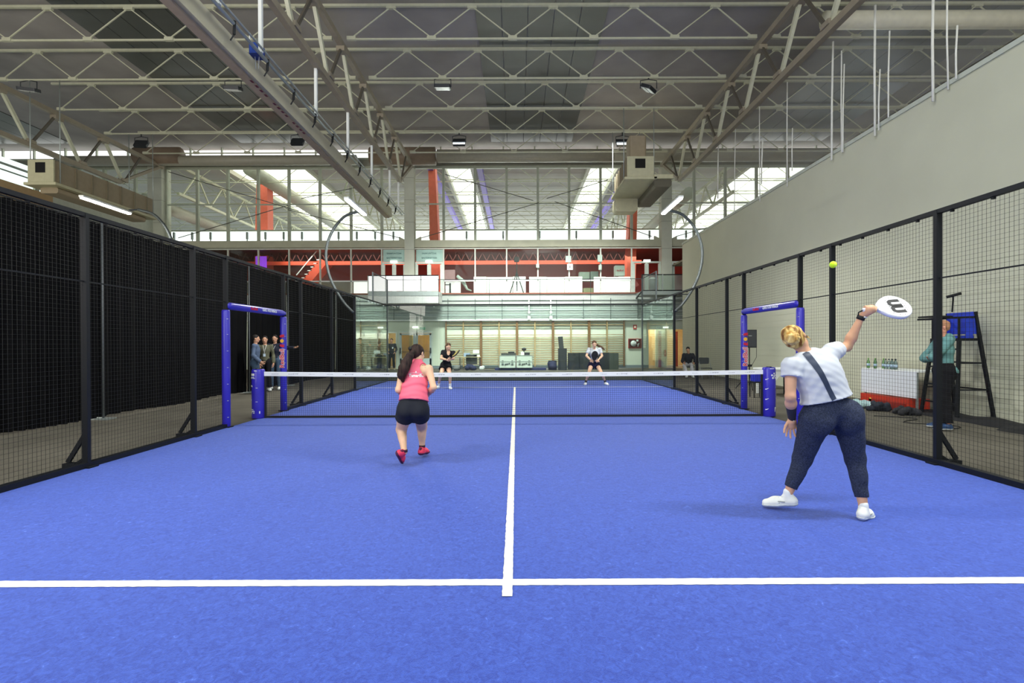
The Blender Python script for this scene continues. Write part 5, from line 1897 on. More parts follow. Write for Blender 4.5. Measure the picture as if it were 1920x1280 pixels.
def player_right():
    """player in white shirt reaching up with the racket"""
    D = 4.22
    J = {'hed': at(1491, 634, 4.27), 'nek': at(1509, 656, 4.24), 'che': at(1534, 700, 4.22), 'pel': at(1557, 768, 4.2),
         'sL': at(1483, 686, 4.2), 'sR': at(1560, 659, 4.27), 'eL': at(1482, 743, 4.16), 'wL': at(1485, 785, 4.3),
         'eR': at(1588, 650, 4.5), 'wR': at(1616, 592, 4.42),
         'hL': at(1528, 787, 4.2), 'hR': at(1589, 782, 4.2), 'kL': at(1505, 858, 4.33), 'kR': at(1603, 858, 4.22),
         'aL': at(1477, 927, 4.34), 'aR': at(1619, 951, 4.13), 'tL': at(1439, 940, 4.40), 'tR': at(1645, 964, 4.19)}
    J['face'] = np.array((.45, .8, .35))
    J['tR'] = V3(J['aR']) + np.array((.135, .12, -.022)); J['tL'] = V3(J['aL']) + np.array((-.17, .10, -.03))
    wr = V3(J['wR'])
    grip = V3(at(1621, 580.5, 4.38)); ax = nrm(V3(at(1717, 573, 4.42)) - grip)
    nr = nrm(np.array((-.12, -.80, .58)))
    hands = {'L': hand_prims(J['wL'], nrm(np.array((.04, .12, -1))), nrm(np.array((-1, .1, -.1))), nrm(np.array((0, -1, -.1))), curl=.18, spread=.3)}
    # closed hand round the handle: back of the hand towards the camera, fingers over the top
    b1 = nrm(np.cross(ax, (0, 0, 1))); b2 = np.cross(b1, ax)      # b1 away/toward the camera, b2 up
    if b1[1] > 0:
        b1 = -b1
    pc = grip + ax * .040 + b1 * .022
    fw = [P(wr, wr * .4 + pc * .6, .026, .030, k=.02), P(pc, rad=(.046, .022, .036), axes=(ax, b1, b2), k=.02), P(wr * .5 + pc * .5, pc, .028, .028, k=.02)]
    for i, r in enumerate((.0092, .0100, .0100, .0094)):
        c0 = grip + ax * (.008 + .0215 * i)
        prev = None
        for k in range(7):
            g = .1 + k * .72
            q = c0 + (b1 * math.cos(g) + b2 * math.sin(g)) * (.0275 if k < 5 else .025) + ax * .002 * k
            if prev is not None:
                fw.append(P(prev, q, r, r * .96, k=.003))
            prev = q
    th0 = pc - b2 * .022 + ax * .0
    th1 = grip + ax * .075 + b1 * .026 - b2 * .012
    th2 = grip + ax * .100 + b1 * .010 + b2 * .014
    fw += [P(th0, th1, .014, .012, k=.01), P(th1, th2, .0115, .0095, k=.005)]
    hands['R'] = fw
    SH = mat('white_sport_shirt', (198, 203, 211), .75, var=.03, scale=6, bump=.15, bscale=300)
    LG = mat('navy_mottled_leggings', (48, 55, 76), .85, var=.5, scale=110, bump=.2, bscale=300, spec=.2)
    up = nrm(V3(J['nek']) - V3(J['pel']))
    hemp = V3(at(1551, 748, 4.2)); hemn = -nrm(V3(at(1551, 700, 4.2)) - V3(at(1538 + 24, 750, 4.2)))
    hemn = nrm(np.array((.24, -.05, -1)))
    def shirt_noise(X, Y, Z):
        u = 62 * (Z * .9 - X * .55) + 3 * np.sin(X * 14 + Z * 6)
        return .0020 * np.sin(u * 1.2) * (.5 + .5 * np.sin(X * 11 + Z * 5)) + .0018 * np.sin(u * .47 + 1.3 + Y * 10) + .0010 * np.sin(110 * (Z + .5 * X) + 4 * np.sin(9 * X))
    dress = [dict(name='leggings', mat=LG, inf=.006, res=.008, parts=['torso', 'thighL', 'thighR', ('calfL', .80, .006), ('calfR', .80, .006)],
                  clips=[(hemp + up * .05, up)], folds=folds(2, .0015, 40)),
             dict(name='shirt', mat=SH, inf=.017, res=.0075, parts=['torso', ('uarmL', .36, .016), ('uarmR', .30, .012), P(V3(J['che']) - up * .03, V3(J['pel']) + up * .05, .105, .128, side=V3(J['hR']) - V3(J['hL']), fl=1.42, k=.08)],
                  clips=[(hemp, hemn)], folds=shirt_noise, cuts=[P(V3(J['nek']) + up * .03, rad=(.062, .062, .05))])]
    # limit calf ellipsoid by the cuff
    def hair(t, fr, J):
        c, sd, fc, u, s = fr
        q = lambda x, y, z: c + (sd * x + fc * y + u * z) * s
        axx = (sd, fc, u)
        m = mk_hair_mat('blond_hair', (120, 78, 34), (236, 206, 128), 9)
        cap = [P(q(0, -.020, .030), rad=np.array((.086, .098, .094)), axes=axx, k=.02), P(q(0, -.06, -.02), rad=np.array((.066, .05, .06)), axes=axx, k=.03)]
        def strands(X, Y, Z):
            return .0022 * np.sin(150 * X + 40 * Z) + .0018 * np.sin(210 * X - 90 * Z)
        h = skin_obj('hair', m, t, [surface(cap, .005, 0, [(q(0, .045, .02), fc * .8 - u * .5)], strands)])
        bun = []
        cc = q(.005, -.118, .018)
        bk = -fc
        for k in range(11):
            a0 = k * 2 * PI / 11
            r0 = .045
            p0 = cc + (sd * math.cos(a0) + u * math.sin(a0)) * r0 - bk * .012
            p1 = cc + (sd * math.cos(a0 + .9) + u * math.sin(a0 + .9)) * .026 + bk * .026
            p2 = cc + bk * .030 + (sd * math.cos(a0 + 2) + u * math.sin(a0 + 2)) * .006
            bun += [P(p0, p1, .017, .015, k=.004), P(p1, p2, .015, .010, k=.004)]
        skin_obj('hair_bun', mk_hair_mat('blond_bun', (176, 130, 62), (246, 222, 150), 7), t, [surface(bun, .004, 0)])
        for a in (-.5, -.2, .15, .5):
            MB().tube([q(.07 + .01 * a, -.01, -.02 + a * .02), q(.085, .02, -.05 + .02 * a), q(.082, .03, -.09)], .0022, 4).obj('loose_strand', m, t)
    t, g, fr = person('person', 'person in white shirt and dark navy leggings swinging a white racket overhead', J, dress, s=.97, build=1.1, fem=1, leg=1.22, res=.009, skin=SKIN, hands=hands, face=True, hair=hair, s_head=.98)
    WS = mat('white_trainer', (232, 234, 228), .6, var=.04, scale=20)
    shoes(t, J, WS, mat('pale_sole', (206, 212, 214), .6), .006, 1.0, ups=((-.12, .05, 1), (0, 0, 1)))
    for q in 'LR':
        a, tt = V3(J['a' + q]), V3(J['t' + q])
        d = nrm(tt - a)
        skin_obj('sock', WHITE, t, [surface([P(a - np.array((0, 0, .005)), a + np.array((0, 0, .022)), .038, .035)], .006)])
        lc = MB()
        for i in range(4):
            c = a + d * (.045 + .024 * i) + np.array((0, 0, -.012 - .008 * i))
            sd = np.cross(d, (0, 0, 1))
            lc.tube([c - sd * .022, c + np.array((0, 0, .006)), c + sd * .022], .004, 5)
        lc.obj('lace', WHITE, t)
        sd = np.cross(d, (0, 0, 1)) * (1 if q == 'R' else -1)
        side = -1 if sd[1] > 0 else 1
        p0 = a + d * .02 + sd * side * .046 + np.array((0, 0, -.052))
        MB().tube([p0, p0 + d * .05 + np.array((0, 0, .006)), p0 + d * .085 + np.array((0, 0, -.004)), p0 + d * .04 + np.array((0, 0, -.008))], .003, 5).obj('side_mark', mat('grey_shoe_mark', (120, 128, 132), .6), t)
    # dark diagonal strap down the back, laid on the shirt
    sh = dress[1]['obj']
    off = Vector(t.location)
    bvh = BVHTree.FromPolygons([v.co + off for v in sh.data.vertices], [tuple(p.vertices) for p in sh.data.polygons])
    cl = [(1507, 657), (1517, 669), (1528, 683), (1539, 699), (1547, 714), (1554, 729), (1560, 741), (1566, 752)]
    wpx = [6.5, 6.5, 6.2, 5.8, 5.4, 5.0, 5.2, 5.0]
    fine = []
    for i in range(len(cl) - 1):
        for k in range(4):
            u = k / 4
            fine.append((cl[i][0] + (cl[i + 1][0] - cl[i][0]) * u, cl[i][1] + (cl[i + 1][1] - cl[i][1]) * u, wpx[i] + (wpx[i + 1] - wpx[i]) * u))
    fine.append((cl[-1][0], cl[-1][1], wpx[-1]))
    rows = []
    for x, y, w in fine:
        row = []
        for k in (-1, -.33, .33, 1):
            tgt = at(x + w * .8 * k, y - w * .5 * k, 4.2)
            dr = (tgt - CAM).normalized()
            hit = bvh.ray_cast(CAM + dr * 2.5, dr)
            row.append(hit[0] - dr * .0035 if hit[0] is not None else None)
        if all(r is not None for r in row):
            rows.append(row)
    mb = MB()
    vs = [p for r in rows for p in r]
    mb.add(vs, [(4 * i + j, 4 * i + j + 1, 4 * i + 5 + j, 4 * i + 4 + j) for i in range(len(rows) - 1) for j in range(3)], True)
    mb.obj('back_strap', mat('navy_strap', (44, 56, 78), .5), t)
    # wrist strap, watch sleeve
    w = V3(J['wR']); e = V3(J['eR']); dn = nrm(e - w)
    MB().tube([w + dn * .0, w + dn * .035], .034, 16).obj('wrist_band', BLACK, t)
    MB().tube([w + dn * .012 + np.array((.0, -.036, 0)), w + dn * .014 + np.array((.03, -.026, 0))], .008, 6).obj('band_mark', WHITE, t)
    MB().tube([w - dn * .0 + np.array((-.03, 0, 0)), w + np.array((-.03, 0, .03)), grip + np.array((-.004, 0, .0))], .006, 6).obj('racket_loop', BLACK, t)
    w = V3(J['wL']); e = V3(J['eL'])
    skin_obj('forearm_sleeve', mat('grey_black_sleeve', (52, 50, 58), .8), t, [surface([P(e * .55 + w * .45, w * .98 + e * .02, .041, .030)], .006)])
    MB().tube([w + np.array((-.028, 0, -.01)), w + np.array((0, -.03, -.012)), w + np.array((.028, 0, -.01))], .004, 6).obj('bracelet', mat('pale_bracelet', (226, 214, 190), .5), t)
    racket('padel_racket', 'white racket with large black letter held up by the player at right', grip - ax * .012, ax, nr, mat('racket_white', (240, 242, 244), .35), mat('racket_edge_white', (228, 230, 240), .3), L=.44, letters='W', s=.98)


def player_left():
    D = 6.1
    J = {'hed': at(783, 664, 6.2), 'nek': at(782, 678.5, 6.15), 'che': at(779, 706, 6.12), 'pel': at(775, 757, 5.98),
         'sL': at(756, 692, 6.1), 'sR': at(804, 692, 6.12), 'eL': at(747, 731, 6.0), 'wL': at(762, 741, 6.3),
         'eR': at(813, 726, 6.0), 'wR': at(801, 741, 6.25),
         'hL': at(762, 768, 6.0), 'hR': at(787, 768, 6.0), 'kL': at(752.5, 805, 6.2), 'kR': at(791, 800, 6.4),
         'aL': at(758, 847, 5.97), 'aR': at(791.5, 838, 6.42)}
    J['tL'] = V3(J['aL']) + np.array((.01, .13, -.10)); J['tR'] = V3(J['aR']) + np.array((.03, .19, -.02))
    J['uL'] = (0, -.75, .62)
    J['face'] = np.array((.35, 1, .05))
    hands = {q: hand_prims(J['w' + q], nrm(V3(J['w' + q]) - V3(J['e' + q])), (0, 0, 1), (1 if q == 'L' else -1, 0, 0), curl=.8) for q in 'LR'}
    PK = mat('coral_pink_top', (240, 106, 130), .75, var=.05, scale=5, bump=.1, bscale=260)
    BK = mat('charcoal_shorts', (40, 42, 48), .85, var=.06, spec=.2)
    up = nrm(V3(J['nek']) - V3(J['pel']))
    hem = V3(at(776, 751, 6.0))
    def topn(X, Y, Z):
        u = 58 * (Z + .12 * X) + 2.5 * np.sin(X * 13)
        w = np.exp(-((Z - .93) / .14) ** 2)
        return w * (.0045 * np.sin(u) + .003 * np.sin(u * 1.7 + X * 12)) + .0008 * np.sin(u * .5)
    sL, sR = V3(J['sL']), V3(J['sR'])
    # racer-back: cut the shoulders away
    cuts = [P(sL + np.array((-.015, .0, .02)), sL + np.array((.0, 0, -.10)), .098, .075), P(sR + np.array((.015, 0, .02)), sR + np.array((.0, 0, -.10)), .098, .075),
            P(V3(J['nek']) + up * .065, rad=(.06, .07, .05))]
    cuts[0] = P(sL + np.array((.012, -.05, .02)), sL + np.array((-.02, -.05, -.10)), .085, .055)
    cuts[1] = P(sR + np.array((-.012, -.05, .02)), sR + np.array((.02, -.05, -.10)), .085, .055)
    dress = [dict(name='shorts', mat=BK, inf=.010, res=.009, parts=['torso', ('thighL', .42, .014), ('thighR', .36, .014)],
                  clips=[(hem + up * .03, up)], folds=folds(5, .002, 24, (1, 0, 0))),
             dict(name='top', mat=PK, inf=.016, res=.008, parts=['torso', 'neck', P(V3(J['che']) - up * .12, V3(J['pel']) + up * .06, .12, .135, side=(1, 0, 0), fl=1.12, k=.05)],
                  clips=[(hem - up * .01, -up), (V3(J['nek']) + up * .035, up)], folds=topn, cuts=cuts)]
    def hair(t, fr, J):
        c, sd, fc, u, s = fr
        q = lambda x, y, z: c + (sd * x + fc * y + u * z) * s
        axx = (sd, fc, u)
        m = mk_hair_mat('dark_brown_hair', (30, 22, 20), (62, 44, 38), 10)
        cap = [P(q(0, -.020, .032), rad=np.array((.084, .098, .092)), axes=axx, k=.02), P(q(-.01, -.06, -.02), rad=np.array((.066, .05, .06)), axes=axx, k=.03)]
        skin_obj('hair', m, t, [surface(cap, .006, 0, [(q(0, .05, .02), fc * .8 - u * .5)], lambda X, Y, Z: .0016 * np.sin(180 * X))])
        pts = [at(775, 659, 6.08), at(768, 668, 6.02), at(762, 680, 6.0), at(757, 691, 5.98), at(753, 703, 5.98), at(755, 713, 6.0)]
        rr = [.030, .046, .060, .062, .050, .022]
        pr = [P(pts[i], pts[i + 1], rr[i], rr[i + 1], side=(0, 1, 0), fl=.62, k=.02) for i in range(5)]
        skin_obj('ponytail', m, t, [surface(pr, .006, 0, (), lambda X, Y, Z: .0016 * np.sin(150 * X + 40 * Z) + .0012 * np.sin(260 * X + 60 * Z))])
        MB().tube([q(-.035, -.1, .035), q(-.03, -.13, .03)], .024, 8).obj('hair_tie', BLACK, t)
    t, g, fr = person('person', 'person with long dark ponytail in coral pink top and black shorts, seen from behind', J, dress, s=.97, build=1.0, fem=1, leg=1.2, res=.0095, skin=SKIN2, hands=hands, hair=hair, s_head=.98)
    CR = mat('coral_red_shoe', (232, 60, 90), .5, var=.15, scale=30)
    for q, u in (('L', (0, -.75, .62)), ('R', (0, -.1, 1))):
        a, tt = V3(J['a' + q]), V3(J['t' + q])
        d = nrm(tt - a); un = nrm(V3(u) - d * np.dot(V3(u), d))
        pr = shoe_prims(a, tt, u)
        o = skin_obj('shoe', CR, t, [surface(pr, .006, .004, [(a - un * .09, -un)])])
        skin_obj('sole', mat('plum_sole', (84, 34, 66), .6), o, [surface(pr[1:], .006, .010, [(a - un * .068, un), (a - un * .098, -un)])])
        MB().tube([a - d * .045 - un * .0, a - d * .05 - un * .055], [.016, .02], 8).obj('heel_tab', mat('plum_heel', (96, 28, 58), .6), t)
        MB().tube([a + np.array((0, 0, .0)), a + np.array((0, 0, .028))], .040, 14).obj('sock', mat('dark_sock', (60, 30, 44), .8), t)
    # white printed lettering on the back
    sh = dress[1]['obj']; off = Vector(t.location)
    bvh = BVHTree.FromPolygons([v.co + off for v in sh.data.vertices], [tuple(p.vertices) for p in sh.data.polygons])
    tx = text_mb('Tamarillo', .05, (0, 0, 0), (1, 0, 0), (0, 0, 1), .001, bold=.03)
    cen = at(780.5, 704, 6.0)
    vs = []
    for v in tx.v:
        o = Vector((cen.x + v[0] * .92, 4 - 10, cen.z + v[2] + .0))
        tgt = Vector((cen.x + v[0] * .92, cen.y, cen.z + v[2]))
        dr = (tgt - CAM).normalized()
        h = bvh.ray_cast(CAM + dr * 4.5, dr)
        vs.append(tuple((h[0] if h[0] else tgt) - dr * (.0035 + (.001 if v[1] < 0 else 0))))
    tx.v = vs
    tx.obj('back_print', WHITE, t)
    # line and drop over the word
    ln = []
    for k in range(13):
        tgt = at(767 + 25 * k / 12, 699.5 + 1.2 * math.sin(PI * k / 12) * -.8 + k * .08, 6.0)
        dr = (tgt - CAM).normalized(); h = bvh.ray_cast(CAM + dr * 4.5, dr)
        ln.append((h[0] if h[0] else tgt) - dr * .003)
    b = MB().tube(ln, .0022, 4)
    tgt = at(780, 697.5, 6.0); dr = (tgt - CAM).normalized(); h = bvh.ray_cast(CAM + dr * 4.5, dr)
    p = (h[0] if h[0] else tgt) - dr * .003
    b.ball(p, (.007, .003, .013), 6)
    b.obj('print_emblem', WHITE, t)
    # tattoo on the right shoulder blade
    tgt = at(794, 688, 6.1)
    bd = [c for c in t.children if c.name.startswith('body')][0]
    bv2 = BVHTree.FromPolygons([v.co + off for v in bd.data.vertices], [tuple(p.vertices) for p in bd.data.polygons])
    mb = MB()
    rnd = random.Random(4)
    for k in range(6):
        px, py = 794 + rnd.uniform(-3, 4), 687 + rnd.uniform(-3, 3)
        ps = []
        for j in range(4):
            dr = (at(px + j * .8 - 1, py + rnd.uniform(-.6, .6), 6.1) - CAM).normalized()
            h = bv2.ray_cast(CAM + dr * 4.5, dr)
            if h[0]:
                ps.append(h[0] - dr * .001)
        if len(ps) > 1:
            mb.tube(ps, .0016, 4)
    if mb.v:
        mb.obj('tattoo', mat('faded_tattoo', (150, 110, 92), .7), t)
    # racket held in front, mostly hidden
    racket('padel_racket', 'dark racket held in front of the player in pink, mostly hidden', V3(J['wR']) + np.array((-.02, .06, .02)), (-.55, .7, .45), (0, -.5, .8), mat('racket_dark', (40, 42, 50), .4), mat('racket_dark_edge', (30, 32, 38), .35))


def player_far_black():
    d = 16.45
    J = {'hed': at(840.8, 650, 16.4), 'nek': at(840.3, 656.8, 16.45), 'che': at(839, 665, 16.5), 'pel': at(836, 683, 16.6),
         'sR': at(830.5, 659.6, 16.5), 'sL': at(850.5, 661, 16.4), 'eR': at(827, 672, 16.4), 'wR': at(839.5, 674.5, 16.15),
         'eL': at(850, 672.5, 16.3), 'wL': at(844.5, 672.5, 16.1),
         'hR': at(831.5, 686, 16.6), 'hL': at(840.5, 686, 16.6), 'kR': at(826, 704, 16.3), 'kL': at(843.5, 704, 16.2),
         'aR': at(822, 722.5, 16.55), 'aL': at(844, 724.5, 16.3)}
    J['tR'] = V3(J['aR']) + np.array((-.06, -.19, 0)); J['tL'] = V3(J['aL']) + np.array((.05, -.2, 0))
    J['aR'] = np.array((V3(J['aR'])[0], V3(J['aR'])[1], .10)); J['aL'] = np.array((V3(J['aL'])[0], V3(J['aL'])[1], .10))
    J['tR'][2] = .1; J['tL'][2] = .1
    J['face'] = np.array((.3, -1, -.05))
    BT = mat('black_sport_tee', (26, 27, 32), .8, spec=.2)
    up = nrm(V3(J['nek']) - V3(J['pel']))
    hands = {q: hand_prims(J['w' + q], nrm(V3(J['w' + q]) - V3(J['e' + q])), (0, 0, 1), (0, -1, 0), curl=.9, fist=True) for q in 'LR'}
    hm = mk_hair_mat('brown_hair', (66, 48, 36), (120, 92, 66), 12)
    def hair(t, fr, J):
        short_hair(hm)(t, fr, J)
        c, sd, fc, u, s = fr
        q = lambda x, y, z: c + (sd * x + fc * y + u * z) * s
        skin_obj('ponytail', hm, t, [surface([P(q(.0, -.09, .05), q(.06, -.13, -.04), .035, .03), P(q(.06, -.13, -.04), q(.08, -.10, -.14), .03, .012)], .007)])
    hem = V3(J['pel']) + up * .04
    dress = [dict(name='skirt_shorts', mat=mat('black_shorts', (22, 24, 28), .85, spec=.2), inf=.02, res=.011, parts=['torso', ('thighR', .34, .03), ('thighL', .34, .03)], clips=[(hem + up * .12, up)], folds=folds(3, .003, 22, (1, 0, 0))),
             dict(name='tee_shirt', mat=BT, inf=.014, res=.011, parts=['torso', ('uarmL', .5, .01), ('uarmR', .5, .01)], clips=[(hem, -up)], folds=folds(8, .002, 30),
                  cuts=[P(V3(J['nek']) + np.array((.02, -.08, -.045)), rad=(.06, .07, .11)), P(V3(J['nek']) + up * .03, rad=(.07, .07, .05))])]
    t, g, fr = person('person', 'person in black v-neck tee and shorts ready beyond the net, left half', J, dress, s=.97, fem=1, res=.011, skin=SKIN2, hands=hands, hair=hair)
    shoes(t, J, WHITE, mat('pale_sole', (206, 212, 214), .6), .009, 1.0, sock=WHITE)
    MB().tube([V3(J['wR']) * .85 + V3(J['eR']) * .15, V3(J['wR']) * .93 + V3(J['eR']) * .07], .03, 10).obj('wrist_band', BLACK, t)
    g0 = (V3(J['wL']) + V3(J['wR'])) / 2 + np.array((.03, -.06, .0))
    racket('padel_racket', 'yellow and black racket held by the player in black beyond the net', g0, nrm(V3(at(860, 658, 15.95)) - g0), (-.62, -.28, .72), mat('racket_yellow_black', (172, 160, 84), .4, var=.8, scale=9), mat('racket_black_edge', (36, 32, 32), .35))


def player_far_grey():
    J = {'hed': at(1114.3, 645, 17.5), 'nek': at(1114.3, 652, 17.55), 'che': at(1114.3, 662, 17.6), 'pel': at(1114, 681, 17.85),
         'sR': at(1104, 655, 17.6), 'sL': at(1124.8, 655, 17.6), 'eR': at(1099.5, 667, 17.5), 'wR': at(1108.5, 675.5, 17.3),
         'eL': at(1129, 667, 17.5), 'wL': at(1121, 675.5, 17.3),
         'hR': at(1109, 683, 17.85), 'hL': at(1119, 683, 17.85), 'kR': at(1104, 700, 17.5), 'kL': at(1128.5, 700, 17.5),
         'aR': at(1098, 717.5, 17.75), 'aL': at(1135, 717, 17.75)}
    for q, dx in (('R', -.05), ('L', .07)):
        J['a' + q] = np.array((V3(J['a' + q])[0], V3(J['a' + q])[1], .10))
        J['t' + q] = J['a' + q] + np.array((dx, -.19, 0))
    J['face'] = np.array((-.05, -1, .12))
    up = nrm(V3(J['nek']) - V3(J['pel']))
    GT = mat('light_grey_tee', (192, 198, 204), .8, var=.08, scale=9)
    hands = {q: hand_prims(J['w' + q], nrm(V3(J['w' + q]) - V3(J['e' + q])), (0, 0, 1), (0, -1, 0), curl=.9, fist=True) for q in 'LR'}
    hm = mk_hair_mat('brown_hair', (66, 48, 36), (120, 92, 66), 12)
    def hair(t, fr, J):
        short_hair(hm)(t, fr, J)
        pts = [at(1118, 646, 17.62), at(1124, 649, 17.66), at(1130, 652.5, 17.66), at(1133, 655, 17.66)]
        skin_obj('ponytail', hm, t, [surface([P(pts[i], pts[i + 1], (.035, .045, .04)[i], (.045, .04, .02)[i], k=.01) for i in range(3)], .007)])
    hem = V3(J['pel']) + up * .035
    dress = [dict(name='shorts', mat=mat('dark_navy_shorts', (34, 34, 60), .85, spec=.2), inf=.018, res=.011, parts=['torso', ('thighR', .28, .025), ('thighL', .28, .025)], clips=[(hem + up * .12, up)], folds=folds(3, .002, 22, (1, 0, 0))),
             dict(name='tee_shirt', mat=GT, inf=.014, res=.011, parts=['torso', ('uarmL', .62, .012), ('uarmR', .62, .012)], clips=[(hem, -up)], folds=folds(9, .003, 26),
                  cuts=[P(V3(J['nek']) + np.array((0, -.07, .0)) , rad=(.06, .07, .07)), P(V3(J['nek']) + up * .03, rad=(.07, .07, .05))])]
    t, g, fr = person('person', 'person in light grey tee and dark shorts crouching beyond the net, right half', J, dress, s=.97, fem=1, res=.011, skin=SKIN2, hands=hands, hair=hair)
    shoes(t, J, WHITE, mat('pale_sole', (206, 212, 214), .6), .009, 1.0, sock=mat('dark_sock2', (60, 62, 70), .8))
    g0 = V3(at(1113, 676, 17.2))
    racket('padel_racket', 'black racket held upright by the player in the grey tee', g0 - np.array((0, 0, .12)), (.12, -.05, 1), (0.4, -.9, 0), mat('racket_black_face', (34, 36, 40), .4, var=.5, scale=14), mat('racket_black_edge', (36, 32, 32), .35))


# ------------------------------------------------------------------ onlookers
def onlooker(label, x, y, yaw, h, top, bottom, topname, skin=None, arms='down', hairm=None, beard=False, res=.014, hem=.12, extra=None, shoe=None, J=None, hairfn=None, build=1.0, group=None):
    J0, fru = stand_joints(x, y, yaw, h, arms=arms)
    if J:
        J0.update(J(J0, fru))
    k = h / 1.75
    u = np.array((0, 0, 1.0))
    hm = hairm or mat('dark_short_hair', (34, 28, 26), .7)
    pel = V3(J0['pel'])
    neckcut = [P(V3(J0['nek']) + u * .045, rad=(.062, .062, .05))]
    dress = [dict(name='trousers', mat=bottom, inf=.014, res=res, parts=['torso', 'thighL', 'thighR', ('calfL', .97, .022), ('calfR', .97, .022)], clips=[(pel + u * .12, u)], folds=folds(4, .003, 20)),
             dict(name=topname, mat=top, inf=.017, res=res, parts=['torso', 'uarmL', 'uarmR', ('farmL', .95, .012), ('farmR', .95, .012)], clips=[(pel - u * hem, -u)], folds=folds(6, .004, 24), cuts=neckcut)]
    t, g, fr = person('person', label, J0, dress, s=k, build=build, res=res, skin=skin or SKIN3, hands=simple_hands(J0, fru, 1.2 if arms == 'crossed' else .5), hair=hairfn or short_hair(hm, beard), group=group)
    shoes(t, J0, shoe or WHITE, mat('pale_sole', (206, 212, 214), .6), .01, k)
    if extra:
        extra(t, J0, fru, g)
    return t, J0, fru


def onlookers():
    jeans = mat('blue_jeans', (66, 86, 108), .9, var=.1, scale=20)
    blk = mat('black_trousers', (24, 24, 28), .85, spec=.2)

    def lanyard(t, J, fru, g):
        f, r, u, k, q = fru
        c = V3(J['che'])
        fr_ = f * .145 * k
        MB().tube([V3(J['nek']) + r * .05 + f * .05, c + fr_ + r * .02 + u * .05, c + fr_ + f * .01 - u * .08], .006, 5).tube([V3(J['nek']) - r * .05 + f * .05, c + fr_ - r * .02 + u * .05, c + fr_ + f * .01 - u * .08], .006, 5).obj('lanyard', WHITE, t)
        p = c + fr_ + f * .012 - u * .13
        MB().bar(p + u * .045, p - u * .045, .07, .006, up=f).obj('badge', mat('badge_blue_white', (196, 214, 226), .5), t)
    # man in profile, hand on the net post side
    p = at(479, 690, 15.15)
    onlooker('man in blue-grey jacket seen in profile, nearest of the three by the curtain', p.x, p.y, -1.25, 1.74, mat('blue_grey_jacket', (86, 102, 128), .8, var=.08), jeans, 'jacket', res=.013,
             J=lambda J, F: {'eR': F[4](.26, -.02, 1.14), 'wR': F[4](.21, .17, .95)})
    p = at(497, 690, 15.95)
    onlooker('man in olive jacket with lanyard, middle of the three by the curtain', p.x, p.y, PI + .35, 1.72, mat('olive_jacket', (98, 98, 78), .8, var=.15, scale=8), blk, 'jacket', extra=lanyard, res=.014, build=.9)
    p = at(516, 690, 16.45)

    def point(J, F):
        f, r, u, k, q = F
        # figure's left arm is at the viewer's right
        return {'eL': V3(at(535, 652, 16.35)), 'wL': V3(at(553, 651.5, 16.2))}
    onlooker('man in navy jacket and jeans with arm stretched out, right one by the curtain', p.x, p.y, PI + .1, 1.76, mat('navy_jacket', (26, 30, 48), .8, var=.1), jeans, 'jacket', extra=lanyard, J=point, res=.013)
    # man with crossed arms beyond the right fence
    p = at(1769, 700, 8.45)
    GH = mat('sea_green_hoodie', (104, 150, 148), .85, var=.18, scale=5)

    def hood(t, J, F, g):
        f, r, u, k, q = F
        skin_obj('hood', GH, t, [surface([P(q(-.07, -.055, 1.50), q(.07, -.055, 1.50), .05, .05), P(q(0, -.08, 1.46), rad=(.09, .05, .07))], .01)])
    bald = mat('short_ginger_hair', (176, 128, 98), .8)
    onlooker('bald man in sea green hoodie with crossed arms beyond the right fence', p.x, p.y, 1.15, 1.80, GH, blk, 'hoodie', skin=mat('ruddy_skin', (214, 150, 124), .6), arms='crossed', hairm=bald, beard=True, extra=hood, res=.011, hem=.05,
             shoe=mat('blue_black_trainer', (40, 66, 104), .5, var=.6, scale=16), build=1.22)
    # people in black beyond the far glass
    tb = mat('black_work_jacket', (36, 38, 42), .8, var=.15, scale=6)
    cap = mat('black_cap', (30, 32, 34), .7)
    for px, dd, yaw, lab, arms, hh in ((734.5, 29.0, PI + .1, 'man in black with white badge standing in the lobby doorway', 'pockets', 1.78), (676, 28.2, PI - .5, 'man in black with a cap behind the far glass, leftmost', 'down', 1.78),
                                       (694, 28.6, .6, 'left one of two men in dark jackets bending together behind the far glass', 'pockets', 1.62), (711.5, 28.6, -.6, 'right one of two men in dark jackets bending together behind the far glass', 'pockets', 1.62)):
        p = at(px, 690, dd)
        t, J, F = onlooker(lab, p.x, p.y, yaw, hh, tb, blk, 'jacket', arms=arms, res=.018, shoe=mat('tan_shoe', (150, 140, 120), .6))
        if px == 676:
            f, r, u, k, q = F
            MB().ball(q(0, .0, 1.75), (.095, .1, .05), 8).bar(q(0, .08, 1.73), q(0, .2, 1.72), .13, .015).obj('cap', cap, t)
        if px == 734.5:
            f, r, u, k, q = F
            MB().bar(V3(J['che']) + f * .15 - r * .08, V3(J['che']) + f * .15 - r * .08 - u * .09, .07, .01, up=f).obj('badge', WHITE, t)
    # seated man by the right wall
    d = 22.0
    p = at(1290, 690, d)
    x, y = p.x, p.y
    q = lambda a, b, c: np.array((x + a, y - b, c))
    f = np.array((-.35, -1, 0))
    J = {'pel': q(.02, 0, .52), 'che': q(-.0, .08, .83), 'nek': q(-.02, .12, 1.0), 'hed': q(-.06, .18, 1.17), 'face': np.array((-.45, -1, -.05)),
         'sR': q(-.21, .10, .94), 'sL': q(.17, .10, .94), 'eR': q(-.3, .18, .70), 'wR': q(-.32, .42, .62), 'eL': q(.27, .16, .70), 'wL': q(.12, .40, .60),
         'hR': q(-.08, 0, .50), 'hL': q(.11, 0, .50), 'kR': q(-.30, .42, .52), 'kL': q(.0, .46, .52), 'aR': q(-.22, .50, .10), 'aL': q(.02, .52, .10),
         'tR': q(-.3, .68, .10), 'tL': q(.0, .71, .10)}
    u = np.array((0, 0, 1.0))
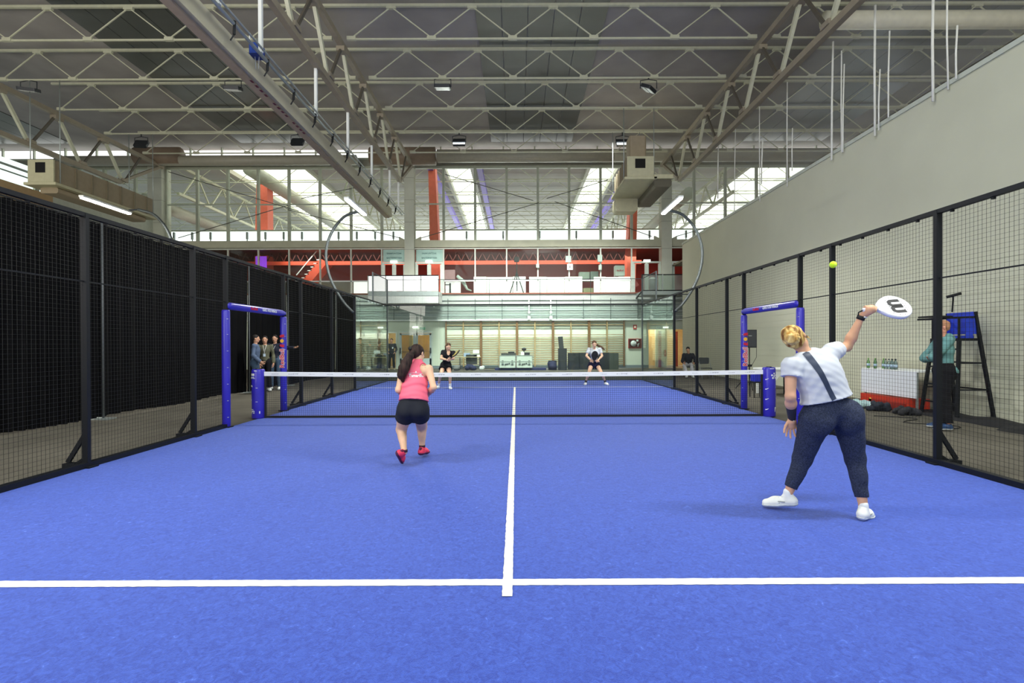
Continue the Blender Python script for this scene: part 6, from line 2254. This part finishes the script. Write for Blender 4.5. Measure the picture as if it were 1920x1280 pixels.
    lt = mat('pale_grey_trousers', (196, 196, 200), .85)
    dress = [dict(name='trousers', mat=lt, inf=.014, res=.015, parts=['torso', 'thighL', 'thighR', ('calfL', .97, .02), ('calfR', .97, .02)], clips=[(V3(J['pel']) + u * .10, u)]),
             dict(name='jacket', mat=mat('black_navy_jacket', (24, 27, 38), .8), inf=.026, res=.015, parts=['torso', 'uarmL', 'uarmR', ('farmL', .95, .01), ('farmR', .95, .01)], clips=[(V3(J['pel']) + u * .0, -u)], folds=folds(6, .004, 22))]
    F = (nrm(f), np.array((-1, .35, 0)), u)
    t, g, fr = person('person', 'seated person in black jacket and pale trousers by the right wall', J, dress, res=.015, skin=SKIN3, hands=simple_hands(J, F), hair=short_hair(mat('dark_short_hair', (34, 28, 26), .7)))
    shoes(t, J, WHITE, mat('pale_sole', (206, 212, 214), .6), .011)
    folding_chair(x + .03, y + .02, 'dark folding chair under the seated person by the right wall')


def folding_chair(x, y, label, yaw=0):
    t = thing('folding_chair', label, 'chair', (x, y, 0))
    DG = mat('chair_dark_grey', (58, 62, 64), .5)
    MB().rbox((x - .21, y - .2, .42), (x + .21, y + .2, .445), .04).obj('seat', DG, t)
    MB().rbox((x - .21, y + .19, .60), (x + .21, y + .22, .86), .05, axis=1).obj('backrest', DG, t)
    for s in (-1, 1):
        MB().tube([(x + s * .22, y - .25, 0), (x + s * .22, y + .22, .86)], .012, 6).obj('leg', GREYMETAL, t)
        MB().tube([(x + s * .19, y + .26, 0), (x + s * .19, y - .18, .43)], .012, 6).obj('leg', GREYMETAL, t)
    MB().tube([(x - .22, y + .22, .83), (x + .22, y + .22, .83)], .012, 6).obj('back_rail', GREYMETAL, t)
# ------------------------------------------------------------------ things round the court
def ball():
    p = at(1562, 496, 5.0)
    o = MB().ball((0, 0, 0), .0335, 14)
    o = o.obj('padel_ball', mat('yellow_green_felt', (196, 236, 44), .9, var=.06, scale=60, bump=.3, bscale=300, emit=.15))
    o.location = p
    tag(o, 'yellow-green ball in the air above the right player', 'ball')
    s = []
    for i in range(33):
        t = 2 * PI * i / 32
        s.append(Vector((math.cos(t) + .35 * math.cos(3 * t), math.sin(t) - .35 * math.sin(3 * t), .95 * math.sin(2 * t))).normalized() * .0338)
    m = MB().tube(s, .0012, 4)
    me = m.obj('seam', mat('ball_seam', (226, 240, 160), .8))
    me.parent = o


def umpire_chair():
    # ladder chair facing the court (towards -x)
    cy = -.15
    t = thing('umpire_chair', 'tall black umpire chair with blue seat cover by the right wall', 'chair', (8.5, cy, 0))
    m = BLACKSTEEL
    zs = 1.52
    seat = (8.15, 8.62)
    y0, y1 = cy - .30, cy + .30
    for y, yy in ((y0, cy - .42), (y1, cy + .42)):
        MB().bar((8.70, y, 2.02), (8.95, yy, 0), .05, .05).obj('leg', m, t)
        MB().bar((8.40, y, zs), (8.26, yy, 0), .05, .05).obj('leg', m, t)
    for k in range(4):
        u = (k + .6) / 4.4
        xx = 8.4 - .14 * u
        z = zs * (1 - u)
        hw = .30 + .12 * u
        MB().bar((xx, cy - hw, z), (xx, cy + hw, z), .04, .03).obj('step', m, t)
    for k, z in enumerate((.55, 1.05)):
        u = 1 - z / 2.02
        xx = 8.7 + .25 * u
        MB().bar((xx, cy - .3 - .12 * u, z), (xx, cy + .3 + .12 * u, z), .03).obj('brace', m, t)
        for sgn in (-1, 1):
            ul = 1 - z / zs
            MB().bar((8.4 - .14 * ul, cy + sgn * (.3 + .12 * ul), z), (xx, cy + sgn * (.3 + .12 * u), z), .025).obj('brace', m, t)
    MB().box((8.36, y0 - .02, zs - .05), (8.76, y1 + .02, zs)).obj('seat_frame', m, t)
    bl = mat('royal_blue_cover', (36, 62, 190), .6, var=.15, scale=6, bump=.3, bscale=10)
    MB().rbox((8.38, y0 + .02, zs), (8.72, y1 - .02, zs + .05), .03).obj('seat_cushion', bl, t)
    MB().rbox((8.66, y0 - .01, zs + .08), (8.75, y1 + .01, 2.02), .04).obj('back_cover', bl, t)
    for y in (y0, y1):
        MB().bar((8.1, y, 1.90), (8.72, y, 1.92), .035).bar((8.4, y, zs), (8.4, y, 1.9), .03).obj('armrest', m, t)
        MB().box((8.52, y - .004, zs), (8.66, y + .004, 1.88)).obj('side_cover', bl, t)
    MB().box((7.8, y0 - .1, 1.91), (8.2, y0 + .22, 1.94)).obj('writing_board', m, t)
    MB().tube([(8.7, y1 - .1, 2.04), (8.7, y1 - .12, 2.3), (8.68, y1 - .14, 2.36)], .014, 6).tube([(8.6, y1 - .08, 2.34), (8.76, y1 - .24, 2.40)], .028, 8).obj('umbrella_clamp', BLACK, t)


def drinks_table():
    x = 8.2
    y0, y1 = .30, 1.95
    t = thing('drinks_table', 'white fronted table with drinks beyond the right fence', 'table', (8.4, (y0 + y1) / 2, 0))
    MB().rbox((x, y0, .83), (8.85, y1, .86), .02).obj('tabletop', WHITE, t)
    MB().box((x - .012, y0, .30), (x, y1, .84)).obj('front_panel', mat('white_panel_board', (230, 234, 242), .5, var=.02), t)
    for a in (x + .05, 8.8):
        for b in (y0 + .06, y1 - .06):
            MB().bar((a, b, 0), (a, b, .83), .035).obj('leg', GREYMETAL, t)
    rc = thing('red_crate', 'long red box with yellow spot under the white drinks table', 'box', (8.3, 1.15, 0))
    MB().rbox((8.13, .45, 0), (8.6, 1.9, .27), .02).obj('box_body', mat('red_box', (196, 56, 34), .5, var=.12, scale=3), rc)
    MB().box((8.12, .5, .05), (8.13, 1.6, .17)).obj('dark_panel', mat('dark_red_panel', (140, 36, 26), .6), rc)
    MB().tube([(8.12, 1.55, .15), (8.128, 1.55, .15)], .045, 12).obj('yellow_spot', mat('sponsor_yellow', (248, 190, 60), .5), rc)
    gl = glass('bottle_plastic', (216, 232, 228), refl=.10, haze=.10)
    gg = glass('bottle_green', (170, 226, 130), refl=.10, haze=.12)
    i = 0
    places = [(8.2, 1.72, 'g'), (8.28, 1.6, 'c'), (8.2, 1.5, 'g'), (8.35, 1.44, 'g'), (8.22, 1.2, 'c'), (8.22, 1.1, 'c'), (8.22, 1.0, 'c'), (8.32, 1.15, 'c'), (8.32, 1.05, 'c'), (8.22, .9, 'c')]
    labs = ['green bottle at the far end of the drinks table', 'clear bottle between the green ones on the drinks table', 'bright green bottle, second green one on the drinks table', 'green bottle standing behind on the drinks table',
            'clear water bottle, farthest of the front row in the pack', 'clear water bottle, second farthest of the front row in the pack', 'clear water bottle, second nearest of the front row in the pack', 'clear water bottle behind, farther one', 'clear water bottle behind, nearer one', 'clear water bottle at the near end of the pack']
    for (bx, by, k), lab in zip(places, labs):
        t = thing('drink_bottle', lab, 'bottle', (bx, by, .86), 'bottles on the drinks table')
        MB().lathe((bx, by, .86), [(.030, 0), (.033, .01), (.033, .13), (.028, .16), (.012, .195), (.012, .205)], 14).obj('bottle_body', gg if k == 'g' else gl, t)
        MB().lathe((bx, by, 1.065), [(.015, 0), (.015, .022)], 10).obj('bottle_cap', mat('dark_cap', (40, 50, 60), .5) if k != 'g' else mat('green_cap', (110, 180, 60), .5), t)
        MB().lathe((bx, by, .91), [(.034, 0), (.034, .055)], 14).obj('bottle_label', mat('blue_white_label', (190, 214, 236), .5, var=.2, scale=30), t)
    # clothes pile
    for (cx, cy, sx, sy, sz, c, lab) in ((7.75, 1.35, .28, .30, .13, (176, 206, 206), 'pale blue clothes heaped on the floor before the red box'), (7.75, .85, .30, .34, .16, (44, 48, 58), 'dark clothes heaped on the floor beside the pale blue ones'), (7.9, .25, .26, .3, .12, (52, 52, 56), 'black bag slumped on the floor behind the umpire chair')):
        pr = []
        rnd = random.Random(int(cx * 100 + cy * 10))
        for k in range(9):
            a = rnd.uniform(0, 6.3)
            pr.append(P((cx + rnd.uniform(-.7, .7) * sx, cy + rnd.uniform(-.7, .7) * sy, .04), (cx + rnd.uniform(-.5, .5) * sx, cy + rnd.uniform(-.5, .5) * sy, rnd.uniform(.05, sz)), .05, .04, k=.03))
        o = skin_obj('clothes_heap', mat('cloth_%d_%d' % (c[0], c[1]), c, .9, var=.35, scale=7), None, [surface(pr, .012, .01, [((0, 0, -.013), (0, 0, -1))], folds(int(cy * 10), .010, 45, (1, .5, .5)))])
        tag(o, lab, 'clothes')
    # black mat along the wall
    t = MB()
    n = 30
    vs = []
    for i in range(n + 1):
        y = -2.2 + 4.0 * i / n * .9
        w = .02 * math.sin(i * 1.3)
        vs += [(8.2 + w - .2 * (i < 6), y, -.013), (8.25 + w, y, .05 + .02 * math.sin(i * .9)), (8.75, y, .06 + .02 * math.sin(i * .7)), (8.98, y, .0)]
    t.add(vs, [(4 * i + j, 4 * i + 4 + j, 4 * i + 5 + j, 4 * i + 1 + j) for i in range(n) for j in range(3)], True)
    o = t.obj('black_mat', mat('black_rubber_mat', (30, 30, 32), .8, var=.2))
    tag(o, 'black rumpled mat on the floor under the umpire chair', 'mat')
    # thin cable on the floor
    pts = [(7.4 + .3 * math.sin(i * .8), -1.5 + i * .12, -.008) for i in range(14)]
    tag(MB().tube(pts, .008, 5).obj('floor_cable', BLACK), 'thin black cable lying on the floor beyond the right fence', 'cable')


def speaker():
    p = at(1405, 636, 15.9)
    x, y = p.x, p.y
    t = thing('loudspeaker', 'black loudspeaker on a stand seen through the right door frame', 'loudspeaker', (x, y, 1.28))
    MB().prism([(x - .18, y - .16, 1.3), (x + .16, y - .16, 1.3), (x + .14, y + .18, 1.3), (x - .14, y + .18, 1.3)], (0, 0, .56)).obj('cabinet', mat('speaker_black', (34, 36, 40), .6), t)
    MB().box((x - .165, y - .17, 1.33), (x + .145, y - .16, 1.83)).obj('grille', mat('speaker_grille', (58, 60, 64), .7, var=.1, scale=200), t)
    MB().box((x - .1, y - .172, 1.66), (x + .0, y - .17, 1.68)).obj('front_mark', GREYMETAL, t)
    s = thing('speaker_stand', 'black tripod stand under the loudspeaker', 'stand', (x, y, 0))
    MB().tube([(x, y, .12), (x, y, 1.3)], .018, 8).obj('pole', BLACK, s)
    for a in (0.3, 2.4, 4.5):
        MB().tube([(x, y, .55), (x + .42 * math.cos(a), y + .42 * math.sin(a), .0)], .012, 6).obj('leg', BLACK, s)
        MB().tube([(x, y, .2), (x + .28 * math.cos(a), y + .28 * math.sin(a), .18)], .008, 6).obj('strut', BLACK, s)
    MB().cbox((x, y, .74), .12, .1, .07).obj('collar', BLACK, s)
    pts = [(x + .14, y + .1, 1.42), (x + .25, y + .05, 1.38), (x + .22, y, 1.0), (x + .08, y, .75)]
    tag(MB().tube(pts, .007, 5).obj('speaker_cable', BLACK), 'black cable looping from the loudspeaker to its stand', 'cable')


def bench_items():
    # white plastic table, blue crate behind the right net post
    d = 14.2
    a = at(1412, 708, 14.2)
    t = thing('plastic_table', 'white plastic table behind the right player by the wall', 'table', (7.9, 4.2, 0))
    wp = mat('white_plastic', (236, 240, 236), .35, var=.02)
    MB().rbox((6.9, 3.8, .70), (8.4, 4.7, .74), .06).obj('tabletop', wp, t)
    for x in (7.02, 8.3):
        for y in (3.9, 4.6):
            MB().bar((x, y, 0), (x, y, .7), .08, .05).obj('leg', wp, t)
    MB().box((6.98, 3.84, .60), (8.32, 3.87, .70)).obj('apron', wp, t)
    MB().prism([(7.06, 3.85, .66), (7.55, 3.85, .66), (7.3, 3.85, .60), (7.14, 3.85, .4), (7.06, 3.85, .1)], (0, .03, 0)).obj('side_panel', wp, t)
    p = at(1420, 713, 13.6)
    o = MB().rbox((p.x - .13, p.y - .1, p.z - .02), (p.x + .13, p.y + .15, p.z + .2), .03).obj('cool_box', mat('royal_blue_plastic', (40, 52, 190), .4))
    tag(o, 'small blue cool box with white lid behind the right net post', 'box')
    MB().rbox((p.x - .135, p.y - .105, p.z + .2), (p.x + .135, p.y + .155, p.z + .25), .03).obj('lid', WHITE, o)
    s = thing('side_stool', 'little dark stool carrying the blue cool box', 'stool', (p.x, p.y, 0))
    MB().rbox((p.x - .16, p.y - .13, p.z - .06), (p.x + .16, p.y + .18, p.z - .02), .03).obj('seat', BLACK, s)
    for dx in (-.13, .13):
        for dy in (-.1, .15):
            MB().bar((p.x + dx, p.y + dy, -.015), (p.x + dx, p.y + dy, p.z - .05), .02).obj('leg', BLACK, s)
    o = MB().rbox((7.6, 4.0, 0), (7.9, 4.35, .55), .04).obj('black_bag', mat('black_bag', (26, 27, 30), .8, var=.2))
    tag(o, 'black bag standing under the white plastic table', 'bag')
    p = at(1323, 690, 20.6)
    folding_chair(p.x, p.y, 'empty dark folding chair against the right wall')
    # right wall sagging cable
    pts = []
    for i in range(15):
        px = 1288 + 42 * i / 14
        pts.append(at(px, 588 + 4 * i / 14 * 1 + 2 * math.sin(i), 24))


def far_apron():
    """equipment in front of the wall bars"""
    # flight cases
    sv = mat('pale_case_panel', (208, 220, 206), .5, var=.03)
    for p0, p1, lab in ((936.5, 966.5, 'white flight case on castors, left of the pair'), (968.5, 998, 'white flight case on castors, right of the pair')):
        d = 28.0
        a, b = at(p0, 691, d), at(p1, 666, d)
        zt = b.z
        t = thing('flight_case', lab, 'case', ((a.x + b.x) / 2, 18, 0), 'white flight cases')
        MB().rbox((a.x, 18, .14), (b.x, 18.6, zt), .03).obj('case_body', sv, t)
        e = MB()
        for x in (a.x, b.x):
            e.bar((x, 18, .14), (x, 18, zt), .03)
        for z in (.14, zt, .14 + (zt - .14) * .5):
            e.bar((a.x, 18 - .002, z), (b.x, 18 - .002, z), .022)
        e.obj('edge_trim', GREYMETAL, t)
        w = b.x - a.x
        for fx in (.2, .8):
            MB().box((a.x + w * fx - .05, 17.98, .14 + .42 * (zt - .14)), (a.x + w * fx + .05, 18, .14 + .62 * (zt - .14))).obj('latch', mat('latch_grey', (150, 158, 150), .4), t)
            MB().box((a.x + w * fx - .065, 17.98, .14 + .22 * (zt - .14)), (a.x + w * fx + .065, 18, .14 + .33 * (zt - .14))).obj('handle', mat('handle_dark', (90, 100, 96), .4), t)
        text_mb('gearit', .14, (a.x + w * .5, 17.985, .14 + .32 * (zt - .14)), (1, 0, .12), (-.12, 0, 1), .004, bold=.03).obj('lettering', mat('faded_black_ink', (60, 66, 62), .6), t)
        for x in (a.x + .1, b.x - .1):
            for y in (18.08, 18.5):
                MB().tube([(x - .02, y, .06), (x + .02, y, .06)], .065, 12).bar((x, y, .06), (x, y, .14), .04).obj('castor', BLACK, t)
    zt = at(950, 666, 28).z
    p = at(945, 660, 28.2)
    o = MB().rbox((at(937, 0, 28.2).x, 18.1, zt + .002), (at(965, 0, 28.2).x, 18.5, zt + .12), .02).obj('black_equipment_tray', mat('dark_tray', (62, 66, 62), .6))
    tag(o, 'dark flat tray on the left white flight case', 'tray')
    MB().rbox((at(950, 0, 28.2).x, 18.15, zt + .12), (at(962, 0, 28.2).x, 18.45, zt + .2), .02).obj('keyboard', BLACK, o)
    t = thing('video_camera', 'dark video camera with round hood on the right white flight case', 'camera', (at(981, 0, 28.2).x, 18.3, zt))
    x0 = at(974, 0, 28.2).x
    MB().rbox((x0, 18.15, zt + .01), (x0 + .18, 18.4, zt + .18), .02).obj('paper_box', WHITE, t)
    MB().rbox((x0 + .2, 18.15, zt + .005), (x0 + .5, 18.4, zt + .15), .03).obj('camera_body', BLACK, t)
    MB().ball((x0 + .18, 18.3, zt + .33), (.13, .1, .09), 8).tube([(x0 + .18, 18.3, zt + .15), (x0 + .18, 18.3, zt + .3)], .03).obj('hood', BLACK, t)
    # desk with laptop, monitor
    d = 28.6
    a, b = at(861, 690, d), at(901, 669, d)
    t = thing('work_desk', 'small work desk before the wall bars, with black cloth panel', 'desk', ((a.x + b.x) / 2, 18.6, 0))
    zt = at(880, 668.5, d).z
    MB().rbox((a.x, 18.4, zt - .03), (b.x, 19.0, zt), .02).obj('tabletop', mat('desk_top_tan', (200, 190, 150), .5), t)
    for x in (a.x + .04, b.x - .04):
        for y in (18.45, 18.95):
            MB().bar((x, y, 0), (x, y, zt - .03), .03).obj('leg', DARKSTEEL, t)
    o = MB().rbox((at(871, 0, d).x, 18.5, zt - .42), (at(892, 0, d).x, 18.56, zt + .12), .02, axis=1).obj('black_monitor_back', mat('monitor_dark', (58, 62, 58), .6))
    tag(o, 'dark screen seen from behind at the small desk', 'monitor')
    MB().bar((at(881, 0, d).x, 18.53, .0), (at(881, 0, d).x, 18.53, zt - .4), .05).obj('screen_stand', DARKSTEEL, o)
    o = MB().rbox((at(866, 0, d).x, 18.62, zt + .001), (at(878, 0, d).x, 18.9, zt + .2), .05).obj('pale_blue_bag', mat('pale_blue_bag', (158, 180, 210), .7, var=.1))
    tag(o, 'pale blue bag on the left end of the small desk', 'bag')
    m0, m1 = at(886.5, 661.5, d), at(898, 656, d)
    t = thing('desk_monitor', 'small white screen standing on the desk', 'monitor', ((m0.x + m1.x) / 2, 18.7, zt))
    MB().rbox((m0.x, 18.7, m0.z - .02), (m1.x, 18.74, m1.z), .01, axis=1).obj('screen', mat('bright_screen', (240, 244, 236), .4, emit=.25), t)
    MB().bar(((m0.x + m1.x) / 2, 18.75, zt), ((m0.x + m1.x) / 2, 18.75, m0.z + .1), .04).cbox(((m0.x + m1.x) / 2, 18.75, zt + .01), .2, .16, .02).obj('screen_foot', GREYMETAL, t)
    MB().rbox((m0.x + .05, 18.5, zt + .001), (m1.x + .05, 18.65, zt + .1), .01).obj('paper_stack', WHITE, t)
    # cables and bags under the desk
    for px, lab, c, w, h in ((856, 'grey bag on the floor left of the desk', (110, 112, 108), .3, .3), (884, 'dark blue cloth bundle under the desk', (34, 40, 70), .9, .35), (903.5, 'white and black helmet on the floor right of the desk', (206, 210, 206), .22, .24), (1033, 'navy bean bag beside the dark mats', (34, 38, 66), .6, .55)):
        p = at(px, 690, 28.3)
        pr = [P((p.x + random.uniform(-.3, .3) * w, p.y + random.uniform(-.1, .1), h * .3), (p.x + random.uniform(-.4, .4) * w, p.y, h * .6), h * .35, h * .3, k=.06) for _ in range(5)]
        o = skin_obj('floor_bundle', mat('bundle_%d_%d' % (c[0], int(px)), c, .8, var=.25, scale=6), None, [surface(pr, .02, 0, [((0, 0, -.012), (0, 0, -1))])])
        tag(o, lab, 'bag')
    pts = [(at(905 + i * 3.2, 0, 28.2).x, 18.1 + .1 * math.sin(i * 1.1), .0) for i in range(12)]
    tag(MB().tube(pts, .02, 5).obj('floor_cable', BLACK), 'black cable along the floor between desk and flight cases', 'cable')
    # navy floor covers
    o = MB().rbox((at(925, 0, 28).x, 18.1, -.012), (at(1022, 0, 28).x, 19.2, .09), .05).obj('navy_floor_mat', mat('navy_mat', (36, 42, 84), .7, var=.1))
    # dark mats leaning
    dm = mat('charcoal_mat', (38, 43, 45), .85, var=.08, scale=2)
    tag(o, 'navy mat lying on the floor under the flight cases', 'mat')
    for x0, x1, y1, lab, dd in ((1029, 1044, 676, 'short black block left of the tall dark mats', 28.2), (1047.5, 1063, 653, 'black upright mat stack beside the tilted roll', 28.2), (1066, 1086, 661.5, 'charcoal folded mat left of the grey tee player', 28.5), (1086, 1143, 661, 'long charcoal mat behind the grey tee player', 28.7), (1143, 1160, 661.5, 'grey-green mat at the right end of the mat row', 28.5)):
        a, b = at(x0, 695, dd), at(x1, y1, dd)
        o = MB().rbox((a.x, dd - 10, -.014), (b.x, dd - 10 + .45, b.z), .03).obj('gym_mat', dm if x0 != 1143 else mat('grey_green_mat', (70, 78, 70), .85))
        tag(o, lab, 'mat', 'dark gym mats in front of the wall bars')
    a, b = at(1055.5, 694, 28.0), at(1052, 631, 28.0)
    o = MB().bar((a.x + .05, 18.2, 0), (b.x, 18.5, b.z), .26, .18, up=(0, 1, 0)).obj('gym_mat', mat('charcoal_roll', (40, 44, 42), .85))
    tag(o, 'tall narrow charcoal mat tilted above the others', 'mat', 'dark gym mats in front of the wall bars')
    # fire hose cabinet and signs
    a, b = at(1178.5, 652.5, 29.9), at(1203, 634.5, 29.9)
    t = thing('fire_hose_cabinet', 'red fire hose cabinet with white reel on the pale wall', 'fire cabinet', ((a.x + b.x) / 2, 19.95, a.z))
    red = mat('fire_red', (176, 44, 38), .5)
    MB().box((a.x, 19.9, a.z), (b.x, 19.99, b.z)).obj('cabinet_box', red, t)
    MB().box((a.x + .03, 19.885, a.z + .03), (b.x - .03, 19.9, b.z - .03)).obj('front_glass', glass('cabinet_glass', (240, 240, 240)), t)
    MB().tube([((a.x * .62 + b.x * .38), 19.88, (a.z + b.z) / 2), ((a.x * .62 + b.x * .38), 19.9, (a.z + b.z) / 2)], .17, 20).obj('reel', WHITE, t)
    MB().box((a.x * .4 + b.x * .6, 19.88, b.z - .16), (a.x * .25 + b.x * .75, 19.9, b.z - .06)).obj('notice', WHITE, t)
    MB().tube([((a.x * .3 + b.x * .7), 19.88, a.z + .1), ((a.x * .2 + b.x * .8), 19.88, a.z + .3), ((a.x * .35 + b.x * .65), 19.88, a.z + .2)], .025, 6).obj('nozzle', WHITE, t)
    p0, p1 = at(1187.5, 617, 29.95), at(1194, 608.5, 29.95)
    o = MB().box((p0.x, 19.96, p0.z), (p1.x, 19.99, p1.z)).obj('fire_sign', red)
    tag(o, 'small red fire sign above the hose cabinet', 'sign')
    MB().box((p0.x + .05, 19.955, p0.z + .07), (p1.x - .05, 19.96, p1.z - .07)).obj('sign_symbol', mat('sign_cream', (240, 226, 206), .5), o)
    p = at(1249, 662, 30.9)
    t = thing('fire_extinguisher', 'red fire extinguisher hung on the corridor wall', 'fire extinguisher', (p.x, 21.1, p.z))
    MB().lathe((p.x, 21.1, p.z - .2), [(.05, 0), (.065, .02), (.065, .32), (.03, .38), (.02, .42)], 14).obj('cylinder', mat('extinguisher_red', (190, 80, 70), .4), t)
    MB().tube([(p.x, 21.1, p.z + .2), (p.x - .1, 21.08, p.z + .15), (p.x - .12, 21.08, p.z - .05)], .012, 6).obj('hose', BLACK, t)
    p0, p1 = at(1231, 616, 29.95), at(1241, 612.5, 29.95)
    o = MB().box((p0.x, 19.96, p0.z), (p1.x, 19.99, p1.z)).obj('direction_sign', mat('pale_sign', (190, 206, 200), .5))
    tag(o, 'small pale sign above the corridor opening', 'sign')
    # thermostat cable from ceiling at left lobby
    a = at(675, 600, 29.6)
    tag(MB().tube([(a.x, 19.73, 2.87), (a.x, 19.73, 1.9)], .03, 6).obj('hanging_cable', BLACK), 'dark cable hanging before the lobby window', 'cable')


def build_things():
    ball()
    umpire_chair()
    drinks_table()
    speaker()
    bench_items()
    far_apron()
    player_right()
    player_left()
    player_far_black()
    player_far_grey()
    onlookers()
court_build()
build_hall()
build_things()
